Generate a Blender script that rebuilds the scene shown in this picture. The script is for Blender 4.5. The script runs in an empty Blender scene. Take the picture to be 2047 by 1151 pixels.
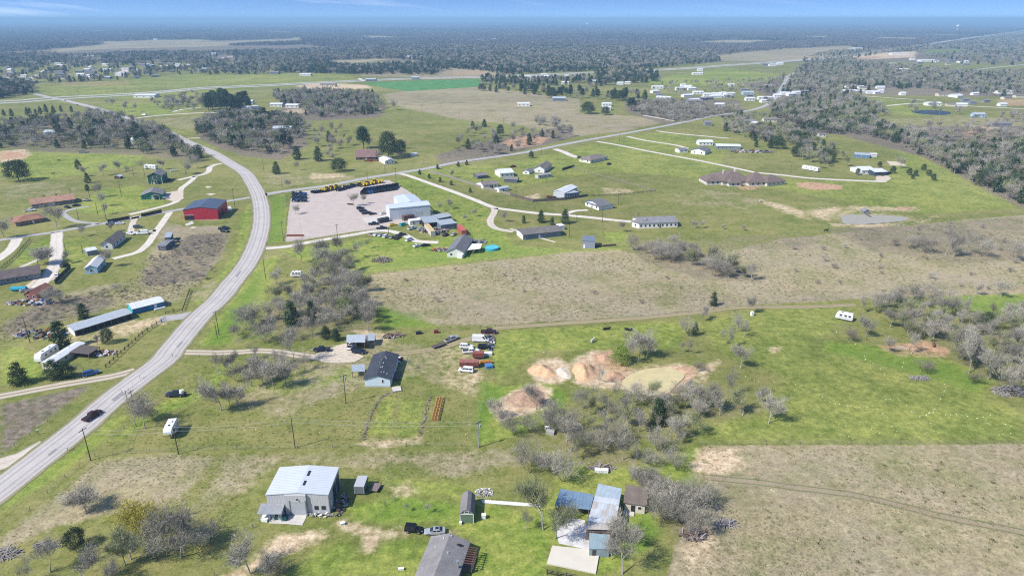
import bpy, bmesh, math, random
import numpy as np
from mathutils import Vector, Matrix

SC = bpy.context.scene
ROOT = SC.collection
RND = random.Random(7)
NP = np.random.RandomState(11)

# ------------------------------------------------------------------ camera, sky, sun, exposure
CAM_H = 108.0
PITCH = math.radians(21.5)
FPX = 1364.0
cam_d = bpy.data.cameras.new('camera')
cam_d.sensor_width = 36.0
cam_d.lens = 36.0 * FPX / 2047.0
cam_d.clip_start = 1.0
cam_d.clip_end = 90000.0
cam = bpy.data.objects.new('camera', cam_d)
cam.location = (0, 0, CAM_H)
cam.rotation_euler = (math.pi / 2 - PITCH, 0, 0)
ROOT.objects.link(cam)
SC.camera = cam

SUN_EL = math.radians(46.0)
SHADOW_AZ = math.radians(30.0)          # direction shadows fall, from +X towards +Y
sun_dir = Vector((math.cos(SHADOW_AZ) * math.cos(SUN_EL), math.sin(SHADOW_AZ) * math.cos(SUN_EL), -math.sin(SUN_EL)))
sl = bpy.data.lights.new('sun', 'SUN')
sl.energy = 4.2
sl.angle = math.radians(0.5)
sl.color = (1.0, 0.955, 0.89)
so = bpy.data.objects.new('sun', sl)
so.rotation_euler = sun_dir.to_track_quat('-Z', 'Y').to_euler()
so.location = (-400, -300, 600)
ROOT.objects.link(so)

SC.view_settings.view_transform = 'Standard'
SC.view_settings.look = 'None'
SC.view_settings.gamma = 1.0
SC.view_settings.use_curve_mapping = False
SC.view_settings.exposure = 0.50
SC.cycles.volume_bounces = 0
SC.cycles.max_bounces = 5
SC.cycles.diffuse_bounces = 2
SC.cycles.glossy_bounces = 2
SC.cycles.transparent_max_bounces = 6
SC.cycles.use_denoising = False
SC.cycles.pixel_filter_type = 'BLACKMAN_HARRIS'
SC.cycles.filter_width = 1.15

world = bpy.data.worlds.new('World')
SC.world = world
world.use_nodes = True
wt = world.node_tree
wt.nodes.clear()

def nd(t, kind, **kw):
  n = t.nodes.new(kind)
  ins = kw.pop('ins', {})
  for k, v in kw.items():
    setattr(n, k, v)
  for k, v in ins.items():
    if hasattr(v, 'is_output') or hasattr(v, 'links'):
      t.links.new(v, n.inputs[k])
    else:
      n.inputs[k].default_value = v
  return n

def mathn(t, op, a, b=None, c=None, clamp=False):
  n = t.nodes.new('ShaderNodeMath')
  n.operation = op
  n.use_clamp = clamp
  for i, v in enumerate((a, b, c)):
    if v is None:
      continue
    if hasattr(v, 'is_output'):
      t.links.new(v, n.inputs[i])
    else:
      n.inputs[i].default_value = v
  return n.outputs[0]

def mixc(t, fac, a, b, blend='MIX'):
  n = t.nodes.new('ShaderNodeMix')
  n.data_type = 'RGBA'
  n.blend_type = blend
  for i, v in ((0, fac), (6, a), (7, b)):
    if hasattr(v, 'is_output'):
      t.links.new(v, n.inputs[i])
    elif i == 0:
      n.inputs[0].default_value = v
    else:
      n.inputs[i].default_value = (v[0], v[1], v[2], 1)
  return n.outputs[2]

# sky: the Nishita model, read with its height angle stretched so the clear blue starts low over the horizon
tc = nd(wt, 'ShaderNodeTexCoord')
sx = nd(wt, 'ShaderNodeSeparateXYZ', ins={0: tc.outputs['Generated']})
zc = mathn(wt, 'MAXIMUM', sx.outputs[2], 0.0)
zr = mathn(wt, 'POWER', zc, 0.5)
zr = mathn(wt, 'MULTIPLY_ADD', zr, 1.5, 0.07)
cx = nd(wt, 'ShaderNodeCombineXYZ', ins={0: sx.outputs[0], 1: sx.outputs[1], 2: zr})
nv = nd(wt, 'ShaderNodeVectorMath', operation='NORMALIZE', ins={0: cx.outputs[0]})
sky = nd(wt, 'ShaderNodeTexSky', sky_type='NISHITA', sun_disc=False, sun_elevation=SUN_EL,
         sun_rotation=math.atan2(-sun_dir.x, -sun_dir.y), air_density=1.0, dust_density=0.6, ozone_density=2.0)
wt.links.new(nv.outputs[0], sky.inputs[0])
tint = mixc(wt, 1.0, sky.outputs[0], (0.84, 1.0, 1.20), 'MULTIPLY')
# thin high cloud streaks, laid out by direction on the sky
cd = nd(wt, 'ShaderNodeCombineXYZ')
az = mathn(wt, 'ARCTAN2', sx.outputs[0], sx.outputs[1])
wt.links.new(mathn(wt, 'MULTIPLY', az, 5.0), cd.inputs[0])
wt.links.new(mathn(wt, 'ADD', mathn(wt, 'MULTIPLY', zc, 75.0), mathn(wt, 'MULTIPLY', az, 5.5)), cd.inputs[1])
cn = nd(wt, 'ShaderNodeTexNoise', ins={'Vector': cd.outputs[0], 'Scale': 0.9, 'Detail': 5.0, 'Roughness': 0.55})
cm = nd(wt, 'ShaderNodeMapRange', ins={0: cn.outputs[0], 1: 0.54, 2: 0.80, 3: 0.0, 4: 0.6})
leftw = nd(wt, 'ShaderNodeMapRange', ins={0: az, 1: 0.1, 2: -0.45, 3: 0.15, 4: 1.0})
cm2 = mathn(wt, 'MULTIPLY', cm.outputs[0], leftw.outputs[0])
skyc = mixc(wt, cm2, tint, (7.2, 8.0, 9.0))
bg = nd(wt, 'ShaderNodeBackground', ins={0: skyc, 1: 0.12})
wo = nd(wt, 'ShaderNodeOutputWorld', ins={0: bg.outputs[0]})

# ------------------------------------------------------------------ helpers
cP, sP = math.cos(PITCH), math.sin(PITCH)

def at(u, v, z=0.0):
  """survey: the ground point that shows at a pixel of the photograph (real metres, camera at 108 m)"""
  x = (u - 1023.5) / FPX
  y = (v - 575.5) / FPX
  t = (CAM_H - z) / (sP + y * cP)
  return Vector((x * t, (cP - y * sP) * t, z))

def rise(u, v, vtop):
  """height in metres of something standing at pixel (u, v) whose top shows at row vtop"""
  g = at(u, v)
  y = (vtop - 575.5) / FPX
  # ray at vtop meets the vertical plane Y = g.y
  return max(0.3, CAM_H - g.y * (sP + y * cP) / (cP - y * sP))

ORD = ['', 'second ', 'third ', 'fourth ', 'fifth ', 'sixth ', 'seventh ', 'eighth ', 'ninth ', 'tenth ', 'eleventh ', 'twelfth ', 'thirteenth ', 'fourteenth ', 'fifteenth ', 'sixteenth ', 'seventeenth ', 'eighteenth ', 'nineteenth ', 'twentieth ']
def cell_labels(items, place, word='tallest', cols=4):
  """labels for (x, y, size, kind): by size within the part of the place it stands in"""
  xs_, ys_ = [i[0] / i[1] for i in items], [i[1] for i in items]
  def cell(i):
    c_ = min(cols - 1, int(cols * (i[0] / i[1] - min(xs_)) / (max(xs_) - min(xs_) + 1e-9))); q = min(2, int(3 * (i[1] - min(ys_)) / (max(ys_) - min(ys_) + 1e-9)))
    return ['front', 'middle', 'back'][q] + ' ' + {4: ['far left', 'left', 'right', 'far right'], 5: ['far left', 'left', 'centre', 'right', 'far right']}[cols][c_]
  by = {}
  for n, i in enumerate(items): by.setdefault((cell(i), i[3]), []).append((-i[2], n))
  out = [''] * len(items)
  for (c_, k), l in by.items():
    for r_, (_, n) in enumerate(sorted(l)):
      out[n] = (word + ' ' if r_ == 0 else ORD[r_] + word + ' ' if r_ < 20 else 'one of the smallest ') + k + ' at ' + c_ + ' of ' + place if len(l) > 1 else k + ' at ' + c_ + ' of ' + place
  return out

def tag(o, label=None, cat=None, group=None, kind=None):
  if label: o['label'] = label
  if cat: o['category'] = cat
  if group: o['group'] = group
  if kind: o['kind'] = kind
  return o

def empty(name, loc, rz=0.0, label=None, cat=None, group=None):
  o = bpy.data.objects.new(name, None)
  o.empty_display_size = 0.5
  o.location = loc
  o.rotation_euler = (0, 0, rz)
  ROOT.objects.link(o)
  return tag(o, label, cat, group)

def link(name, me, parent=None, loc=None, rz=None, scale=None):
  o = bpy.data.objects.new(name, me)
  ROOT.objects.link(o)
  if parent: o.parent = parent
  if loc is not None: o.location = loc
  if rz is not None: o.rotation_euler = (0, 0, rz)
  if scale is not None: o.scale = scale if hasattr(scale, '__len__') else (scale,) * 3
  return o

class MB:
  """collects faces for ONE mesh"""
  def __init__(s):
    s.v = []; s.f = []; s.m = []
  def face(s, pts, m=0):
    k = len(s.v)
    s.v += [tuple(p) for p in pts]
    s.f.append(tuple(range(k, k + len(pts)))); s.m.append(m)
  def box(s, x0, y0, z0, x1, y1, z1, m=0):
    k = len(s.v)
    s.v += [(x0, y0, z0), (x1, y0, z0), (x1, y1, z0), (x0, y1, z0), (x0, y0, z1), (x1, y0, z1), (x1, y1, z1), (x0, y1, z1)]
    for q in ((0, 3, 2, 1), (4, 5, 6, 7), (0, 1, 5, 4), (1, 2, 6, 5), (2, 3, 7, 6), (3, 0, 4, 7)):
      s.f.append(tuple(k + i for i in q)); s.m.append(m)
    return s
  def obox(s, c, ax, ay, hz, m=0):
    """oriented box: centre c, half vectors ax, ay, half height hz"""
    c = Vector(c); ax = Vector(ax); ay = Vector(ay); az = Vector((0, 0, hz))
    k = len(s.v)
    for zz in (-1, 1):
      for a, b in ((-1, -1), (1, -1), (1, 1), (-1, 1)):
        s.v.append(tuple(c + ax * a + ay * b + az * zz))
    for q in ((0, 3, 2, 1), (4, 5, 6, 7), (0, 1, 5, 4), (1, 2, 6, 5), (2, 3, 7, 6), (3, 0, 4, 7)):
      s.f.append(tuple(k + i for i in q)); s.m.append(m)
    return s
  def slab(s, pts, t, m=0):
    """a solid sheet: the outline pts (counter-clockwise from above) and thickness t downwards"""
    n = len(pts); k = len(s.v)
    s.v += [tuple(p) for p in pts] + [(p[0], p[1], p[2] - t) for p in pts]
    s.f.append(tuple(range(k, k + n))); s.m.append(m)
    s.f.append(tuple(range(k + 2 * n - 1, k + n - 1, -1))); s.m.append(m)
    for i in range(n):
      j = (i + 1) % n
      s.f.append((k + i, k + n + i, k + n + j, k + j)); s.m.append(m)
    return s
  def loft(s, rings, m=0, cap=True):
    n = len(rings[0]); k = len(s.v)
    for r in rings: s.v += [tuple(p) for p in r]
    for a in range(len(rings) - 1):
      for i in range(n):
        j = (i + 1) % n
        s.f.append((k + a * n + i, k + a * n + j, k + (a + 1) * n + j, k + (a + 1) * n + i)); s.m.append(m)
    if cap:
      s.f.append(tuple(k + i for i in reversed(range(n)))); s.m.append(m)
      e = k + (len(rings) - 1) * n
      s.f.append(tuple(e + i for i in range(n))); s.m.append(m)
    return s
  def tube(s, pts, radii, n=6, m=0, cap=True):
    rings = []
    for i, p in enumerate(pts):
      p = Vector(p)
      d = (Vector(pts[min(i + 1, len(pts) - 1)]) - Vector(pts[max(i - 1, 0)])).normalized()
      a = d.orthogonal().normalized() if abs(d.z) < 0.999 else Vector((1, 0, 0))
      b = d.cross(a)
      r = radii[i] if hasattr(radii, '__len__') else radii
      rings.append([p + (a * math.cos(2 * math.pi * q / n) + b * math.sin(2 * math.pi * q / n)) * r for q in range(n)])
    return s.loft(rings, m, cap)
  def cyl(s, x, y, z0, z1, r, n=10, m=0, r1=None):
    r1 = r if r1 is None else r1
    return s.loft([[(x + r * math.cos(2 * math.pi * q / n), y + r * math.sin(2 * math.pi * q / n), z0) for q in range(n)],
                       [(x + r1 * math.cos(2 * math.pi * q / n), y + r1 * math.sin(2 * math.pi * q / n), z1) for q in range(n)]], m)
  def mesh(s, name, mats, smooth=False):
    me = bpy.data.meshes.new(name)
    me.from_pydata(s.v, [], s.f)
    for x in (mats if isinstance(mats, (list, tuple)) else [mats]): me.materials.append(x)
    if any(s.m): me.polygons.foreach_set('material_index', s.m)
    if smooth: me.polygons.foreach_set('use_smooth', [True] * len(s.f))
    me.update()
    return me
  def build(s, name, mats, parent=None, smooth=False, loc=None, rz=None):
    return link(name, s.mesh(name, mats, smooth), parent, loc, rz)

def np_mesh(name, verts, tris, mats, midx=None):
  """mesh from numpy arrays; faces all of one length"""
  me = bpy.data.meshes.new(name)
  nv, (nf, k) = len(verts), tris.shape
  me.vertices.add(nv); me.loops.add(nf * k); me.polygons.add(nf)
  me.vertices.foreach_set('co', np.ascontiguousarray(verts, dtype=np.float32).ravel())
  me.loops.foreach_set('vertex_index', np.ascontiguousarray(tris, dtype=np.int32).ravel())
  me.polygons.foreach_set('loop_start', np.arange(0, nf * k, k, dtype=np.int32))
  me.polygons.foreach_set('loop_total', np.full(nf, k, dtype=np.int32))
  for x in (mats if isinstance(mats, (list, tuple)) else [mats]): me.materials.append(x)
  if midx is not None: me.polygons.foreach_set('material_index', np.ascontiguousarray(midx, dtype=np.int32))
  me.update(calc_edges=True)
  return me

# ------------------------------------------------------------------ materials
MATS = {}
def mat(name, col, rough=0.8, metal=0.0, noise=None, amt=0.15, bump=0.0, spec=0.3, rand=0.0, coord='Object'):
  """plain surface: base colour with a noise grain of size `noise` metres and strength amt; rand = variation per object"""
  if name in MATS: return MATS[name]
  m = bpy.data.materials.new(name); m.use_nodes = True
  t = m.node_tree; b = t.nodes['Principled BSDF']
  b.inputs['Roughness'].default_value = rough
  b.inputs['Metallic'].default_value = metal
  b.inputs['Specular IOR Level'].default_value = spec
  c = None
  if noise or rand:
    base = nd(t, 'ShaderNodeRGB'); base.outputs[0].default_value = (*col, 1)
    c = base.outputs[0]
  if noise:
    tcn = nd(t, 'ShaderNodeTexCoord')
    nz = nd(t, 'ShaderNodeTexNoise', ins={'Vector': tcn.outputs[coord], 'Scale': 1.0 / noise, 'Detail': 4.0, 'Roughness': 0.6})
    mr = nd(t, 'ShaderNodeMapRange', ins={0: nz.outputs[0], 1: 0.3, 2: 0.7, 3: 1 - amt, 4: 1 + amt})
    c = mixc(t, 1.0, c, mr.outputs[0], 'MULTIPLY')
    if bump:
      bp = nd(t, 'ShaderNodeBump', ins={'Height': nz.outputs[0], 'Strength': bump, 'Distance': 0.1})
      t.links.new(bp.outputs[0], b.inputs['Normal'])
  if rand:
    oi = nd(t, 'ShaderNodeObjectInfo')
    mr2 = nd(t, 'ShaderNodeMapRange', ins={0: oi.outputs['Random'], 1: 0, 2: 1, 3: 1 - rand, 4: 1 + rand})
    c = mixc(t, 1.0, c, mr2.outputs[0], 'MULTIPLY')
  if c is not None: t.links.new(c, b.inputs['Base Color'])
  else: b.inputs['Base Color'].default_value = (*col, 1)
  MATS[name] = m
  return m

def ribbed(name, col, pitch=0.6, axis=0, rough=0.45, metal=0.0, amt=0.12, stain=None, depth=0.03):
  """ribbed sheet metal: fine relief of ribs across one local axis, with weathering"""
  if name in MATS: return MATS[name]
  m = bpy.data.materials.new(name); m.use_nodes = True
  t = m.node_tree; b = t.nodes['Principled BSDF']
  b.inputs['Roughness'].default_value = rough; b.inputs['Metallic'].default_value = metal
  tcn = nd(t, 'ShaderNodeTexCoord')
  s = nd(t, 'ShaderNodeSeparateXYZ', ins={0: tcn.outputs['Object']})
  fr = mathn(t, 'FRACT', mathn(t, 'MULTIPLY', s.outputs[axis], 1.0 / pitch))
  rib = mathn(t, 'GREATER_THAN', fr, 0.82)
  nz = nd(t, 'ShaderNodeTexNoise', ins={'Vector': tcn.outputs['Object'], 'Scale': 0.7, 'Detail': 5.0, 'Roughness': 0.65})
  mr = nd(t, 'ShaderNodeMapRange', ins={0: nz.outputs[0], 1: 0.3, 2: 0.7, 3: 1 - amt, 4: 1 + amt})
  base = nd(t, 'ShaderNodeRGB'); base.outputs[0].default_value = (*col, 1)
  c = mixc(t, 1.0, base.outputs[0], mr.outputs[0], 'MULTIPLY')
  c = mixc(t, mathn(t, 'MULTIPLY', rib, 0.22), c, (0.10, 0.10, 0.11))
  if stain:
    n2 = nd(t, 'ShaderNodeTexNoise', ins={'Vector': tcn.outputs['Object'], 'Scale': 0.35, 'Detail': 6.0, 'Roughness': 0.7})
    k = nd(t, 'ShaderNodeMapRange', ins={0: n2.outputs[0], 1: 0.55, 2: 0.72, 3: 0, 4: 0.8})
    c = mixc(t, k.outputs[0], c, stain)
  t.links.new(c, b.inputs['Base Color'])
  bp = nd(t, 'ShaderNodeBump', ins={'Height': rib, 'Strength': 0.6, 'Distance': depth})
  t.links.new(bp.outputs[0], b.inputs['Normal'])
  MATS[name] = m
  return m

def shingle(name, col, amt=0.18):
  if name in MATS: return MATS[name]
  m = mat(name, col, rough=0.95, noise=0.35, amt=amt, bump=0.25, spec=0.15)
  t = m.node_tree; b = t.nodes['Principled BSDF']
  src = b.inputs['Base Color'].links[0].from_socket
  tcn = nd(t, 'ShaderNodeTexCoord')
  nz = nd(t, 'ShaderNodeTexNoise', ins={'Vector': tcn.outputs['Object'], 'Scale': 0.45, 'Detail': 3.0})
  mr = nd(t, 'ShaderNodeMapRange', ins={0: nz.outputs[0], 1: 0.3, 2: 0.7, 3: 0.86, 4: 1.14})
  t.links.new(mixc(t, 1.0, src, mr.outputs[0], 'MULTIPLY'), b.inputs['Base Color'])
  return m

WHITE = mat('white_siding', (0.72, 0.71, 0.68), noise=0.8, amt=0.06)
TRIM = mat('white_trim', (0.75, 0.75, 0.73))
CREAM = mat('cream_siding', (0.60, 0.54, 0.43), noise=0.8, amt=0.08)
GLASS = mat('window_glass', (0.02, 0.025, 0.03), rough=0.08, spec=0.6)
DARK = mat('dark_interior_shade', (0.025, 0.025, 0.027), rough=0.9)  # near-black: shade painted into open barns, bays, truck beds; also plain dark doors
WOOD = mat('weathered_wood', (0.16, 0.12, 0.09), rough=0.9, noise=0.5, amt=0.3)
POLEM = mat('pole_wood', (0.085, 0.068, 0.055), rough=0.9, noise=0.6, amt=0.25)
FENCEW = mat('fence_wood', (0.12, 0.10, 0.085), rough=0.9, noise=0.5, amt=0.3)
WIREM = mat('wire_metal', (0.30, 0.30, 0.30), rough=0.5, metal=0.3)
POSTM = mat('fence_post_wood', (0.14, 0.12, 0.10), rough=0.9)
RUBBER = mat('rubber', (0.015, 0.015, 0.016), rough=0.85)
STEEL = mat('galvanised_steel', (0.42, 0.43, 0.45), rough=0.4, metal=0.5)
RUST = mat('rust', (0.22, 0.085, 0.045), rough=0.9, noise=0.5, amt=0.35)
CONC = mat('concrete', (0.52, 0.49, 0.44), rough=0.9, noise=1.5, amt=0.12)
BROWNB = mat('brown_brick', (0.27, 0.16, 0.115), rough=0.9, noise=0.4, amt=0.2)

# ------------------------------------------------------------------ ground sheet with land cover
def axis_pos(fine, end, step0, rates):
  """coordinates from 0 outward: even steps up to `fine`, then growing"""
  out = [0.0]; d = 0.0
  while d < end:
    s = step0
    if d >= fine:
      r0, lim, r1 = rates
      s = step0 + r0 * (min(d, lim) - fine) + (r1 * (d - lim) if d > lim else 0)
    d += s
    out.append(d)
  return np.array(out)

ax = axis_pos(230, 32000, 1.5, (0.012, 1500, 0.035))
xs = np.concatenate([-ax[:0:-1], ax])
ay1 = axis_pos(320, 45000, 1.5, (0.014, 2500, 0.035)) + 80
ay0 = 80 - axis_pos(10, 3000, 4.0, (0.35, 1500, 0.5))[:0:-1]
ys = np.concatenate([ay0, ay1])
GX, GY = np.meshgrid(xs, ys)
NX, NY = len(xs), len(ys)

def px_poly(pts):
  return np.array([tuple(at(*p))[:2] for p in pts])

def poly_weight(poly, soft, X, Y):
  """1 inside, 0 outside, ramp of width `soft` metres over the edge"""
  w = np.zeros_like(X)
  x0, y0 = poly.min(0) - soft; x1, y1 = poly.max(0) + soft
  sel = (X >= x0) & (X <= x1) & (Y >= y0) & (Y <= y1)
  if not sel.any(): return w
  px, py = X[sel], Y[sel]
  inside = np.zeros(px.shape, bool); dmin = np.full(px.shape, 1e12)
  n = len(poly)
  for i in range(n):
    ax_, ay_ = poly[i]; bx, by = poly[(i + 1) % n]
    dx, dy = bx - ax_, by - ay_
    t = np.clip(((px - ax_) * dx + (py - ay_) * dy) / (dx * dx + dy * dy + 1e-9), 0, 1)
    dmin = np.minimum(dmin, (px - ax_ - t * dx) ** 2 + (py - ay_ - t * dy) ** 2)
    c = ((ay_ > py) != (by > py)) & (px < (bx - ax_) * (py - ay_) / (by - ay_ + 1e-12) + ax_)
    inside ^= c
  sd = np.sqrt(dmin) * np.where(inside, 1, -1)
  w[sel] = np.clip(0.5 + sd / soft, 0, 1)
  return w

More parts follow.
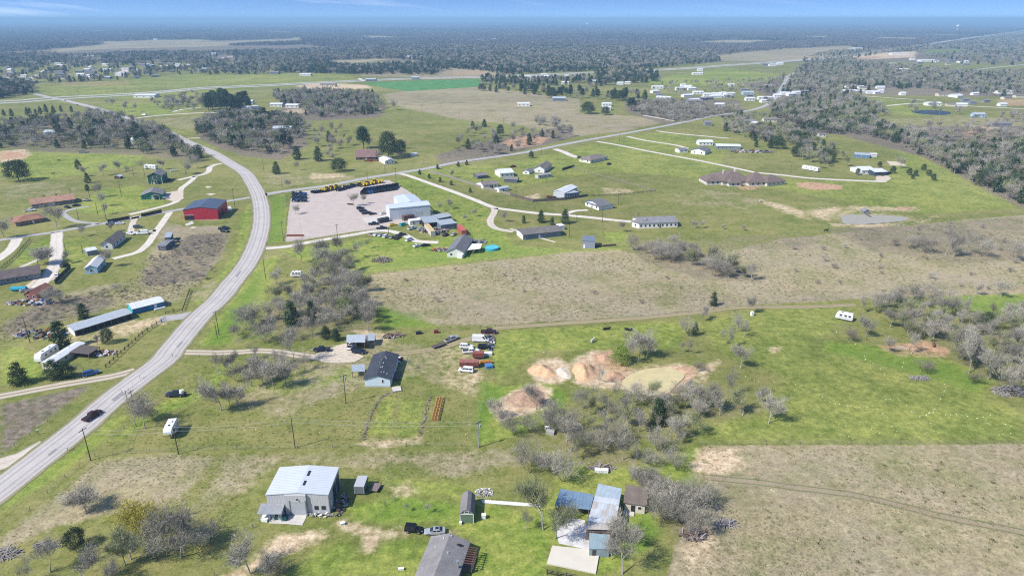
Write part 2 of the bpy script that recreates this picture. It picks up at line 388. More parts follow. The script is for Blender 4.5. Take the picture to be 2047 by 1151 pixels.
# (cover, weight, softness in metres, outline surveyed in the photograph)
COVER = [
 # dry grass fields
 ('dry', 1.0, 5, [(722, 570), (738, 548), (850, 537), (1020, 518), (1150, 503), (1235, 500), (1290, 512), (1400, 525), (1470, 500), (1560, 478), (1660, 468), (1800, 452), (2060, 428), (2060, 585), (1900, 592), (1700, 598), (1530, 608), (1400, 624), (1000, 650), (880, 650), (800, 632), (740, 600)]),
 ('dry', 1.0, 1.6, [(1405, 890), (2200, 887), (2300, 1200), (1320, 1200), (1350, 1090), (1400, 1040), (1425, 990)]),
 ('dry', 0.55, 9, [(1380, 892), (1470, 890), (1500, 960), (1400, 1060), (1340, 1060)]),
 ('dry', 0.85, 6, [(190, 925), (330, 905), (430, 915), (400, 960), (330, 1010), (240, 1030), (120, 1050), (0, 1100), (0, 1075)]),
 ('dry', 0.62, 8, [(430, 905), (620, 905), (960, 900), (1010, 900), (1000, 950), (800, 940), (560, 930), (470, 1000), (330, 1060), (420, 960)]),
 ('dry', 0.6, 6, [(740, 900), (1000, 895), (1080, 920), (900, 960), (760, 930)]),
 ('dry', 0.9, 10, [(764, 189), (827, 180), (955, 173), (1030, 183), (1160, 198), (1160, 226), (1249, 231), (1345, 241), (1249, 262), (1147, 274), (1085, 262), (1030, 249), (916, 239), (815, 218), (774, 203)]),
 ('dry', 0.95, 12, [(1427, 113), (1450, 109), (1540, 100), (1560, 96), (1700, 92), (1720, 98), (1640, 118), (1560, 124), (1440, 122)]),
 ('dry', 0.75, 14, [(0, 107), (100, 100), (240, 86), (400, 84), (600, 78), (600, 84), (380, 95), (240, 97), (120, 104), (0, 112)]),
 ('dry', 0.8, 10, [(640, 124), (760, 117), (780, 119), (700, 128), (640, 128)]),
 ('dry', 0.8, 10, [(720, 143), (900, 127), (1000, 138), (1040, 148), (900, 157), (720, 152)]),
 ('dry', 0.45, 10, [(300, 235), (450, 230), (440, 250), (380, 262), (310, 250)]),
 ('dry', 0.45, 8, [(0, 368), (140, 362), (170, 382), (90, 392), (0, 402)]),
 ('dry', 0.75, 5, [(330, 440), (372, 452), (440, 450), (462, 470), (440, 520), (412, 555), (380, 580), (300, 590), (270, 575), (290, 520)]),
 ('dry', 0.55, 6, [(80, 590), (250, 560), (380, 578), (420, 560), (470, 560), (440, 595), (330, 612), (200, 620), (110, 640), (0, 690), (0, 665)]),
 ('dry', 0.5, 8, [(520, 345), (640, 352), (720, 350), (700, 360), (560, 375), (530, 370)]),
 ('dry', 0.4, 8, [(1330, 385), (1450, 375), (1540, 400), (1500, 420), (1340, 410)]),
 ('dry', 0.45, 10, [(1740, 240), (1930, 230), (2060, 238), (2060, 300), (1880, 300), (1800, 270)]),
 ('dry', 0.5, 8, [(600, 690), (840, 680), (900, 700), (900, 780), (820, 760), (700, 790), (560, 840), (440, 820), (470, 790)]),
 # vivid grass
 ('lush', 0.85, 3.5, [(40, 960), (120, 920), (185, 870), (225, 832), (260, 830), (190, 895), (120, 950), (30, 1005), (0, 1025), (0, 990)]),
 ('lush', 0.9, 4, [(398, 690), (440, 630), (490, 565), (520, 520), (560, 510), (540, 570), (520, 640), (560, 665), (480, 690)]),
 ('lush', 0.9, 2.5, [(537, 395), (572, 388), (572, 440), (566, 484), (528, 487), (536, 450)]),
 ('lush', 0.75, 3, [(380, 600), (430, 560), (470, 500), (480, 430), (500, 405), (508, 430), (500, 470), (480, 520), (440, 580), (400, 620)]),
 ('lush', 0.7, 4, [(300, 250), (380, 275), (470, 330), (530, 380), (500, 345), (420, 290), (360, 262)]),
 ('lush', 0.85, 5, [(560, 500), (640, 490), (790, 466), (850, 480), (1000, 455), (1030, 490), (1160, 500), (1260, 490), (1240, 500), (1020, 516), (850, 534), (735, 546), (715, 560), (690, 540), (600, 520)]),
 ('lush', 0.75, 5, [(785, 360), (830, 355), (960, 400), (990, 430), (985, 455), (1020, 470), (870, 460), (840, 420)]),
 ('lush', 0.8, 4, [(1200, 465), (1250, 460), (1260, 490), (1210, 480)]),
 ('lush', 0.55, 6, [(780, 345), (920, 330), (1000, 330), (1240, 275), (1330, 262), (1460, 285), (1440, 330), (1530, 360), (1650, 360), (1760, 365), (1800, 290), (1900, 340), (2040, 415), (1840, 430), (1560, 380), (1320, 350), (1200, 345), (1000, 380)]),
 ('lush', 0.7, 4, [(960, 700), (1010, 660), (1200, 650), (1380, 640), (1360, 700), (1240, 690), (1200, 700), (1080, 700), (1000, 760)]),
 ('lush', 1.0, 3, [(965, 760), (1010, 772), (1100, 762), (1135, 790), (1120, 830), (1010, 880), (948, 890), (955, 830)]),
 ('lush', 0.55, 9, [(1380, 640), (1540, 612), (1720, 605), (1700, 640), (1640, 690), (1740, 720), (1900, 745), (2060, 830), (2060, 886), (1400, 888), (1380, 850), (1500, 820), (1560, 760), (1480, 720), (1420, 700)]),
 ('lush', 0.9, 4, [(1640, 680), (1760, 690), (1900, 720), (1990, 760), (1960, 790), (1780, 735), (1640, 700)]),
 ('lush', 0.85, 5, [(1830, 605), (1900, 590), (2060, 585), (2060, 660), (1980, 640), (1880, 620)]),
 ('lush', 0.95, 4, [(1120, 930), (1260, 930), (1400, 890), (1400, 960), (1400, 1000), (1330, 980), (1300, 1060), (1240, 1140), (1190, 1150), (1080, 1060), (1000, 1080), (960, 1040), (1050, 1020), (1110, 980)]),
 ('lush', 0.95, 3.5, [(690, 1010), (800, 990), (920, 1004), (1010, 1010), (1110, 1060), (1090, 1160), (920, 1180), (950, 1080), (880, 1045), (800, 1050), (700, 1040)]),
 ('lush', 0.75, 4, [(560, 1160), (640, 1090), (700, 1070), (720, 1110), (790, 1070), (870, 1075), (840, 1160)]),
 ('lush', 0.65, 5, [(760, 950), (900, 960), (1010, 990), (920, 1000), (780, 990)]),
 ('lush', 0.8, 4, [(330, 800), (390, 780), (450, 720), (480, 730), (420, 790), (330, 830), (240, 880), (215, 880)]),
 ('lush', 0.8, 4, [(560, 740), (720, 730), (730, 760), (660, 770), (570, 790), (480, 780)]),
 ('lush', 0.8, 3, [(780, 720), (830, 710), (830, 750), (790, 770)]),
 ('lush', 0.85, 3, [(0, 700), (40, 690), (85, 720), (85, 760), (0, 770)]),
 ('lush', 0.7, 4, [(0, 290), (60, 300), (290, 310), (280, 330), (120, 355), (60, 365), (0, 350)]),
 ('lush', 0.75, 4, [(200, 380), (280, 370), (330, 400), (330, 412), (270, 420), (200, 430), (140, 420)]),
 ('lush', 0.75, 3, [(40, 500), (105, 470), (104, 515), (60, 535), (20, 530)]),
 ('lush', 0.6, 4, [(120, 480), (180, 470), (200, 500), (150, 540), (110, 560)]),
 ('lush', 0.7, 10, [(190, 210), (300, 205), (400, 205), (420, 215), (330, 230), (250, 232)]),
 ('lush', 0.85, 5, [(745, 600), (860, 640), (870, 655), (760, 655), (745, 640)]),
 ('lush', 0.7, 8, [(1290, 160), (1450, 135), (1560, 150), (1560, 165), (1380, 175), (1300, 175)]),
 ('lush', 0.6, 8, [(1740, 195), (1850, 205), (1900, 212), (1840, 235), (1760, 220)]),
 ('lush', 0.5, 8, [(280, 200), (520, 178), (720, 165), (700, 150), (480, 145), (330, 150), (70, 175), (100, 192)]),
 ('vivid', 1.0, 4, [(722, 166), (790, 163), (955, 158), (962, 166), (955, 174), (815, 183), (764, 175)]),
 ('vivid', 0.75, 4, [(962, 765), (1000, 772), (1012, 800), (985, 830), (955, 885), (948, 845)]), ('vivid', 0.75, 3, [(1098, 768), (1135, 790), (1125, 828), (1098, 832), (1108, 800)]),
 ('vivid', 0.7, 3, [(1290, 1020), (1330, 1060), (1290, 1105), (1235, 1115), (1262, 1050)]), ('vivid', 0.6, 5, [(735, 1015), (830, 995), (920, 1008), (915, 1035), (820, 1045), (740, 1040)]),
 ('vivid', 0.7, 4, [(405, 692), (440, 640), (480, 590), (525, 540), (512, 600), (470, 665), (440, 692)]), ('vivid', 0.6, 2.5, [(539, 397), (570, 391), (570, 440), (564, 482), (530, 485), (538, 450)]),
 ('vivid', 0.55, 6, [(1640, 682), (1760, 695), (1900, 725), (1980, 762), (1950, 785), (1780, 735), (1650, 705)]), ('vivid', 0.6, 5, [(745, 605), (830, 628), (870, 652), (765, 656)]), ('vivid', 0.6, 4, [(1360, 950), (1400, 960), (1440, 1000), (1400, 985), (1350, 975)]),
 ('vivid', 0.5, 5, [(100, 935), (185, 868), (215, 845), (160, 905), (60, 985), (0, 1020), (0, 1000)]), ('vivid', 0.5, 6, [(1840, 608), (1920, 592), (2060, 590), (2060, 640), (1980, 632)]), ('vivid', 0.5, 6, [(960, 480), (1030, 490), (1080, 503), (1020, 512), (900, 525), (760, 540), (740, 530), (850, 505)]),
 ('lush', 0.45, 8, [(1420, 960), (1480, 1000), (1500, 1060), (1470, 1130), (1440, 1120), (1462, 1050), (1425, 1000)]), ('bare', 0.6, 5, [(228, 668), (240, 652), (280, 640), (335, 628), (342, 642), (290, 655), (250, 673)]),
 ('vivid', 0.6, 8, [(1850, 100), (1930, 98), (1940, 104), (1850, 108)]),
 # bare soil, caliche and sand
 ('bare', 0.95, 3, [(1062, 740), (1075, 722), (1110, 715), (1140, 725), (1142, 755), (1110, 768), (1070, 760)]),
 ('bare', 0.9, 4, [(1144, 750), (1150, 715), (1190, 700), (1215, 705), (1220, 740), (1290, 740), (1360, 728), (1395, 740), (1385, 760), (1340, 790), (1220, 775), (1150, 768)]),
 ('red', 0.7, 3, [(1180, 705), (1220, 700), (1265, 735), (1245, 765), (1200, 745), (1180, 765)]),
 ('red', 0.75, 3, [(1330, 735), (1390, 730), (1390, 750), (1350, 780), (1330, 800)]),
 ('bare', 0.85, 3, [(980, 815), (1010, 790), (1070, 765), (1105, 780), (1095, 810), (1060, 825), (1000, 840)]),
 ('red', 0.55, 3, [(1000, 800), (1080, 770), (1095, 800), (1040, 825)]),
 ('bare', 0.8, 3, [(1395, 740), (1440, 720), (1425, 735), (1400, 765)]),
 ('bare', 0.95, 4, [(500, 1130), (560, 1070), (630, 1058), (660, 1070), (600, 1090), (550, 1115), (470, 1160), (440, 1160)]),
 ('bare', 0.85, 3, [(690, 1040), (740, 1055), (815, 1060), (812, 1074), (760, 1075), (745, 1105), (728, 1100), (720, 1070), (665, 1045)]),
 ('bare', 0.5, 3, [(860, 1055), (910, 1062), (900, 1072), (860, 1075)]),
 ('bare', 0.6, 3, [(770, 972), (820, 965), (830, 985), (790, 995)]),
 ('bare', 0.8, 4, [(1395, 900), (1470, 895), (1480, 930), (1430, 960), (1385, 935)]),
 ('bare', 0.55, 6, [(1395, 1000), (1440, 1060), (1430, 1130), (1360, 1140), (1390, 1060)]),
 ('bare', 0.6, 8, [(1527, 403), (1560, 408), (1610, 425), (1617, 438), (1590, 432), (1550, 418)]),
 ('bare', 0.6, 8, [(1610, 425), (1650, 415), (1690, 412), (1670, 425), (1655, 440), (1630, 435)]),
 ('bare', 0.55, 7, [(1690, 412), (1830, 414), (1830, 422), (1690, 424)]),
 ('red', 0.8, 4, [(1790, 412), (1830, 415), (1820, 422), (1795, 420)]),
 ('bare', 0.55, 6, [(1817, 448), (1870, 432), (1850, 445), (1760, 455), (1660, 452), (1660, 446)]),
 ('red', 0.9, 2.5, [(1590, 366), (1625, 364), (1685, 371), (1682, 379), (1630, 380), (1596, 374)]),
 ('red', 0.5, 3, [(1425, 362), (1440, 352), (1450, 366)]),
 ('red', 0.6, 3, [(1470, 372), (1530, 370), (1510, 380), (1480, 380)]),
 ('bare', 0.45, 4, [(1200, 375), (1260, 378), (1270, 388), (1210, 388)]),
 ('bare', 0.6, 3, [(1040, 395), (1080, 386), (1080, 396), (1050, 400)]),
 ('bare', 0.6, 3, [(620, 345), (690, 348), (690, 356), (620, 358)]),
 ('red', 0.9, 3, [(0, 305), (40, 304), (56, 311), (40, 317), (0, 320)]),
 ('bare', 0.8, 3, [(0, 302), (50, 298), (62, 309), (40, 320), (0, 326)]),
 ('red', 0.85, 6, [(1000, 285), (1035, 272), (1100, 275), (1080, 290), (1030, 297)]),
 ('bare', 0.85, 6, [(590, 172), (640, 166), (730, 170), (745, 176), (680, 180), (620, 180)]),
 ('bare', 0.8, 8, [(1700, 114), (1720, 108), (1830, 103), (1830, 115), (1740, 119)]),
 ('red', 0.7, 8, [(1700, 116), (1760, 112), (1760, 118), (1705, 120)]),
 ('red', 0.45, 10, [(900, 142), (970, 140), (975, 150), (910, 152)]),
 ('red', 0.6, 8, [(1990, 200), (2060, 198), (2060, 212), (2000, 212)]),
 ('red', 0.55, 8, [(1925, 255), (1985, 250), (1985, 275), (1930, 285)]),
 ('bare', 0.5, 8, [(1935, 250), (2000, 255), (1960, 265)]),
 ('red', 0.35, 8, [(110, 166), (260, 160), (260, 170), (180, 174), (120, 172)]),
 ('red', 0.85, 3, [(1790, 690), (1850, 682), (1900, 700), (1895, 710), (1850, 708), (1800, 700)]),
 ('red', 0.6, 3, [(1985, 668), (2040, 668), (2030, 685), (1990, 684)]),
 ('bare', 0.7, 2, [(1533, 695), (1555, 692), (1562, 700), (1545, 707)]),
 ('bare', 0.5, 3, [(560, 222), (620, 215), (630, 222), (590, 228)]),
 ('bare', 0.6, 4, [(710, 660), (780, 668), (770, 690), (730, 690)]),
 ('bare', 0.35, 5, [(880, 690), (960, 700), (950, 790), (890, 770)]),
 ('bare', 0.7, 3, [(945, 745), (965, 740), (955, 765), (930, 772)]),
 ('bare', 0.35, 5, [(150, 640), (270, 635), (330, 640), (230, 670), (190, 690), (140, 680)]),
 # dark leaf litter under woods, ploughed ground
 ('litter', 0.95, 3, [(0, 808), (60, 796), (185, 768), (170, 780), (150, 795), (80, 850), (0, 912)]),
 ('litter', 0.75, 6, [(380, 470), (455, 465), (450, 500), (420, 545), (395, 560), (290, 575), (280, 560), (300, 525), (340, 500)]),
 ('litter', 0.7, 6, [(80, 600), (200, 585), (240, 600), (200, 625), (110, 645), (0, 680), (0, 650)]),
 ('litter', 0.45, 7, [(450, 690), (485, 640), (560, 605), (630, 560), (645, 510), (690, 500), (720, 560), (760, 640), (745, 665), (680, 672), (600, 690), (520, 690)]),
 ('litter', 0.32, 6, [(990, 870), (1140, 800), (1290, 790), (1400, 800), (1540, 800), (1540, 840), (1400, 850), (1380, 940), (1250, 940), (1020, 935)]),
 ('litter', 0.7, 8, [(1250, 490), (1320, 480), (1400, 505), (1500, 540), (1520, 565), (1400, 560), (1280, 525)]),
 ('litter', 0.5, 8, [(1640, 455), (1780, 450), (2060, 432), (2060, 520), (1900, 530), (1740, 500)]),
 ('litter', 0.45, 8, [(1380, 470), (1640, 470), (1620, 500), (1420, 500)]),
 ('litter', 0.35, 9, [(1760, 610), (1880, 630), (2060, 680), (2060, 800), (1900, 720), (1780, 660)]),
 ('red', 0.6, 3, [(1745, 690), (1800, 685), (1890, 705), (1890, 715), (1800, 712)]),
 ('litter', 0.6, 6, [(1290, 960), (1400, 990), (1400, 1080), (1350, 1085)]),
 ('litter', 0.6, 12, [(0, 255), (200, 228), (280, 242), (420, 305), (400, 330), (300, 312), (100, 305), (0, 302)]),
 ('litter', 0.85, 10, [(385, 250), (440, 232), (600, 225), (620, 290), (560, 320), (470, 310), (400, 280)]),
 ('lush', 0.7, 1.5, [(735, 868), (768, 795), (792, 793), (778, 872)]), ('lush', 0.6, 1.5, [(788, 872), (801, 793), (850, 797), (836, 872)]), ('bare', 0.45, 1.2, [(700, 884), (840, 872), (850, 884), (760, 896)]),
 ('litter', 0.9, 10, [(560, 185), (740, 188), (775, 212), (760, 235), (620, 242), (560, 230)]),
 ('litter', 0.95, 10, [(1530, 205), (1700, 250), (2060, 255), (2060, 425), (1980, 385), (1850, 315), (1680, 270), (1560, 262)]),
 ('litter', 0.8, 12, [(1250, 200), (1480, 200), (1490, 222), (1330, 250), (1250, 225)]),
 ('litter', 0.85, 12, [(1480, 165), (2060, 155), (2060, 195), (1720, 190), (1560, 210)]),
 ('litter', 0.8, 5, [(870, 310), (960, 285), (1140, 250), (1150, 275), (1050, 300), (960, 322), (880, 330)]),
]
NAMES = ('lush', 'dry', 'bare', 'litter', 'vivid', 'red')
CW = {k: np.zeros_like(GX, dtype=np.float64) for k in NAMES}
for kind, wgt, soft, pts in COVER:
  CW[kind] = np.maximum(CW[kind], wgt * poly_weight(px_poly(pts), soft, GX, GY))
# beyond the farms the forest floor takes over
far = np.clip((GY - 1750) / 400, 0, 1)
def far_gap(x, y):
  # open ground scattered through the far forest
  return np.sin(x * .0031 + 1.3) * np.sin(y * .0027 + x * .0011) + .5 * np.sin(x * .0083) * np.sin(y * .0061)
open_ = np.clip((far_gap(GX, GY) - .58) / .08, 0, 1) * (GY > 2600)
CW['dry'] = np.maximum(CW['dry'], open_ * .9)
for k in ('dry', 'bare', 'red', 'vivid', 'lush'):
  far = far * (1 - np.clip(CW[k] * 1.2, 0, 1))
CW['litter'] = np.maximum(CW['litter'], far)

PONDS = {
 'farm': [(1247, 757), (1270, 743), (1300, 735), (1335, 735), (1362, 742), (1368, 752), (1352, 768), (1335, 785), (1300, 790), (1262, 782), (1245, 770)],
 'small': [(1200, 742), (1212, 737), (1224, 742), (1222, 753), (1212, 760), (1202, 757)],
 'stock': [(1683, 431), (1700, 428.5), (1740, 429), (1780, 430), (1812, 434), (1815, 439), (1790, 443), (1740, 447), (1700, 448), (1685, 445)],
}
GZ = np.zeros_like(GX)
for k, pts in PONDS.items():
  CW['bare'] = np.maximum(CW['bare'], .62 * poly_weight(px_poly(pts), 7 if k != 'stock' else 14, GX, GY))
  GZ -= 0.9 * poly_weight(px_poly(pts), 1.6, GX, GY)

idx = np.arange(NX * NY).reshape(NY, NX)
quads = np.stack([idx[:-1, :-1], idx[:-1, 1:], idx[1:, 1:], idx[1:, :-1]], -1).reshape(-1, 4)

gm = bpy.data.materials.new('ground'); gm.use_nodes = True
t = gm.node_tree; b = t.nodes['Principled BSDF']
b.inputs['Roughness'].default_value = 0.97; b.inputs['Specular IOR Level'].default_value = 0.1
tcn = nd(t, 'ShaderNodeTexCoord'); POS = tcn.outputs['Object']
def noise(size, detail=4.0, rough=0.6, off=0.0, tt=None, pos=None, stretch=None):
  tt = tt or t
  v = pos or POS
  if off or stretch:
    mp = nd(tt, 'ShaderNodeMapping', ins={0: v, 1: (off, off * 0.7, 0)})
    if stretch: mp.inputs[3].default_value = stretch
    v = mp.outputs[0]
  return nd(tt, 'ShaderNodeTexNoise', ins={'Vector': v, 'Scale': 1.0 / size, 'Detail': detail, 'Roughness': rough}).outputs[0]
n_fine = noise(0.55, 3.0, 0.7); n_tuft = noise(2.2, 3.0, 0.65, 31.0); n_mid = noise(9.0, 4.0, 0.6, 77.0); n_big = noise(42.0, 4.0, 0.55, 211.0)
n_streak = noise(3.0, 3.0, 0.6, 55.0, stretch=(0.35, 1.0, 1.0))
def ramp(x, a, b_, lo=0.0, hi=1.0):
  return nd(t, 'ShaderNodeMapRange', ins={0: x, 1: a, 2: b_, 3: lo, 4: hi}).outputs[0]
aA = nd(t, 'ShaderNodeAttribute', attribute_name='cover_grass'); aB = nd(t, 'ShaderNodeAttribute', attribute_name='cover_soil')
sA = nd(t, 'ShaderNodeSeparateColor', ins={0: aA.outputs['Color']}); sB = nd(t, 'ShaderNodeSeparateColor', ins={0: aB.outputs['Color']})
edge = mathn(t, 'ADD', mathn(t, 'MULTIPLY', mathn(t, 'SUBTRACT', n_mid, 0.5), 0.9), mathn(t, 'MULTIPLY', mathn(t, 'SUBTRACT', n_tuft, 0.5), 0.75))
edge2 = mathn(t, 'ADD', edge, mathn(t, 'MULTIPLY', mathn(t, 'SUBTRACT', n_big, 0.5), 0.7))
def cover(w, e=edge, a=0.30, b_=0.70):
  # nothing grows outside its outline: noise only bites where the weight is above zero
  x = mathn(t, 'ADD', w, mathn(t, 'MULTIPLY', e, ramp(w, 0.0, 0.2)))
  return ramp(x, a, b_)
def duo(c1, c2, n=n_mid, a=0.36, b_=0.64):
  return mixc(t, ramp(n, a, b_), c1, c2)
n_huge = noise(120.0, 4.0, 0.6, 517.0, stretch=(0.45, 1.0, 1.0))
grass = mixc(t, ramp(edge2, -0.20, 0.20), (0.148, 0.172, 0.038), (0.275, 0.245, 0.088))
grass = mixc(t, ramp(n_tuft, 0.46, 0.72, 0, 0.5), grass, (0.085, 0.130, 0.030))
lush = mixc(t, ramp(edge2, -0.22, 0.22), (0.145, 0.224, 0.030), (0.290, 0.296, 0.072))
dry = mixc(t, ramp(edge2, -0.22, 0.22), (0.292, 0.240, 0.142), (0.348, 0.293, 0.170))
dry = mixc(t, ramp(n_streak, 0.52, 0.74, 0, 0.6), dry, (0.22, 0.20, 0.105))
dry = mixc(t, ramp(noise(5.0, 4.0, 0.65, 400.0), 0.55, 0.75, 0, 0.45), dry, (0.280, 0.223, 0.155))
dry = mixc(t, ramp(noise(16.0, 5.0, 0.65, 900.0), 0.47, 0.62, 0, 0.62), dry, (0.170, 0.185, 0.065))
dry = mixc(t, ramp(noise(28.0, 4.0, 0.6, 1300.0), 0.46, 0.62, 0, 0.6), dry, (0.345, 0.283, 0.198))
bare = duo((0.49, 0.355, 0.21), (0.58, 0.465, 0.315), n_tuft)
litter = duo((0.150, 0.120, 0.085), (0.225, 0.185, 0.140), n_tuft)
litter = mixc(t, ramp(n_mid, 0.5, 0.7, 0, 0.5), litter, (0.10, 0.125, 0.045))
vivid = duo((0.085, 0.180, 0.020), (0.145, 0.225, 0.034))
red = duo((0.42, 0.24, 0.135), (0.50, 0.33, 0.21), n_tuft)
c = grass
c = mixc(t, cover(sA.outputs[0], edge2, 0.22, 0.80), c, lush)
c = mixc(t, cover(sA.outputs[1], edge), c, dry)
c = mixc(t, cover(sB.outputs[0], edge2, 0.25, 0.75), c, litter)
c = mixc(t, cover(sB.outputs[1], edge2, 0.15, 0.95), c, vivid)
c = mixc(t, cover(sA.outputs[2], edge2, 0.08, 0.75), c, bare)
c = mixc(t, cover(sB.outputs[2], edge, 0.15, 0.9), c, red)
c = mixc(t, 1.0, c, ramp(n_huge, 0.36, 0.64, 0.88, 1.14), 'MULTIPLY')
c = mixc(t, ramp(n_huge, 0.52, 0.66, 0, 0.18), c, (0.33, 0.27, 0.13))
c = mixc(t, 1.0, c, ramp(n_fine, 0.30, 0.70, 0.70, 1.30), 'MULTIPLY')
c = mixc(t, 1.0, c, ramp(n_tuft, 0.3, 0.7, 0.80, 1.20), 'MULTIPLY')
t.links.new(c, b.inputs['Base Color'])
hsum = mathn(t, 'ADD', mathn(t, 'MULTIPLY', n_fine, 0.5), n_tuft)
bp = nd(t, 'ShaderNodeBump', ins={'Height': hsum, 'Strength': 0.45, 'Distance': 0.25})
t.links.new(bp.outputs[0], b.inputs['Normal'])

gme = np_mesh('ground', np.stack([GX, GY, GZ], -1).reshape(-1, 3), quads, gm)
for nm, trio in (('cover_grass', ('lush', 'dry', 'bare')), ('cover_soil', ('litter', 'vivid', 'red'))):
  at_ = gme.attributes.new(nm, 'FLOAT_COLOR', 'POINT')
  arr = np.ones((NX * NY, 4), np.float32)
  for i, k in enumerate(trio): arr[:, i] = CW[k].ravel()
  at_.data.foreach_set('color', arr.ravel())
tag(link('ground', gme), 'pasture, dry fields and bare soil', kind='structure')

# ------------------------------------------------------------------ roads, drives and pads
def smooth_line(pts, step=3.0):
  """Catmull-Rom through the points, resampled"""
  P = [Vector((p[0], p[1], 0)) for p in pts]
  if len(P) < 3:
    out = []
    for i in range(len(P) - 1):
      n = max(1, int((P[i + 1] - P[i]).length / step))
      out += [P[i].lerp(P[i + 1], k / n) for k in range(n)]
    return out + [P[-1]]
  P = [P[0] * 2 - P[1]] + P + [P[-1] * 2 - P[-2]]
  out = []
  for i in range(1, len(P) - 2):
    p0, p1, p2, p3 = P[i - 1:i + 3]
    n = max(1, int((p2 - p1).length / step))
    for k in range(n):
      s = k / n
      out.append(0.5 * ((2 * p1) + (p2 - p0) * s + (2 * p0 - 5 * p1 + 4 * p2 - p3) * s * s + (3 * p1 - p0 - 3 * p2 + p3) * s ** 3))
  return out + [P[-2]]

def strip(name, pix, width, material, z, label, wob=0.0, step=3.0, w_end=None, kind='structure'):
  L = smooth_line([at(*p) for p in pix], step)
  rr = random.Random(len(pix) * 31 + int(pix[0][0]))
  n = len(L); vs = []; uv = []; fs = []; acc = 0.0
  K = 4
  for i, p in enumerate(L):
    d = (L[min(i + 1, n - 1)] - L[max(i - 1, 0)]).normalized()
    nn = Vector((d.y, -d.x, 0))
    if i: acc += (p - L[i - 1]).length
    w = width if w_end is None else width + (w_end - width) * i / (n - 1)
    wl = w / 2 * (1 + rr.uniform(-wob, wob)); wr = w / 2 * (1 + rr.uniform(-wob, wob))
    for k in range(K + 1):
      s = -wl + (wl + wr) * k / K
      q = p + nn * s
      vs.append((q.x, q.y, z)); uv.append((k / K, acc))
    if i:
      for k in range(K):
        a = (i - 1) * (K + 1) + k
        fs.append((a, a + 1, a + K + 2, a + K + 1))
  me = bpy.data.meshes.new(name); me.from_pydata(vs, [], fs); me.materials.append(material)
  u = me.uv_layers.new(name='across')
  li = np.zeros(len(me.loops), np.int32); me.loops.foreach_get('vertex_index', li)
  u.data.foreach_set('uv', np.array(uv, np.float32)[li].ravel())
  return tag(link(name, me), label, kind=kind)

def sheet(name, pix, material, z, label, jitter=0.0, kind='structure', thick=0.0):
  P = [at(*p) for p in pix]
  out = []
  rr = random.Random(int(pix[0][0] * 7))
  for i, p in enumerate(P):
    q = P[(i + 1) % len(P)]
    n = max(1, int((q - p).length / 2.5)) if jitter else 1
    for k in range(n):
      s = p.lerp(q, k / n)
      out.append((s.x + rr.uniform(-jitter, jitter), s.y + rr.uniform(-jitter, jitter), z))
  a = sum(out[i][0] * out[(i + 1) % len(out)][1] - out[(i + 1) % len(out)][0] * out[i][1] for i in range(len(out)))
  if a < 0: out.reverse()
  mb = MB()
  if thick: mb.slab(out, thick)
  else: mb.face(out)
  return tag(mb.build(name, material), label, kind=kind)

def road_mat(name, col, track, t_amt, edge_col, edge_w, noise_amt=0.12, verge=None):
  m = bpy.data.materials.new(name); m.use_nodes = True
  tt = m.node_tree; bb = tt.nodes['Principled BSDF']; bb.inputs['Roughness'].default_value = 0.9; bb.inputs['Specular IOR Level'].default_value = 0.2
  uvn = nd(tt, 'ShaderNodeUVMap', uv_map='across'); s = nd(tt, 'ShaderNodeSeparateXYZ', ins={0: uvn.outputs[0]})
  tc_ = nd(tt, 'ShaderNodeTexCoord'); P_ = tc_.outputs['Object']
  u = s.outputs[0]
  c = nd(tt, 'ShaderNodeRGB'); c.outputs[0].default_value = (*col, 1); c = c.outputs[0]
  nf = noise(0.5, 3, 0.7, 0.0, tt, P_); nm = noise(7.0, 5, 0.65, 13.0, tt, P_)
  for cx_, wd in track:
    dd = mathn(tt, 'ABSOLUTE', mathn(tt, 'SUBTRACT', u, cx_))
    k = nd(tt, 'ShaderNodeMapRange', interpolation_type='SMOOTHSTEP', ins={0: dd, 1: wd, 2: wd * 0.2, 3: 0, 4: t_amt[3]})
    c = mixc(tt, k.outputs[0], c, t_amt[:3])
  de = mathn(tt, 'ABSOLUTE', mathn(tt, 'SUBTRACT', u, 0.5))
  de = mathn(tt, 'ADD', de, mathn(tt, 'MULTIPLY', mathn(tt, 'SUBTRACT', nm, 0.5), 0.16))
  k = nd(tt, 'ShaderNodeMapRange', ins={0: de, 1: 0.5 - edge_w, 2: 0.5, 3: 0, 4: 0.9})
  c = mixc(tt, k.outputs[0], c, edge_col)
  c = mixc(tt, 1.0, c, nd(tt, 'ShaderNodeMapRange', ins={0: nf, 1: 0.3, 2: 0.7, 3: 1 - noise_amt, 4: 1 + noise_amt}).outputs[0], 'MULTIPLY')
  c = mixc(tt, 1.0, c, nd(tt, 'ShaderNodeMapRange', ins={0: nm, 1: 0.3, 2: 0.7, 3: 0.90, 4: 1.10}).outputs[0], 'MULTIPLY')
  tt.links.new(c, bb.inputs['Base Color'])
  return m

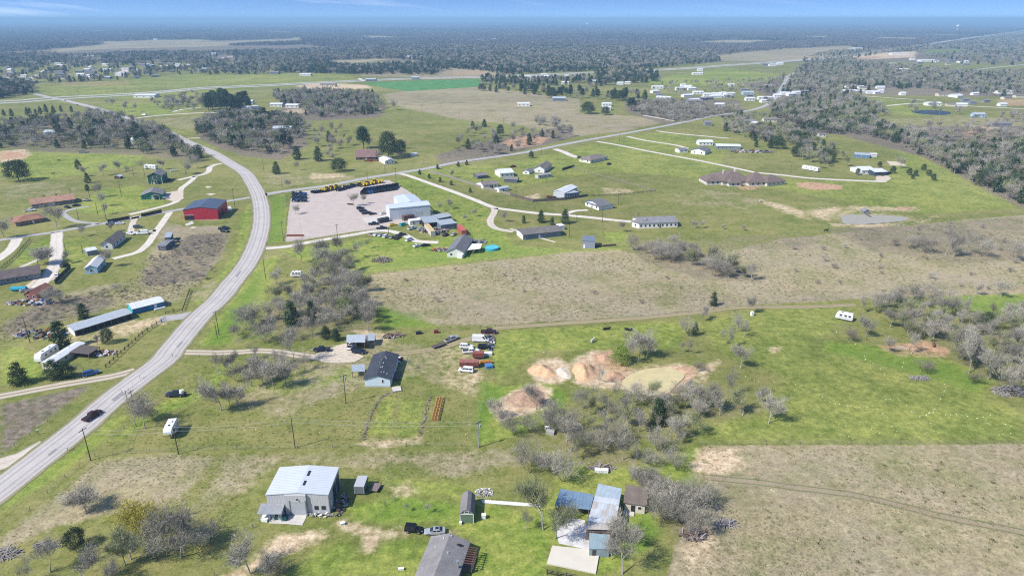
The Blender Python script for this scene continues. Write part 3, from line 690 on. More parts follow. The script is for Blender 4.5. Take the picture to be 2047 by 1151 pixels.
GRASSC = (0.15, 0.16, 0.06)
CHIP = road_mat('worn_chip_seal', (0.49, 0.45, 0.41), [(0.14, 0.09), (0.34, 0.09), (0.66, 0.09), (0.86, 0.09), (0.5, 0.012)], (0.345, 0.32, 0.30, 0.75), (0.36, 0.30, 0.22), 0.05)
SIDE = road_mat('old_side_road', (0.40, 0.385, 0.37), [(0.25, 0.12), (0.75, 0.12)], (0.34, 0.33, 0.32, 0.7), (0.33, 0.28, 0.2), 0.07)
CALI = road_mat('caliche', (0.56, 0.49, 0.40), [(0.5, 0.10)], (0.42, 0.37, 0.27, 0.5), GRASSC, 0.16, 0.14)
TWO = road_mat('two_track', (0.52, 0.44, 0.35), [(0.5, 0.16)], (0.24, 0.21, 0.11, 0.9), GRASSC, 0.18, 0.16)
PALE = road_mat('pale_gravel_drive', (0.62, 0.56, 0.48), [(0.5, 0.08)], (0.52, 0.46, 0.38, 0.5), (0.30, 0.27, 0.15), 0.12, 0.12)
FARM = road_mat('farm_track', (0.36, 0.28, 0.17), [(0.5, 0.13), (0.02, 0.1), (0.98, 0.1)], (0.17, 0.18, 0.07, 0.85), GRASSC, 0.20, 0.2)
HIWAY = road_mat('highway_concrete', (0.47, 0.45, 0.42), [(0.3, 0.15), (0.7, 0.15)], (0.38, 0.37, 0.36, 0.6), (0.33, 0.30, 0.2), 0.08)

ROAD = [(-70, 1030), (0, 977), (100, 900), (165, 849), (236, 788), (324, 722), (342, 700), (396, 636), (437, 598), (463, 566), (489, 534), (508, 500), (521, 458), (523, 425), (517, 392), (503, 364), (488, 344), (459, 326), (424, 305), (368, 281), (320, 257), (262, 239), (198, 218), (150, 206), (118, 198)]
strip('road', ROAD, 8.8, CHIP, 0.060, 'worn pale two-lane country road', 0.015, 4.0)
strip('shoulder', ROAD, 10.8, road_mat('gravel_shoulder', (0.36, 0.31, 0.22), [(0.5, 0.3)], (0.40, 0.36, 0.29, 0.5), GRASSC, 0.12, 0.25), 0.045, 'gravel shoulders of the country road', 0.05, 3.0)
for i, q in enumerate(([(222, 799), (243, 783), (250, 787), (229, 803)], [(352, 694), (361, 683), (366, 684), (357, 695)], [(470, 553), (480, 541), (483, 543), (474, 555)], [(95, 908), (112, 895), (116, 899), (99, 912)])):
  sheet('road_patch', q, mat('tar_patch', (0.27, 0.255, 0.245), rough=.9, noise=.6), .066, 'dark repair patch in the road', .12)
strip('side_road', [(522, 391), (560, 383.5), (652, 371.5), (733, 356), (797, 346), (866, 334.5), (916, 324), (1030, 308), (1083, 298), (1147, 285), (1243, 268), (1350, 248), (1426, 232), (1503, 220), (1540, 205), (1560, 180), (1575, 155), (1590, 145)],
      6.4, SIDE, 0.045, 'narrow grey side road', 0.04, 5.0)
strip('highway', [(-300, 214), (0, 207), (112, 199), (282, 189), (406, 178), (520, 173), (652, 166), (726, 162.6), (815, 159), (942, 156), (1030, 153), (1198, 146), (1338, 140), (1452, 132), (1603, 121), (1715, 110), (1857, 89), (1950, 75), (2060, 60)],
      13, HIWAY, 0.12, 'divided highway across the plain', 0.02, 20)
strip('highway_lane', [(-300, 209), (0, 203), (100, 195.5), (282, 186), (406, 175.4), (520, 170.5), (652, 163.8), (726, 160.4), (815, 157), (942, 154), (1030, 151), (1198, 144), (1338, 138), (1452, 130.2), (1603, 119.5), (1715, 108.4), (1857, 87.6), (1950, 74), (2060, 59.2)],
      13, HIWAY, 0.12, 'far carriageway of the divided highway', 0.02, 20)
for pts, w, m_, lab in [
 ([(118, 199), (100, 195), (66, 187.5)], 9, SIDE, 'dirt road beyond the highway'),
 ([(797, 347), (815, 351), (866, 369), (916, 387), (955, 402), (988, 415), (1030, 421), (1071, 426), (1127, 430), (1172, 434), (1236, 441), (1262, 443)], 4.6, PALE, 'long pale gravel drive'),
 ([(988, 416), (988, 424), (981, 436), (980, 446), (988, 455), (1005, 460), (1026, 463)], 4.6, CALI, 'brown loop drive'),
 ([(1127, 430), (1147, 422), (1175, 420)], 3.6, PALE, 'pale spur to a house'),
 ([(1109, 298), (1118, 301), (1129, 305), (1140, 310), (1154, 315)], 6.5, PALE, 'pale concrete drive'),
 ([(1193, 283), (1240, 291), (1299, 303), (1401, 322), (1487, 340), (1510, 345), (1527, 346.6), (1552, 349), (1629, 357), (1743, 362.5), (1770, 363)], 4.6, PALE, 'long straight pale drive'),
 ([(1254, 273), (1290, 281), (1348, 290), (1376, 297)], 4.6, PALE, 'pale drive off the side road'),
 ([(1312, 262), (1350, 267), (1388, 270.6), (1457, 277)], 4.6, PALE, 'pale farm drive'),
 ([(1287, 231), (1320, 237), (1348, 242)], 5, PALE, 'short drive by the trees'),
 ([(443, 327), (432, 329), (420, 334), (417, 343), (405, 349), (391, 352), (356, 360)], 4.5, PALE, 'pale drive to the green houses'),
 ([(392, 352), (378, 365), (362, 378), (358, 398), (338, 409), (292, 421), (259, 429)], 4.0, PALE, 'pale drive past the green houses'),
 ([(512, 393), (480, 398), (442, 404.5), (361, 418.5), (277, 434), (216, 445), (114, 463), (51, 472), (-20, 483)], 4.2, SIDE, 'straight grey lane'),
 ([(200, 447), (170, 445), (150, 442), (132, 432), (127, 424), (150, 417), (178, 413)], 3.2, SIDE, 'curved drive to a brick house'),
 ([(114, 464), (113, 490), (114, 509), (107, 534), (92, 556), (72, 575)], 6.0, PALE, 'broad pale drive'),
 ([(34, 477), (30, 486), (20, 500), (-10, 522)], 5.5, PALE, 'pale drive at the edge'),
 ([(340, 424), (325, 445), (312, 463), (295, 488), (275, 504), (250, 511), (226, 517)], 4.0, PALE, 'pale two-track drive'),
 ([(312, 461), (290, 463), (264, 464), (264, 450), (269, 438), (272, 432)], 4.0, CALI, 'drive loop'),
 ([(42, 534), (70, 522), (104, 510)], 3.0, CALI, 'narrow pale drive'),
 ([(270, 740), (245, 747), (218, 753), (170, 761), (127, 768), (60, 781), (-20, 796)], 4.6, TWO, 'rutted two-track lane'),
 ([(95, 886), (70, 900), (40, 915), (-30, 937)], 7.0, CALI, 'pale drive entrance'),
 ([(352, 703), (400, 704.5), (432, 705), (475, 703.5), (520, 701), (556, 703.5), (590, 709), (640, 715)], 4.2, TWO, 'pale rutted drive'),
 ([(389, 626), (365, 632), (335, 636), (318, 639)], 6.0, SIDE, 'grey gravel entrance to the barn yard'),
 ([(523, 497), (573, 493), (624, 483), (713, 468), (739, 463), (760, 461), (784, 463), (810, 470.5), (833, 482), (876, 484.5)], 4.6, PALE, 'pale compound drive'),
 ([(985, 656), (1020, 654), (1100, 648), (1274, 636), (1401, 623.5), (1472, 614.6), (1527, 614), (1629, 613), (1710, 609)], 3.2, FARM, 'faint farm track'),
 ([(745, 708), (800, 706), (850, 700), (890, 692), (940, 676), (985, 661)], 3.4, FARM, 'worn track past the vehicles'),
 ([(1724, 192), (1790, 197), (1850, 201)], 6, PALE, 'pale road far right'),
 ([(1760, 213), (1800, 209), (1830, 207), (1870, 208), (1935, 212), (1990, 215), (2060, 219)], 6, PALE, 'pale road past a pond'),
 ([(1780, 156), (1850, 154), (1900, 146), (1975, 137), (2060, 128)], 8, SIDE, 'grey road on the right'),
 ([(1670, 177), (1700, 173), (1730, 170)], 8, PALE, 'pale road in the woods'),
 ([(1571, 160), (1578, 152), (1590, 146)], 10, SIDE, 'curve of the far road'),
 ([(62, 158), (78, 150), (90, 142), (102, 136)], 16, CALI, 'unpaved street in the far suburb'),
 ([(241, 152), (246, 144), (252, 136)], 22, CALI, 'unpaved street between far houses'),
 ([(262, 238), (300, 233), (345, 229), (400, 226), (450, 225)], 6, PALE, 'pale lane to the pine grove'),
 ([(345, 224), (365, 219), (410, 214)], 6, PALE, 'pale side lane'),
 ([(365, 278), (385, 276.5), (400, 276)], 4, PALE, 'short pale drive'),
 ([(718, 157), (726, 162)], 8, PALE, 'short pale road'),
 ([(1020, 457), (1060, 470), (1110, 484)], 1.6, PALE, 'foot path'),
]:
  strip('driveway', pts, w, m_, 0.036, lab, 0.07, 3.0)
# faint wheel ruts that curve over the dry field
for zt, pts in enumerate(([(1420, 954), (1500, 962), (1600, 975), (1700, 988), (1800, 1010), (1900, 1035), (2060, 1066)],)):
  strip('tyre_track', pts, 3.2, road_mat('green_rut', (0.30, 0.245, 0.155), [(0.18, 0.12), (0.82, 0.12)], (0.13, 0.15, 0.05, 0.8), (0.30, 0.245, 0.155), 0.08, 0.2), 0.012 + .008 * zt, 'green tyre ruts across the dry field', 0.1)

LOT = mat('pink_gravel', (0.47, 0.395, 0.345), rough=0.95, noise=5.0, amt=0.10)
PADM = mat('caliche_pad', (0.55, 0.465, 0.36), rough=0.95, noise=1.2, amt=0.2)
sheet('gravel_lot', [(584, 385), (640, 377), (700, 370), (777, 360), (800, 372), (828, 389), (850, 405), (868, 430), (815, 446), (764, 456), (700, 464), (640, 474), (571, 484), (576, 430)], LOT, 0.022, 'wide pinkish gravel yard', 0.25)
sheet('concrete_pad', [(722, 436), (775, 431), (782, 443), (735, 447)], CONC, 0.06, 'pale concrete apron by the warehouse')
sheet('gravel_pad', [(619, 712), (650, 700), (675, 690), (693, 686), (700, 700), (728, 712), (708, 723), (675, 726), (642, 724)], PADM, 0.05, 'pale caliche pad by the carport', 0.35)
sheet('gravel_pad', [(325, 387), (366, 379), (366, 398), (350, 404), (325, 397)], PADM, 0.05, 'pale pad by the green house', 0.4)
sheet('gravel_pad', [(100, 532), (122, 536), (112, 556), (80, 575), (60, 590), (40, 580), (85, 545)], PADM, 0.03, 'pale yard by the brown house', 0.4)
sheet('gravel_pad', [(1752, 352), (1775, 351), (1782, 357), (1772, 363), (1750, 362)], PADM, 0.05, 'pale pad by the white house', 0.3)
sheet('gravel_pad', [(1772, 322), (1800, 324), (1812, 332), (1780, 331)], PADM, 0.03, 'pale pad under the bare oak', 0.3)
sheet('concrete_slab', [(538, 1027), (616, 1026), (604, 1050), (572, 1047), (538, 1046)], CONC, 0.08, 'concrete slab in front of the metal shop')
sheet('concrete_slab', [(1112, 1030), (1168, 1040), (1176, 1062), (1179, 1100), (1116, 1086), (1111, 1060)], mat('stained_slab', (0.60, 0.58, 0.55), rough=0.85, noise=2.2, amt=0.30), 0.07, 'stained pale slab in the barn yard', 0.15)
sheet('concrete_pad', [(1093, 1127), (1104, 1092), (1199, 1102), (1191, 1147)], mat('cream_slab', (0.60, 0.55, 0.46), rough=0.9, noise=4.0, amt=0.05), 0.35, 'cream concrete slab by the barn', thick=0.4)
sheet('concrete_walk', [(962, 998), (1030, 1003), (1080, 1007), (1080, 1013), (1030, 1010), (965, 1005)], mat('white_walk', (0.66, 0.64, 0.60), noise=1.0, amt=0.1), 0.06, 'white concrete walk behind the shed')
sheet('concrete_pad', [(369, 449), (384, 442), (388, 447), (374, 452)], CONC, 0.08, 'pale pad before the red barn')
sheet('concrete_pad', [(442, 415), (461, 412), (465, 421), (446, 424)], CONC, 0.08, 'white pad beside the red barn')
for q in ([(408, 373.5), (416, 371.8), (424, 373.5), (416, 376.2)], [(411, 388), (421, 386), (432, 388), (421, 391)], [(380, 455), (388, 453), (394, 455), (386, 457)]):
  sheet('sand_patch', q, PADM, 0.03, 'round pale sandy patch', 0.5)

sheet('green_field', [(724, 167), (790, 163.5), (860, 161), (955, 158.5), (962, 166), (955, 173.5), (885, 178), (815, 182.5), (766, 175)], mat('vivid_field', (0.085, 0.225, 0.055), noise=14, amt=.25), .05, 'vivid green crop field by the highway', 2.0)
def water(name, pix, col, z, label, rough=0.08):
  m = mat(name + '_surface', col, rough=rough, noise=3.0, amt=0.10, spec=0.22 if rough < .4 else .08)
  P = [at(*p) for p in pix]; n = len(P); mb = MB(); out = []
  for i in range(n):
    p0, p1, p2, p3 = (P[(i + k) % n] for k in (-1, 0, 1, 2))
    out += [tuple(Vector((0, 0, z)) + .5 * (2 * p1 + (p2 - p0) * s + (2 * p0 - 5 * p1 + 4 * p2 - p3) * s * s + (3 * p1 - p0 - 3 * p2 + p3) * s ** 3)) for s in (0, .2, .4, .6, .8)]
  mb.face(out[::-1]); return tag(mb.build('water', m), label, kind='structure')
water('muddy', PONDS['farm'], (0.55, 0.465, 0.245), -0.12, 'muddy olive pond', 0.3)
water('puddle', PONDS['small'], (0.48, 0.39, 0.24), -0.12, 'small muddy pool', 0.2)
water('grey_pond', PONDS['stock'], (0.34, 0.32, 0.26), -0.12, 'grey stock pond', 0.5)
water('blue_pond', [(1822, 224), (1850, 220), (1885, 222), (1902, 226), (1888, 230), (1850, 229)], (0.035, 0.042, 0.055), 0.03, 'dark blue pond', 0.35)

# dirt mounds
def mound(u, v, rx, ry, h, rot, material, label, seed):
  rr = np.random.RandomState(seed)
  n, m_ = 28, 40
  vs = []; fs = []
  ph = rr.rand(6) * 6.28
  for i in range(n + 1):
    r = i / n
    for j in range(m_):
      a = 2 * math.pi * j / m_
      wob = 1 + 0.12 * math.sin(2 * a + ph[0]) + 0.08 * math.sin(3 * a + ph[1]) + 0.05 * math.sin(7 * a + ph[2])
      x, y = r * rx * wob * math.cos(a), r * ry * wob * math.sin(a)
      z = h * (0.5 + 0.5 * math.cos(math.pi * r)) ** 0.8 * (1 + 0.25 * math.sin(x * 1.3 + ph[3]) * math.sin(y * 1.1 + ph[4])) + (rr.rand() - 0.5) * 0.16 * (1 - r)
      vs.append((x, y, max(z, 0) if i < n else -0.05))
    if i:
      for j in range(m_):
        k = (j + 1) % m_
        fs.append(((i - 1) * m_ + j, i * m_ + j, i * m_ + k, (i - 1) * m_ + k))
  me = bpy.data.meshes.new('dirt_mound'); me.from_pydata(vs, [], fs); me.materials.append(material)
  me.polygons.foreach_set('use_smooth', [True] * len(fs))
  o = link('dirt_mound', me, None, at(u, v), rot)
  return tag(o, label, 'dirt mound')
DIRT = mat('pale_dirt', (0.58, 0.375, 0.215), rough=0.97, noise=1.0, amt=0.22, bump=0.5)
DIRT2 = mat('red_dirt', (0.46, 0.29, 0.18), rough=0.97, noise=1.0, amt=0.25, bump=0.5)
DIRT3 = mat('brown_dirt', (0.36, 0.24, 0.16), rough=0.97, noise=1.0, amt=0.3, bump=0.5)
mound(1084, 741, 4.2, 5.2, 1.6, 0.2, DIRT, 'round pale dirt mound furthest from the pond', 1)
mound(1168, 742, 4.0, 7.0, 2.4, -0.3, DIRT, 'tall long pale dirt mound beside the small muddy pool', 2)
mound(1126, 745, 2.2, 4.0, 0.6, 0.1, mat('grey_dirt', (0.58, 0.52, 0.42), rough=0.97, noise=0.8, amt=0.3), 'low whitish spoil heap between two tall dirt mounds', 3)
mound(1228, 752, 3.4, 3.0, 1.2, 0.4, DIRT2, 'reddish dirt bank between the small pool and the pond', 4)
mound(1055, 795, 5.5, 6.5, 1.7, 0.5, DIRT3, 'brown bare dirt mound ringed by vivid green grass', 5)
mound(1208, 716, 2.8, 3.2, 1.0, 0.4, DIRT2, 'red dirt heap next to the tall pale mound', 6)

# ------------------------------------------------------------------ buildings
def put_window(parent, p, ax, nrm, w, h, frame=TRIM, pane=GLASS, name='window'):
  """a window on a wall: frame proud of the wall, glass in it"""
  p = Vector(p); ax = Vector(ax); nrm = Vector(nrm)
  fr = MB(); t_ = 0.09
  for dz in (-h / 2 - t_ / 2, h / 2 + t_ / 2):
    fr.obox(p + Vector((0, 0, dz)) + nrm * 0.03, ax * (w / 2 + t_), nrm * 0.035, t_ / 2)
  for s in (-1, 1):
    fr.obox(p + ax * s * (w / 2 + t_ / 2) + nrm * 0.03, ax * (t_ / 2), nrm * 0.035, h / 2)
  f = fr.build(name, frame, parent)
  MB().obox(p + nrm * 0.012, ax * (w / 2), nrm * 0.012, h / 2).build('pane', pane, f)
  return f

def put_door(parent, p, ax, nrm, w, h, material, name='door'):
  p = Vector(p); ax = Vector(ax); nrm = Vector(nrm)
  d = MB().obox(p + Vector((0, 0, h / 2)) + nrm * 0.025, ax * (w / 2), nrm * 0.03, h / 2).build(name, material, parent)
  if name == 'door':
    MB().obox(p + Vector((0, 0, h * 0.48)) + ax * (w * 0.38) + nrm * 0.085, ax * 0.05, nrm * 0.03, 0.04).build('handle', STEEL, d)
  return d

def roof_on(parent, w, d, h, kind, rise_, over, material, thick=0.14, x0=0.0, y0=0.0, edge=None, name='roof'):
  """roof of its own mesh over the rectangle w x d at height h; returns (object, rise function)"""
  mb = MB(); o = over
  xa, xb, ya, yb = x0 - o, x0 + w + o, y0 - o, y0 + d + o
  e = 0.02
  if kind == 'gx':
    s = rise_ / (d / 2); zr = h + rise_ + e; ze = h - s * o + e; ym = y0 + d / 2
    mb.slab([(xa, ya, ze), (xb, ya, ze), (xb, ym, zr), (xa, ym, zr)], thick)
    mb.slab([(xa, ym, zr), (xb, ym, zr), (xb, yb, ze), (xa, yb, ze)], thick)
  elif kind == 'gy':
    s = rise_ / (w / 2); zr = h + rise_ + e; ze = h - s * o + e; xm = x0 + w / 2
    mb.slab([(xa, ya, ze), (xm, ya, zr), (xm, yb, zr), (xa, yb, ze)], thick)
    mb.slab([(xm, ya, zr), (xb, ya, ze), (xb, yb, ze), (xm, yb, zr)], thick)
  elif kind == 'gambrel':
    xm = x0 + w / 2; q = w * 0.22; z1 = h + rise_ * 0.62; z2 = h + rise_
    mb.slab([(xa, ya, h - 0.1), (x0 + q, ya, z1), (x0 + q, yb, z1), (xa, yb, h - 0.1)], thick)
    mb.slab([(x0 + q, ya, z1), (xm, ya, z2), (xm, yb, z2), (x0 + q, yb, z1)], thick)
    mb.slab([(xm, ya, z2), (x0 + w - q, ya, z1), (x0 + w - q, yb, z1), (xm, yb, z2)], thick)
    mb.slab([(x0 + w - q, ya, z1), (xb, ya, h - 0.1), (xb, yb, h - 0.1), (x0 + w - q, yb, z1)], thick)
  elif kind == 'hip':
    s = rise_ / (min(w, d) / 2); ze = h - s * o + e; zr = h + rise_ + e
    if w >= d:
      a, c = (xa + (yb - ya) / 2, (ya + yb) / 2, zr), (xb - (yb - ya) / 2, (ya + yb) / 2, zr)
      if a[0] > c[0]: a = c = ((xa + xb) / 2, (ya + yb) / 2, zr)
      P = [(xa, ya, ze), (xb, ya, ze), (xb, yb, ze), (xa, yb, ze)]
      mb.face([P[0], P[1], c, a]); mb.face([P[1], P[2], c]); mb.face([P[2], P[3], a, c]); mb.face([P[3], P[0], a])
    else:
      a, c = ((xa + xb) / 2, ya + (xb - xa) / 2, zr), ((xa + xb) / 2, yb - (xb - xa) / 2, zr)
      P = [(xa, ya, ze), (xb, ya, ze), (xb, yb, ze), (xa, yb, ze)]
      mb.face([P[0], P[1], a]); mb.face([P[1], P[2], c, a]); mb.face([P[2], P[3], c]); mb.face([P[3], P[0], a, c])
    mb.face([P[3], P[2], P[1], P[0]])
    for i in range(4):
      A_, B_ = P[i], P[(i + 1) % 4]
      mb.face([(A_[0], A_[1], A_[2] - 0.15), (B_[0], B_[1], B_[2] - 0.15), B_, A_])
  elif kind == 'sf':    # single slope, high at the back
    mb.slab([(xa, ya, h + e), (xb, ya, h + e), (xb, yb, h + rise_ + e), (xa, yb, h + rise_ + e)], thick)
  elif kind == 'sb':    # high at the front
    mb.slab([(xa, ya, h + rise_ + e), (xb, ya, h + rise_ + e), (xb, yb, h + e), (xa, yb, h + e)], thick)
  elif kind == 'sr':    # high at the right
    mb.slab([(xa, ya, h + e), (xb, ya, h + rise_ + e), (xb, yb, h + rise_ + e), (xa, yb, h + e)], thick)
  elif kind == 'sl':
    mb.slab([(xa, ya, h + rise_ + e), (xb, ya, h + e), (xb, yb, h + e), (xa, yb, h + rise_ + e)], thick)
  else:
    mb.slab([(xa, ya, h + e), (xb, ya, h + e), (xb, yb, h + e), (xa, yb, h + e)], thick)
  return mb.build(name, material, parent)

def walls_on(parent, w, d, h, kind, rise_, material, x0=0.0, y0=0.0, name='wall'):
  mb = MB(); xb, yb = x0 + w, y0 + d; t_ = 0.12
  if kind == 'gy':
    pf = [(x0, y0, 0), (xb, y0, 0), (xb, y0, h - t_), (x0 + w / 2, y0, h + rise_ - t_), (x0, y0, h - t_)]
  elif kind == 'gambrel':
    q = w * 0.22
    pf = [(x0, y0, 0), (xb, y0, 0), (xb, y0, h - 0.2), (xb - q, y0, h + rise_ * 0.62 - t_), (x0 + w / 2, y0, h + rise_ - t_), (x0 + q, y0, h + rise_ * 0.62 - t_), (x0, y0, h - 0.2)]
  else:
    pf = None
  if pf:
    n = len(pf); k = len(mb.v)
    mb.v += pf + [(p[0], yb, p[2]) for p in pf]
    mb.f.append(tuple(range(n))); mb.m.append(0)
    mb.f.append(tuple(range(2 * n - 1, n - 1, -1))); mb.m.append(0)
    for i in range(n):
      j = (i + 1) % n
      mb.f.append((i, n + i, n + j, j)); mb.m.append(0)
  elif kind == 'gx':
    ps = [(x0, y0, 0), (x0, yb, 0), (x0, yb, h - t_), (x0, y0 + d / 2, h + rise_ - t_), (x0, y0, h - t_)]
    n = 5
    mb.v += ps + [(xb, p[1], p[2]) for p in ps]
    mb.f += [tuple(reversed(range(n))), tuple(range(n, 2 * n))]; mb.m += [0, 0]
    for i in range(n):
      j = (i + 1) % n
      mb.f.append((i, j, n + j, n + i)); mb.m.append(0)
  else:
    z = {'sf': (h, h, h + rise_, h + rise_), 'sb': (h + rise_, h + rise_, h, h), 'sr': (h, h + rise_, h + rise_, h), 'sl': (h + rise_, h, h, h + rise_)}.get(kind, (h,) * 4)
    C4 = [(x0, y0), (xb, y0), (xb, yb), (x0, yb)]
    mb.loft([[(x, y, 0) for x, y in C4], [(x, y, zz - t_) for (x, y), zz in zip(C4, z)]])
  return mb.build(name, material, parent)

def frame_of(A, B):
  a = at(*A); b_ = at(*B)
  return a, math.atan2(b_.y - a.y, b_.x - a.x), (b_ - a).length

def house(name, label, cat, A, B, h, d, roof='gx', rz_=1.4, over=0.45, wall=WHITE, roofm=None, wf=0, ws=0, wl=0, door=None, group=None,
          win=(1.0, 1.1), frame=TRIM, base=None, chimney=None, vents=0, W=None):
  """a building by its front base line A-B in the survey, wall height, depth and roof"""
  a, rz, w = frame_of(A, B)
  if W: w = W
  r = empty(name, a, rz, label, cat, group)
  walls_on(r, w, d, h, roof, rz_, wall)
  ro = roof_on(r, w, d, h, roof, rz_, over, roofm or GREYSH)
  zc = min(1.45, h * 0.55)
  for i in range(wf):
    x = w * (i + 0.5) / wf
    if door is not None and abs(x - w * door) < 1.0: continue
    put_window(r, (x, 0, zc), (1, 0, 0), (0, -1, 0), win[0], win[1], frame)
  for i in range(ws):
    put_window(r, (w, d * (i + 0.5) / ws, zc), (0, 1, 0), (1, 0, 0), win[0], win[1], frame)
  for i in range(wl):
    put_window(r, (0, d * (i + 0.5) / wl, zc), (0, -1, 0), (-1, 0, 0), win[0], win[1], frame)
  if door is not None:
    put_door(r, (w * door, 0, 0), (1, 0, 0), (0, -1, 0), 0.95, min(2.05, h - 0.2), TRIM if wall is not WHITE else mat('door_brown', (0.12, 0.08, 0.06)))
  if chimney:
    x, y = chimney
    MB().box(x - 0.4, y - 0.3, h, x + 0.4, y + 0.3, h + rz_ + 0.9).build('chimney', BROWNB, ro)
  if cat in ('house', 'mansion', 'mobile home') and A[1] > 300 and not vents: vents = 3
  for i in range(vents):
    x = w * RND.uniform(0.2, 0.8); y = d * RND.uniform(0.2, 0.8)
    zz = h + rz_ * (1 - abs(y - d / 2) / (d / 2)) if roof == 'gx' else h + rz_ * (1 - abs(x - w / 2) / (w / 2))
    MB().cyl(x, y, zz - 0.1, zz + 0.35, 0.14, 8).build('roof_vent', STEEL, ro)
  return r, w

GREYSH = shingle('grey_shingles', (0.20, 0.19, 0.185))
DKSH = shingle('dark_slate_shingles', (0.055, 0.062, 0.078))
BRSH = shingle('brown_shingles', (0.175, 0.14, 0.115))
TANSH = shingle('taupe_shingles', (0.205, 0.175, 0.155))
REDSH = shingle('red_brown_shingles', (0.30, 0.155, 0.105))
WMETAL = ribbed('white_metal_roof', (0.66, 0.67, 0.68), 0.9, 0, 0.5)
GALV = ribbed('pale_metal_roof', (0.47, 0.505, 0.53), 0.9, 0, 0.42, 0.15)
GALVY = ribbed('galvanised_roof', (0.40, 0.45, 0.47), 0.8, 0, 0.42, 0.2)
BLUEWALL = mat('pale_blue_siding', (0.36, 0.52, 0.66), noise=0.6, amt=0.06)
BLUEGREY = mat('blue_grey_siding', (0.14, 0.175, 0.225), noise=0.6, amt=0.08)

# --- metal shop, the largest near building
r, w = house('metal_shop', 'large pale ribbed metal workshop with two skylight strips and a grey porch', 'workshop', (538, 1026), (660, 1026), 5.5, 10.2, 'gy', 0.6, 0.15,
             ribbed('shop_wall', (0.50, 0.50, 0.50), 0.62, 0, 0.5, amt=0.05), ribbed('shop_roof', (0.56, 0.59, 0.63), 0.62, 1, 0.45, amt=0.05))
ro = [c for c in r.children if c.name.startswith('roof')][0]
def roof_z(x, w, h, rs): return h + rs * (1 - abs(x - w / 2) / (w / 2)) + 0.02
for y0, y1 in ((2.6, 4.4), (6.2, 8.2)):
  x = w * 0.56
  MB().slab([(x - 0.3, y0, roof_z(x - 0.3, w, 5.5, .6) + 0.05), (x + 0.3, y0, roof_z(x + 0.3, w, 5.5, .6) + 0.05), (x + 0.3, y1, roof_z(x + 0.3, w, 5.5, .6) + 0.05), (x - 0.3, y1, roof_z(x - 0.3, w, 5.5, .6) + 0.05)], 0.12).build('skylight', mat('dark_skylight', (0.03, 0.03, 0.035), rough=0.3), ro)
bay = MB().box(w * 0.30, -0.55, 0, w * 0.645, -0.003, 5.62).build('bay', MATS['shop_wall'], r)
RD = put_door(r, (w * 0.505, -0.55, 0), (1, 0, 0), (0, -1, 0), 3.4, 4.0, ribbed('roll_door', (0.43, 0.45, 0.46), 0.35, 2, 0.5, amt=0.04), 'roll_up_door')
for x in (-1.85, 1.85): MB().box(w * 0.505 + x - 0.13, -0.66, 0, w * 0.505 + x + 0.13, -0.552, 4.2).build('door_jamb', mat('jamb_grey', (0.16, 0.17, 0.18)), r)
MB().box(w * 0.505 - 0.12, -0.95, 4.5, w * 0.505 + 0.12, -0.57, 4.7).build('wall_lamp', RUBBER, r)
for fx in (0.79, 0.905): put_window(r, (w * fx, 0, 1.7), (1, 0, 0), (0, -1, 0), 0.8, 0.9, mat('dark_frame', (0.06, 0.06, 0.06)))
# open bays in the right-hand wall: dark blue panels painted for the shade inside
BAY_SHADE = mat('bay_shade_blue', (0.035, 0.05, 0.085), rough=0.5)
for y in (5.1, 8.3): put_door(r, (w, y, 0), (0, 1, 0), (1, 0, 0), 2.7, 4.3, BAY_SHADE, 'roll_up_door')
put_door(r, (w, 2.0, 0), (0, 1, 0), (1, 0, 0), 1.0, 2.1, TRIM)
# porch on the left front
pr = roof_on(r, 5.4, 2.8, 2.4, 'sf', 0.6, 0.1, mat('porch_roof', (0.27, 0.28, 0.29), rough=0.6, noise=1.0), 0.1, x0=-1.4, y0=-2.95, name='porch_roof')
MB().box(1.4, -2.2, 0, 3.8, -0.003, 2.3).build('porch_room', ribbed('porch_wall', (0.33, 0.36, 0.40), 0.4, 0), r)
put_window(r, (2.6, -2.2, 1.4), (1, 0, 0), (0, -1, 0), 0.9, 1.0)
for x in (-1.3, 1.2, 3.85): MB().cyl(x, -2.85, 0, 2.4, 0.07, 6).build('post', STEEL, r)
MB().box(-1.0, -1.9, 0.09, 1.0, -1.1, 0.75).build('bench', TRIM, r)

# --- gambrel shed
r, w = house('gambrel_shed', 'small dark green shed with a grey gambrel roof and cream trim', 'shed', (920, 1045), (947, 1045), 2.7, 6.6, 'gambrel', 1.3, 0.12,
             mat('dark_green_siding', (0.13, 0.19, 0.12), noise=0.5, amt=0.1), GREYSH)
MB().box(-0.08, -0.07, 2.5, w + 0.08, -0.003, 2.68).build('trim', TRIM, r)
for x in (0.04, w - 0.04): MB().box(x - 0.07, -0.06, 0, x + 0.07, -0.002, 2.49).build('corner_trim', TRIM, r)
put_window(r, (w / 2, 0, 3.2), (1, 0, 0), (0, -1, 0), 0.9, 0.5)
put_door(r, (w, 3.4, 0), (0, 1, 0), (1, 0, 0), 1.6, 2.0, mat('shed_door', (0.30, 0.29, 0.26)))

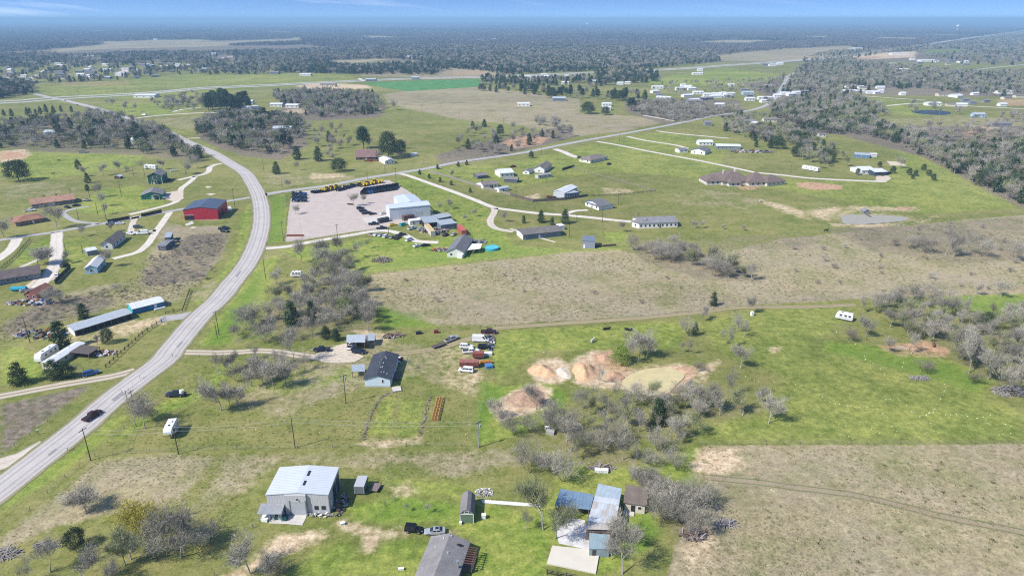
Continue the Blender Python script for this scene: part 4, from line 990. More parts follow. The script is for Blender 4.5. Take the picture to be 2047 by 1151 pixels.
# --- grey roofed house at the bottom edge (it runs out of the frame)
A = at(937, 1078, 2.9); Bk = at(864, 1072, 2.9); Fr = at(912, 1151, 2.9)
ydir = (A - Fr).normalized(); rzh = math.atan2(ydir.y, ydir.x) - math.pi / 2
wid = (A - Bk).length; L_ = 19.0
loc = Bk - Vector((math.cos(rzh + math.pi / 2), math.sin(rzh + math.pi / 2), 0)) * L_; loc.z = 0
r = empty('ranch_house', loc, rzh, 'long grey shingled house with blue grey wall and side deck, at the bottom edge', 'house')
walls_on(r, wid, L_, 2.7, 'gy', 1.5, BLUEGREY)
ro = roof_on(r, wid, L_, 2.7, 'gy', 1.5, 0.4, shingle('house_shingles', (0.235, 0.222, 0.215)))
for x, y in ((wid * 0.36, 18.0), (wid * 0.22, 15.4), (wid * 0.62, 13.9), (wid * 0.55, 18.6)):
  MB().cyl(x, y, roof_z(x, wid, 2.7, 1.5) - 0.1, roof_z(x, wid, 2.7, 1.5) + 0.32, 0.1, 8).build('roof_vent', TRIM, ro)
zz = roof_z(wid * 0.82, wid, 2.7, 1.5)
MB().box(wid * 0.82 - 0.45, 16.9, zz - 0.2, wid * 0.82 + 0.45, 17.3, zz + 0.3).build('roof_hatch', RUBBER, ro)
ch = MB().box(wid - 0.5, 11.2, 2.5, wid - 0.15, 11.55, 4.3).build('stove_pipe', STEEL, ro)
MB().cyl(wid - 0.32, 11.37, 4.3, 4.6, 0.28, 8).build('pipe_cap', STEEL, ch)
for y in (3, 7, 11, 15): put_window(r, (wid, y, 1.5), (0, 1, 0), (1, 0, 0), 1.0, 1.1)
dk = MB(); dk.box(wid + 0.02, 13.0, 0.35, wid + 2.2, 17.6, 0.47); dk.build('deck', WOOD, r)
for y in np.linspace(13.1, 17.5, 9):
  MB().box(wid + 2.05, y - 0.05, 0.47, wid + 2.15, y + 0.05, 1.4).build('baluster', WOOD, r)
for y in np.linspace(13.0, 17.6, 8):
  MB().box(wid + 0.45, y - 0.06, 2.62, wid + 2.5, y + 0.06, 2.76).build('pergola_beam', mat('redwood', (0.15, 0.07, 0.05)), r)
MB().box(wid + 2.1, 13.0, 2.45, wid + 2.22, 17.6, 2.6).build('pergola_rail', MATS['redwood'], r)
for y in (13.05, 17.55): MB().box(wid + 2.1, y - 0.06, 0.475, wid + 2.22, y + 0.06, 2.44).build('post', MATS['redwood'], r)

# --- barn complex by the slab
def roof_pts(pix, z): return [at(u, v, zz) for (u, v), zz in zip(pix, z)]
# blue roofed open shed
def open_shed(name, label, cat, quad, zs, material, posts=4, back=None, thick=0.1, group=None, beam=WOOD, floor_z=0.0):
  """roof sheet by its four corners (front-left, front-right, back-right, back-left) on posts"""
  P = roof_pts(quad, zs)
  o = P[0].copy(); o.z = 0
  rz = math.atan2(P[1].y - P[0].y, P[1].x - P[0].x)
  r = empty(name, o, rz, label, cat, group)
  M_ = Matrix.Rotation(-rz, 4, 'Z')
  Q = [M_ @ (p - o) for p in P]
  MB().slab(Q, thick).build('roof', material, r)
  for i in range(posts):
    s = i / (posts - 1)
    for a, b_ in ((Q[0], Q[1]), (Q[3], Q[2])):
      p = a.lerp(b_, 0.03 + 0.94 * s); c_ = (Q[0] + Q[1] + Q[2] + Q[3]) / 4
      p = p.lerp(c_, 0.04)
      MB().box(p.x - 0.09, p.y - 0.09, 0, p.x + 0.09, p.y + 0.09, p.z - thick + 0.01).build('post', beam, r)
  if back:
    a, b_ = Q[3].lerp(Q[0], .04), Q[2].lerp(Q[1], .04)
    d = (b_ - a); d.z = 0; L = d.length; d.normalize(); n = Vector((-d.y, d.x, 0))
    zt = min(a.z, b_.z) - thick - 0.02
    MB().obox(((a + b_) / 2).to_2d().to_3d() + Vector((0, 0, zt / 2)), d * L / 2, n * 0.06, zt / 2).build('wall', back, r)
  return r, Q
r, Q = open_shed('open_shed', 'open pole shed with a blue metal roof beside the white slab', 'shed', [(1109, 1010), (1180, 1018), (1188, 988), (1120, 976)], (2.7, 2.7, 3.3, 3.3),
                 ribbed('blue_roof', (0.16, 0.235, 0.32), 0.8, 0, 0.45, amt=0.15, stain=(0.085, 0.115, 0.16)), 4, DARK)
for x, y, sx_, sy_, sz_, mm in ((1.5, 2.2, 0.8, 0.5, 0.8, RUST), (3.6, 1.8, 1.1, 0.5, 0.5, TRIM), (5.6, 2.5, 0.6, 0.9, 1.0, WOOD)):
  o = MB().box(-sx_, -sy_, 0, sx_, sy_, sz_).build('workbench', mm, None, loc=r.location + Matrix.Rotation(r.rotation_euler.z, 4, 'Z') @ Vector((x, y, 0.0)))
  tag(o, {RUST: 'rusty bench under the blue shed roof', TRIM: 'white workbench at the open front of the blue shed', WOOD: 'brown wooden crate under the blue shed roof'}[mm], 'workbench')
# rusty patchwork roof barn: every sheet its own part
P = roof_pts([(1170, 1057), (1229, 1059), (1243, 976), (1196, 966)], (3.4, 3.4, 3.9, 3.9))
o = P[0].copy(); o.z = 0; rz = math.atan2(P[1].y - P[0].y, P[1].x - P[0].x)
r = empty('old_barn', o, rz, 'old barn under a patchwork of bright and rusty roof sheets', 'barn')
M_ = Matrix.Rotation(-rz, 4, 'Z'); Q = [M_ @ (p - o) for p in P]
sheets = [ribbed('sheet_bright', (0.58, 0.61, 0.62), 0.3, 0, 0.45, 0.1, stain=(0.40, 0.36, 0.32)), ribbed('sheet_blue_grey', (0.40, 0.47, 0.51), 0.3, 0, 0.45, 0.1), ribbed('sheet_rusty', (0.46, 0.42, 0.38), 0.3, 0, 0.6, 0.05, stain=(0.26, 0.13, 0.08)), ribbed('sheet_dull', (0.50, 0.53, 0.54), 0.3, 0, 0.5, 0.1)]
NU, NV = 9, 7
for j in range(NV):
  for i in range(NU):
    def q(s, t_): return (Q[0].lerp(Q[1], s)).lerp(Q[3].lerp(Q[2], s), t_)
    e = 0.03 + 0.03 * ((i * 3 + j * 2) % 3)
    pts = [q(i / NU, j / NV), q((i + 1) / NU, j / NV), q((i + 1) / NU, (j + 1) / NV), q(i / NU, (j + 1) / NV)]
    pts = [p + Vector((0, 0, e + RND.uniform(-0.01, 0.01))) for p in pts]
    m_ = sheets[1] if j >= NV - 2 else sheets[2] if (j == 0 and RND.random() < 0.7) or RND.random() < 0.12 else sheets[RND.choice((0, 0, 0, 3))]
    MB().slab(pts, 0.03).build('roof_sheet', m_, r)
body = MB(); c_ = (Q[0] + Q[1] + Q[2] + Q[3]) / 4
ins = [p.lerp(c_, 0.05) for p in Q]
body.loft([[(p.x, p.y, 0) for p in ins], [(p.x, p.y, p.z - 0.06) for p in ins]])
body.build('wall', mat('barn_boards', (0.20, 0.15, 0.12), rough=0.9, noise=0.5, amt=0.35), r)
put_door(r, (ins[0].x + 2.6, ins[0].y, 0), (1, 0, 0), (0, -1, 0), 1.8, 2.3, DARK, 'barn_door')
# front lean-to of the old barn
P = roof_pts([(1177, 1096), (1219, 1097), (1220, 1068), (1178, 1064)], (2.3, 2.3, 2.9, 2.9))
o = P[0].copy(); o.z = 0; r = empty('lean_to', o, 0, 'bluish grey flat-roofed lean-to joined to the old barn front', 'shed')
Q = [p - o for p in P]
MB().slab(Q, 0.1).build('roof', ribbed('lean_roof', (0.25, 0.33, 0.36), 0.5, 0, 0.5), r)
c_ = (Q[0] + Q[1] + Q[2] + Q[3]) / 4; ins = [p.lerp(c_, 0.06) for p in Q]
MB().loft([[(p.x, p.y, 0) for p in ins], [(p.x, p.y, p.z - 0.12) for p in ins]]).build('wall', mat('lean_wall', (0.22, 0.27, 0.29), noise=0.5), r)
put_door(r, (ins[0].x + 1.1, ins[0].y, 0), (1, 0, 0), (0, -1, 0), 0.9, 1.9, GLASS)
# cream cottage with brown roof next to the barn
r, w = house('cream_cottage', 'small cream cottage with a weathered brown shingle roof beside the barn', 'cottage', (1248, 1021), (1288, 1027), 2.7, 5.0, 'sf', 0.9, 0.35, CREAM, BRSH)
put_door(r, (w * 0.42, 0, 0), (1, 0, 0), (0, -1, 0), 1.0, 2.0, DARK)
put_window(r, (w * 0.75, 0, 1.5), (1, 0, 0), (0, -1, 0), 0.8, 0.8)
MB().box(-0.2, -1.4, 0, w * 0.5, -0.003, 0.25).build('step', CONC, r)

# --- blue farmhouse with dark roof
r, w = house('blue_farmhouse', 'pale blue farmhouse with a dark slate roof dotted with vents', 'house', (730, 773.4), (780.6, 773.4), 3.1, 16.4, 'gy', 1.25, 0.35, mat('ice_blue_siding', (0.56, 0.66, 0.73), noise=0.6, amt=0.05), DKSH)
put_window(r, (w * 0.71, 0, 2.1), (1, 0, 0), (0, -1, 0), 0.5, 1.2, TRIM)
MB().box(0, -0.06, 0, w, -0.003, 0.5).build('skirting', mat('skirt_grey', (0.42, 0.43, 0.42), noise=0.5), r)
for y in (3, 7, 11): put_window(r, (w, y, 1.6), (0, 1, 0), (1, 0, 0), 0.9, 1.1)
ro = [c for c in r.children if c.name.startswith('roof')][0]
for fx, y in ((0.62, 2.2), (0.85, 2.0), (0.55, 5.0), (0.60, 5.6), (0.72, 2.6), (0.58, 8.2), (0.62, 11.6), (0.56, 12.4)):
  z_ = roof_z(w * fx, w, 3.1, 1.25); MB().cyl(w * fx, y, z_ - 0.05, z_ + 0.28, 0.13, 8).build('roof_vent', TRIM, ro)
dk = MB(); dk.box(w + 0.02, 4.0, 0.4, w + 2.0, 9.0, 0.52); dk.build('deck', WOOD, r)
open_shed('carport', 'small grey metal carport on posts against the blue farmhouse', 'carport', [(702.5, 742), (729.5, 742), (729.5, 727.5), (703, 728.5)], (2.3, 2.3, 2.6, 2.6), GALVY, 3)
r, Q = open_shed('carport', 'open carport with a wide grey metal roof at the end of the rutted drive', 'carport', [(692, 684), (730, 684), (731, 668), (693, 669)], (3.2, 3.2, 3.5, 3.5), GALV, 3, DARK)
r, Q = open_shed('lean_to', 'low narrow lean-to joined to the right of the open carport', 'shed', [(732, 681), (749, 680), (750, 666), (733, 667)], (2.5, 2.5, 3.0, 3.0), GALVY, 2, mat('brown_boards', (0.12, 0.08, 0.06), noise=0.4))

# --- left: roadside blue barn, open barn, mobile home
r, w = house('blue_barn', 'bright blue metal barn with a white roof near the road', 'barn', (267, 628.6), (329, 613), 2.4, 7.0, 'gx', 1.0, 0.25, ribbed('bright_blue_wall', (0.02, 0.19, 0.40), 0.6, 0, 0.5), WMETAL)
MB().box(-0.05, 0.2, 0, -0.003, 6.8, 2.3).build('end_wall', ribbed('turquoise_wall', (0.06, 0.44, 0.52), 0.6, 1, 0.5), r)
put_door(r, (w * 0.72, 0, 0), (1, 0, 0), (0, -1, 0), 1.0, 1.95, TRIM); put_door(r, (w * 0.4, 0, 0), (1, 0, 0), (0, -1, 0), 2.8, 2.0, mat('blue_door', (0.018, 0.15, 0.33)), 'roll_up_door')
MB().box(w * 0.72 - 1.0, -1.6, 0, w * 0.72 + 3.2, -0.9, 0.5).build('bench', TRIM, r)
r, w = house('long_open_barn', 'very long open-sided barn under a pale blue grey metal roof', 'barn', (152, 672), (263, 637), 2.5, 6.6, 'gx', 0.8, 0.5, DARK, GALV)  # solid near-black walls stand in for the shade under the open sides
MB().box(-0.10, 0.3, 0, -0.003, 6.3, 2.4).build('end_wall', WHITE, r)
for i in range(9): MB().box(w * i / 8 - 0.1, -0.45, 0, w * i / 8 + 0.1, -0.25, 2.25).build('post', WOOD, r)
r, w = house('mobile_home', 'cream mobile home with a long white roof behind two dark cedars', 'mobile home', (85, 737), (107, 738.5), 2.3, 15.5, 'gy', 0.5, 0.15, CREAM, WMETAL)
put_window(r, (w * 0.28, 0, 1.5), (1, 0, 0), (0, -1, 0), 0.6, 0.8, mat('dark_frame', (0.06, 0.06, 0.06)))
for y in (2.5, 6, 14.3): put_window(r, (w, y, 1.4), (0, 1, 0), (1, 0, 0), 1.0, 0.9)
pr = roof_on(r, 7.0, 5.6, 2.1, 'sl', 0.35, 0.1, shingle('porch_brown', (0.12, 0.10, 0.09)), 0.1, x0=w + 0.05, y0=8.0, name='porch_roof')
MB().box(w + 0.1, 9.4, 0, w + 5.5, 13.4, 0.5).build('porch_floor', WOOD, r)
MB().box(w + 0.02, 11.4, 0.5, w + 6.0, 13.4, 2.05).build('porch_room', mat('red_porch', (0.22, 0.07, 0.05), noise=0.5), r)
for yy in (8.1, 13.5): MB().box(w + 6.8, yy - 0.08, 0, w + 6.96, yy + 0.08, 2.0).build('post', WOOD, r)
# red barn
r, w = house('red_barn', 'tall crimson red metal barn with a dark blue grey roof', 'barn', (369.6, 441), (437, 438.8), 6.4, 21.0, 'gy', 1.4, 0.2, ribbed('red_wall', (0.42, 0.012, 0.03), 0.6, 0, 0.5, amt=0.06), ribbed('slate_metal_roof', (0.075, 0.095, 0.135), 0.6, 1, 0.4))
MB().box(0.3, -0.10, 0, 5.2, -0.004, 3.0).build('opening_shade', DARK, r)  # open doorway: a near-black panel painted as the shade inside
MB().box(-0.02, -0.12, 3.0, 5.4, -0.005, 3.15).build('door_track', TRIM, r)
MB().box(-0.1, -0.16, 0, w + 0.1, -0.004, 0.14).build('footing', CONC, r)
for y in (4.0, 9.5): put_door(r, (w, y, 0), (0, 1, 0), (1, 0, 0), 3.4, 4.0, mat('dark_red_door', (0.10, 0.01, 0.012)), 'roll_up_door')
# green houses
GREEN1 = mat('dark_green_house', (0.025, 0.10, 0.06), noise=0.5, amt=0.08); GREEN2 = mat('teal_green_house', (0.03, 0.24, 0.14), noise=0.5, amt=0.08)
r, w = house('two_storey_house', 'dark green two-storey house with a grey roof and white trim', 'house', (297, 368), (325, 367), 5.8, 13.0, 'gy', 2.2, 0.5, GREEN1, GREYSH)
for fx in (0.3, 0.42, 0.72): put_window(r, (w * fx, 0, 4.6), (1, 0, 0), (0, -1, 0), 0.8, 1.5)
put_door(r, (w * 0.42, 0, 0), (1, 0, 0), (0, -1, 0), 1.2, 2.1, TRIM)
roof_on(r, 3.6, 2.4, 2.5, 'gy', 0.8, 0.2, GREYSH, 0.1, x0=w * 0.3, y0=-2.45, name='porch_roof')
for x in (w * 0.3, w * 0.3 + 3.6): MB().box(x - 0.1, -2.4, 0, x + 0.1, -2.2, 2.45).build('post', TRIM, r)
for x in (0.0, w): MB().box(x - 0.1, -0.08, 0, x + 0.1, -0.003, 5.7).build('corner_trim', TRIM, r)
for y in (3, 7, 10): put_window(r, (w, y, 4.4), (0, 1, 0), (1, 0, 0), 0.9, 1.3); put_window(r, (w, y, 1.5), (0, 1, 0), (1, 0, 0), 0.9, 1.3)
r, w = house('green_house', 'single-storey teal green house with a grey gable roof and white porch', 'house', (283, 400), (326, 397), 3.0, 13.5, 'gy', 2.0, 0.5, GREEN2, GREYSH)
for fx in (0.2, 0.72): put_window(r, (w * fx, 0, 1.6), (1, 0, 0), (0, -1, 0), 1.0, 1.3)
put_door(r, (w * 0.55, 0, 0), (1, 0, 0), (0, -1, 0), 1.2, 2.1, TRIM)
roof_on(r, 4.6, 2.6, 2.4, 'gy', 0.9, 0.2, GREYSH, 0.1, x0=w * 0.5, y0=-2.65, name='porch_roof')
for x in (w * 0.5, w * 0.5 + 4.6): MB().box(x - 0.1, -2.6, 0, x + 0.1, -2.4, 2.35).build('post', TRIM, r)
for y in (3, 9): put_window(r, (w, y, 1.5), (0, 1, 0), (1, 0, 0), 1.0, 1.2)
# brick houses and others on the left
house('brick_house', 'long brick house with a terracotta roof behind a bare tree', 'house', (65, 417), (150, 406), 2.8, 13, 'gx', 2.0, 0.7, mat('grey_brick', (0.25, 0.22, 0.20), noise=0.3), shingle('terracotta_shingles', (0.36, 0.21, 0.145)), wf=6, ws=2, door=0.5, chimney=(14, 8))
house('brick_house', 'lower brick house with an orange brown hip roof by the grey lane', 'house', (33, 453), (90, 443), 2.7, 12, 'hip', 1.8, 0.8, BROWNB, REDSH, wf=4, ws=2, door=0.6, chimney=(20, 7))
r, w = house('white_house', 'white house with a taupe gable roof beside parked vehicles', 'house', (203, 499), (226, 498), 3.0, 17.5, 'gy', 1.9, 0.5, WHITE, TANSH, wf=1, ws=4)
house('blue_cottage', 'small pale blue cottage with a white metal gable roof and a bare tree', 'cottage', (172, 548), (196, 546), 3.0, 14.0, 'gy', 1.3, 0.35, BLUEWALL, WMETAL, wf=1, ws=3)
house('white_shed', 'white roofed shed just behind the pale blue cottage', 'shed', (176, 512), (196, 508), 2.5, 6.0, 'gx', 0.6, 0.2, mat('grey_boards', (0.22, 0.23, 0.25)), WMETAL)
r, w = house('ranch_house', 'long brown roofed house cut by the left edge of the picture', 'house', (-30, 575), (82, 556), 2.7, 13.0, 'gx', 1.7, 0.6, mat('grey_blue_house', (0.20, 0.23, 0.26)), shingle('plum_shingles', (0.125, 0.10, 0.095)), wf=6, ws=2)
house('shed', 'weathered dark two-part shed at the edge of the brush', 'shed', (317, 501), (333, 501), 2.6, 9.5, 'gx', 0.7, 0.25, mat('slate_boards', (0.11, 0.12, 0.145), noise=0.5), shingle('lead_roof', (0.20, 0.21, 0.22)), wf=1, ws=1)
house('shed', 'narrow grey shed with open porch just behind the weathered one', 'shed', (331, 486), (343, 485), 3.0, 7.5, 'sf', 0.6, 0.2, mat('slate_boards', (0.11, 0.12, 0.145)), GALVY, wf=1)
house('small_barn', 'little faded red barn with a rust roof among junk', 'barn', (51, 599), (76, 600), 2.6, 9.0, 'gy', 1.6, 0.3, mat('faded_red', (0.27, 0.09, 0.065), noise=0.5, amt=0.2), shingle('rust_roof', (0.27, 0.12, 0.09)), wf=2)
house('stable', 'tiny dark stable with a white roof standing in the pasture', 'stable', (229, 358), (240, 358), 1.8, 4.0, 'gy', 1.0, 0.3, mat('brown_boards', (0.12, 0.08, 0.06)), WMETAL)
house('hut', 'tan hut at the edge of the woods beyond the pasture', 'hut', (157, 307), (170, 306), 2.4, 5, 'gx', 0.8, 0.2, CREAM, BRSH)

# --- compound: warehouse, sheds, containers
r, w = house('warehouse', 'large white metal warehouse with a pale blue grey roof by the gravel yard', 'warehouse', (780, 440.5), (861, 432.5), 7.0, 10.5, 'gx', 1.0, 0.2, ribbed('ware_wall', (0.62, 0.65, 0.67), 0.8, 0, 0.5, amt=0.04), ribbed('ware_roof', (0.54, 0.60, 0.63), 0.8, 0, 0.45, amt=0.05))
put_door(r, (w * 0.71, 0, 0), (1, 0, 0), (0, -1, 0), 4.2, 3.8, ribbed('pale_roll_door', (0.50, 0.52, 0.53), 0.4, 2), 'roll_up_door')
put_door(r, (w * 0.35, 0, 0), (1, 0, 0), (0, -1, 0), 1.0, 2.1, TRIM)
ro = roof_on(r, 13, 19, 6.4, 'gy', 0.9, 0.2, MATS['ware_roof'], x0=w * 0.36, y0=10.9, name='wing_roof')
walls_on(r, 13, 19, 6.4, 'gy', 0.9, MATS['ware_wall'], x0=w * 0.36, y0=10.9, name='wing_wall')
house('shed', 'long white container-like shed below the warehouse', 'shed', (820, 451), (849, 447.5), 2.7, 4.0, 'flat', 0, 0.1, WHITE, TRIM, wf=2, door=0.7)
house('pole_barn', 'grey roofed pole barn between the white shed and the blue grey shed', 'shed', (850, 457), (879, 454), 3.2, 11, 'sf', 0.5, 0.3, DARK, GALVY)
house('shed', 'grey roofed shed at the back of the compound sheds', 'shed', (878, 448), (903, 443), 3.4, 8, 'gx', 0.8, 0.2, BLUEGREY, ribbed('dull_roof', (0.36, 0.39, 0.41), 0.7, 0))
house('shed', 'blue grey walled shed with a flat grey roof at the compound front', 'shed', (882, 461), (913, 457), 3.2, 8.5, 'sf', 0.4, 0.2, BLUEGREY, MATS['dull_roof'], wf=2)
house('white_house', 'white house with a dark grey shingle roof beside a turquoise pool', 'house', (894, 513.5), (927, 515), 3.0, 22, 'gy', 2.0, 0.5, mat('pale_green_white', (0.60, 0.63, 0.58)), shingle('mid_grey_shingles', (0.165, 0.165, 0.17)), wf=2, ws=3)
open_shed('patio_cover', 'white flat patio roof joined to the house with the pool', 'patio cover', [(934, 500), (960, 497), (964, 487), (944, 487)], (2.4, 2.4, 2.7, 2.7), TRIM, 3)
house('white_box_shed', 'small white box shed at the corner of the house with the pool', 'shed', (914, 516), (924, 517), 1.8, 2.5, 'flat', 0, 0.1, WHITE, TRIM)
house('a_frame_house', 'old house with a tall red brown hipped roof against dark pines', 'house', (712, 320), (752, 319), 2.6, 11, 'gx', 5.0, 0.5, mat('brown_boards', (0.12, 0.08, 0.06)), shingle('maroon_shingles', (0.23, 0.145, 0.13)), wf=4, ws=1, door=0.5)
house('white_house', 'low white house in front of the dark pines', 'house', (770, 329), (790, 327), 2.8, 15, 'gy', 1.4, 0.4, WHITE, WMETAL, wf=2, ws=3)
house('hut', 'tiny white hut right of the dark pines', 'hut', (824, 313), (834, 312), 2.2, 4, 'gx', 0.5, 0.2, WHITE, WMETAL)
# right of the compound
house('white_house', 'white house with a taupe roof next to a white box shed, by the board fence', 'house', (966, 378), (996, 375), 2.8, 10, 'gx', 1.3, 0.4, WHITE, TANSH, wf=3, ws=1, door=0.6)
house('shed', 'small white shed with a pale blue roof by the long board fence', 'shed', (998, 385), (1018, 381), 2.4, 5, 'gx', 0.7, 0.2, WHITE, GALV, door=0.4)
house('white_house', 'white gabled house with a white roof and dark rear annex', 'house', (1000, 355), (1027, 353), 3.2, 13, 'gx', 1.8, 0.4, WHITE, WMETAL, wf=3, ws=2)
house('annex', 'dark roofed annex in front of the white gabled house', 'annex', (1008, 365), (1034, 366), 2.5, 7, 'gx', 0.9, 0.3, mat('slate_boards', (0.11, 0.12, 0.145)), GREYSH)
house('grey_house', 'low dark grey house left of the white gabled house', 'house', (955, 358), (975, 356), 2.4, 9, 'gx', 1.0, 0.4, mat('slate_boards', (0.11, 0.12, 0.145)), GREYSH)
house('white_house', 'white house with a taupe gable roof and a blue thing at its corner', 'house', (1067, 344.5), (1088, 346), 3.2, 20, 'gy', 2.2, 0.5, WHITE, TANSH, wf=1, ws=5)
house('garage', 'small white garage with a dark gable left of the taupe roofed house', 'garage', (1045, 348), (1058, 349), 2.3, 9, 'gy', 1.0, 0.3, WHITE, GREYSH, wf=1)
house('grey_shed', 'long low pale grey shed before the taupe roofed house', 'shed', (1076, 357.5), (1103, 354), 2.4, 4.5, 'gx', 0.5, 0.2, mat('pale_grey_wall', (0.45, 0.45, 0.43)), mat('pale_grey_roof', (0.30, 0.29, 0.27), noise=1.0), wf=3)
house('white_house', 'white house with a hipped taupe roof at the end of the pale concrete drive', 'house', (1158, 323), (1180, 327), 2.8, 22, 'hip', 2.2, 0.5, mat('cream_white', (0.64, 0.60, 0.53)), TANSH, wf=2, ws=4)
house('metal_barn', 'barn with a bright white roof and dark blue grey front inside the board fence', 'barn', (1106, 394), (1128, 397), 3.8, 19, 'gy', 1.4, 0.3, mat('barn_grey_white', (0.48, 0.50, 0.52)), WMETAL, ws=2)
house('annex', 'dark blue grey lean-to on the right of the white roofed barn', 'annex', (1129, 397), (1157, 394), 2.7, 10, 'sb', 0.6, 0.2, BLUEGREY, GALV, wf=2)
r, w = house('white_house', 'pale blue white house with a grey gable roof and white patio, mid field', 'house', (1197, 420), (1218, 416), 3.0, 13, 'gx', 1.6, 0.5, mat('ice_blue_white', (0.58, 0.64, 0.70)), shingle('mid_grey_shingles', (0.165, 0.165, 0.17)), wf=3, ws=2)
house('white_house', 'front wing with a low hip roof joined to the pale blue white house', 'house wing', (1170, 411), (1197, 421), 2.7, 11, 'hip', 1.2, 0.5, WHITE, shingle('mid_grey_shingles', (0.165, 0.165, 0.17)), wf=3, door=0.5)
r, w = house('mobile_home', 'very long white mobile home with a grey roof behind bare trees', 'mobile home', (1277, 457), (1354, 454), 3.2, 12, 'gx', 1.5, 0.4, WHITE, shingle('ash_shingles', (0.225, 0.22, 0.225)), wf=9, ws=2, door=0.55, win=(1.1, 1.2))
house('white_house', 'grey roofed end wing of the long white mobile home', 'house wing', (1263, 453), (1277, 457), 3.0, 12, 'gx', 1.3, 0.3, WHITE, shingle('ash_shingles', (0.225, 0.22, 0.225)), wf=1)
r, w = house('ranch_house', 'long slate blue house with a brown grey roof between three cedars', 'house', (1046, 480), (1122, 472), 3.1, 10.5, 'gx', 1.5, 0.5, BLUEGREY, shingle('cedar_grey_shingles', (0.165, 0.15, 0.14)), wf=6, ws=1, door=0.42)
MB().box(-0.05, 0.3, 0, -0.003, 10.2, 2.9).build('end_wall', WHITE, r)
house('white_box_shed', 'white flat box behind the slate blue house', 'shed', (1118, 461), (1129, 459.5), 2.6, 4, 'flat', 0, 0.05, WHITE, TRIM)
house('shed', 'blue grey shed standing alone at the edge of the dry field', 'shed', (1164, 496), (1189, 497), 4.0, 7.0, 'sf', 0.5, 0.2, mat('blue_grey_shed', (0.26, 0.29, 0.34), noise=0.4), ribbed('shed_roof', (0.17, 0.20, 0.25), 0.6, 0), door=0.15)
# mansion with many gables
STONE = mat('cream_stone', (0.58, 0.53, 0.46), rough=0.9, noise=0.5, amt=0.12)
r, w = house('stone_mansion', 'sprawling cream stone mansion with many brown hipped roofs', 'mansion', (1444, 371), (1506, 369), 3.2, 24, 'hip', 5.2, 0.7, STONE, shingle('mansion_shingles', (0.165, 0.125, 0.108)), wf=4, door=0.5)
MS = MATS['mansion_shingles']
for x0, y0, ww, dd, rs in ((-10.5, 2.5, 12, 14, 3.2), (w - 6, -5, 14, 12, 4.2), (w + 4, 6, 8, 12, 3.0), (3, -4, 9, 7, 2.6)):
  walls_on(r, ww, dd, 3.0, 'hip', rs, STONE, x0, y0, name='wing_wall'); roof_on(r, ww, dd, 3.0, 'hip', rs, 0.6, MS, x0=x0, y0=y0, name='wing_roof')
for x, y in ((-6, 2.5), (-2.5, 2.5), (6, -4), (9.5, -4), (w - 3, -5), (w + 1, -5), (w + 5, -5)): put_window(r, (x, y, 1.6), (1, 0, 0), (0, -1, 0), 1.3, 1.6)
MB().box(12, 9, 5, 13.4, 10.2, 9.4).build('chimney', STONE, r); MB().box(5, 12, 5, 6, 13, 8.4).build('chimney', STONE, r)
r2, w2 = house('garage', 'cream stone garage with a brown hip roof right of the mansion', 'garage', (1533, 373), (1569, 369), 3.0, 13, 'hip', 3.4, 0.6, STONE, MS, wf=4, ws=2)
house('cabin', 'white cabin left of the white house by the straight pale drive', 'cabin', (1358, 306), (1375, 305), 2.6, 8, 'gx', 1.0, 0.3, WHITE, GREYSH, wf=2)
house('white_house', 'white house with a slate roof by the straight pale drive', 'house', (1381, 307), (1409, 310), 3.2, 14, 'gy', 1.8, 0.4, WHITE, shingle('mid_grey_shingles', (0.165, 0.165, 0.17)), wf=2, ws=3)
house('long_barn', 'long white roofed barn among trees near parked vehicles', 'barn', (1432, 299), (1480, 300), 3.2, 12, 'gx', 1.0, 0.4, mat('grey_boards', (0.22, 0.23, 0.25)), WMETAL, wf=6)
house('white_house', 'white house with a cream annex behind the long white roofed barn', 'house', (1397, 291), (1425, 291), 3.0, 10, 'gx', 1.4, 0.4, WHITE, WMETAL, wf=4)
r, w = house('white_house', 'white L-shaped house with a white roof and dark garage by young trees', 'house', (1722, 349), (1748, 348), 3.2, 14, 'gx', 1.4, 0.4, WHITE, WMETAL, wf=3, door=0.8)
house('garage', 'white roofed garage with dark open bays beside the young trees', 'garage', (1748, 352), (1772, 351), 3.0, 13, 'gx', 1.0, 0.4, mat('dark_blue_bay', (0.045, 0.07, 0.10)), WMETAL)
house('long_barn', 'low dark barn roof with blue tarps behind the white L-shaped house', 'barn', (1708, 315), (1738, 317), 2.6, 8, 'sf', 0.5, 0.3, mat('blue_tarp_wall', (0.10, 0.22, 0.36), noise=1.0, amt=0.3), GALV, wf=3)
house('hut', 'white hut beside the blue tarped barn', 'hut', (1741, 314), (1753, 314), 2.4, 5, 'gx', 0.6, 0.2, WHITE, WMETAL)
house('cabin', 'small white cabin alone in the pasture below the forest band', 'cabin', (1637, 274), (1651, 274), 2.6, 6, 'gx', 0.9, 0.3, WHITE, GREYSH, wf=2)
r, w = house('pond_hut', 'small open hut on the bank of the grey stock pond', 'hut', (1727, 428), (1738, 428), 1.8, 4, 'gy', 1.2, 0.4, mat('grey_boards', (0.22, 0.23, 0.25)), shingle('lead_roof', (0.20, 0.21, 0.22)))
MB().box(0.5, -6, 0.1, 1.6, -0.003, 0.25).build('jetty', WOOD, r)

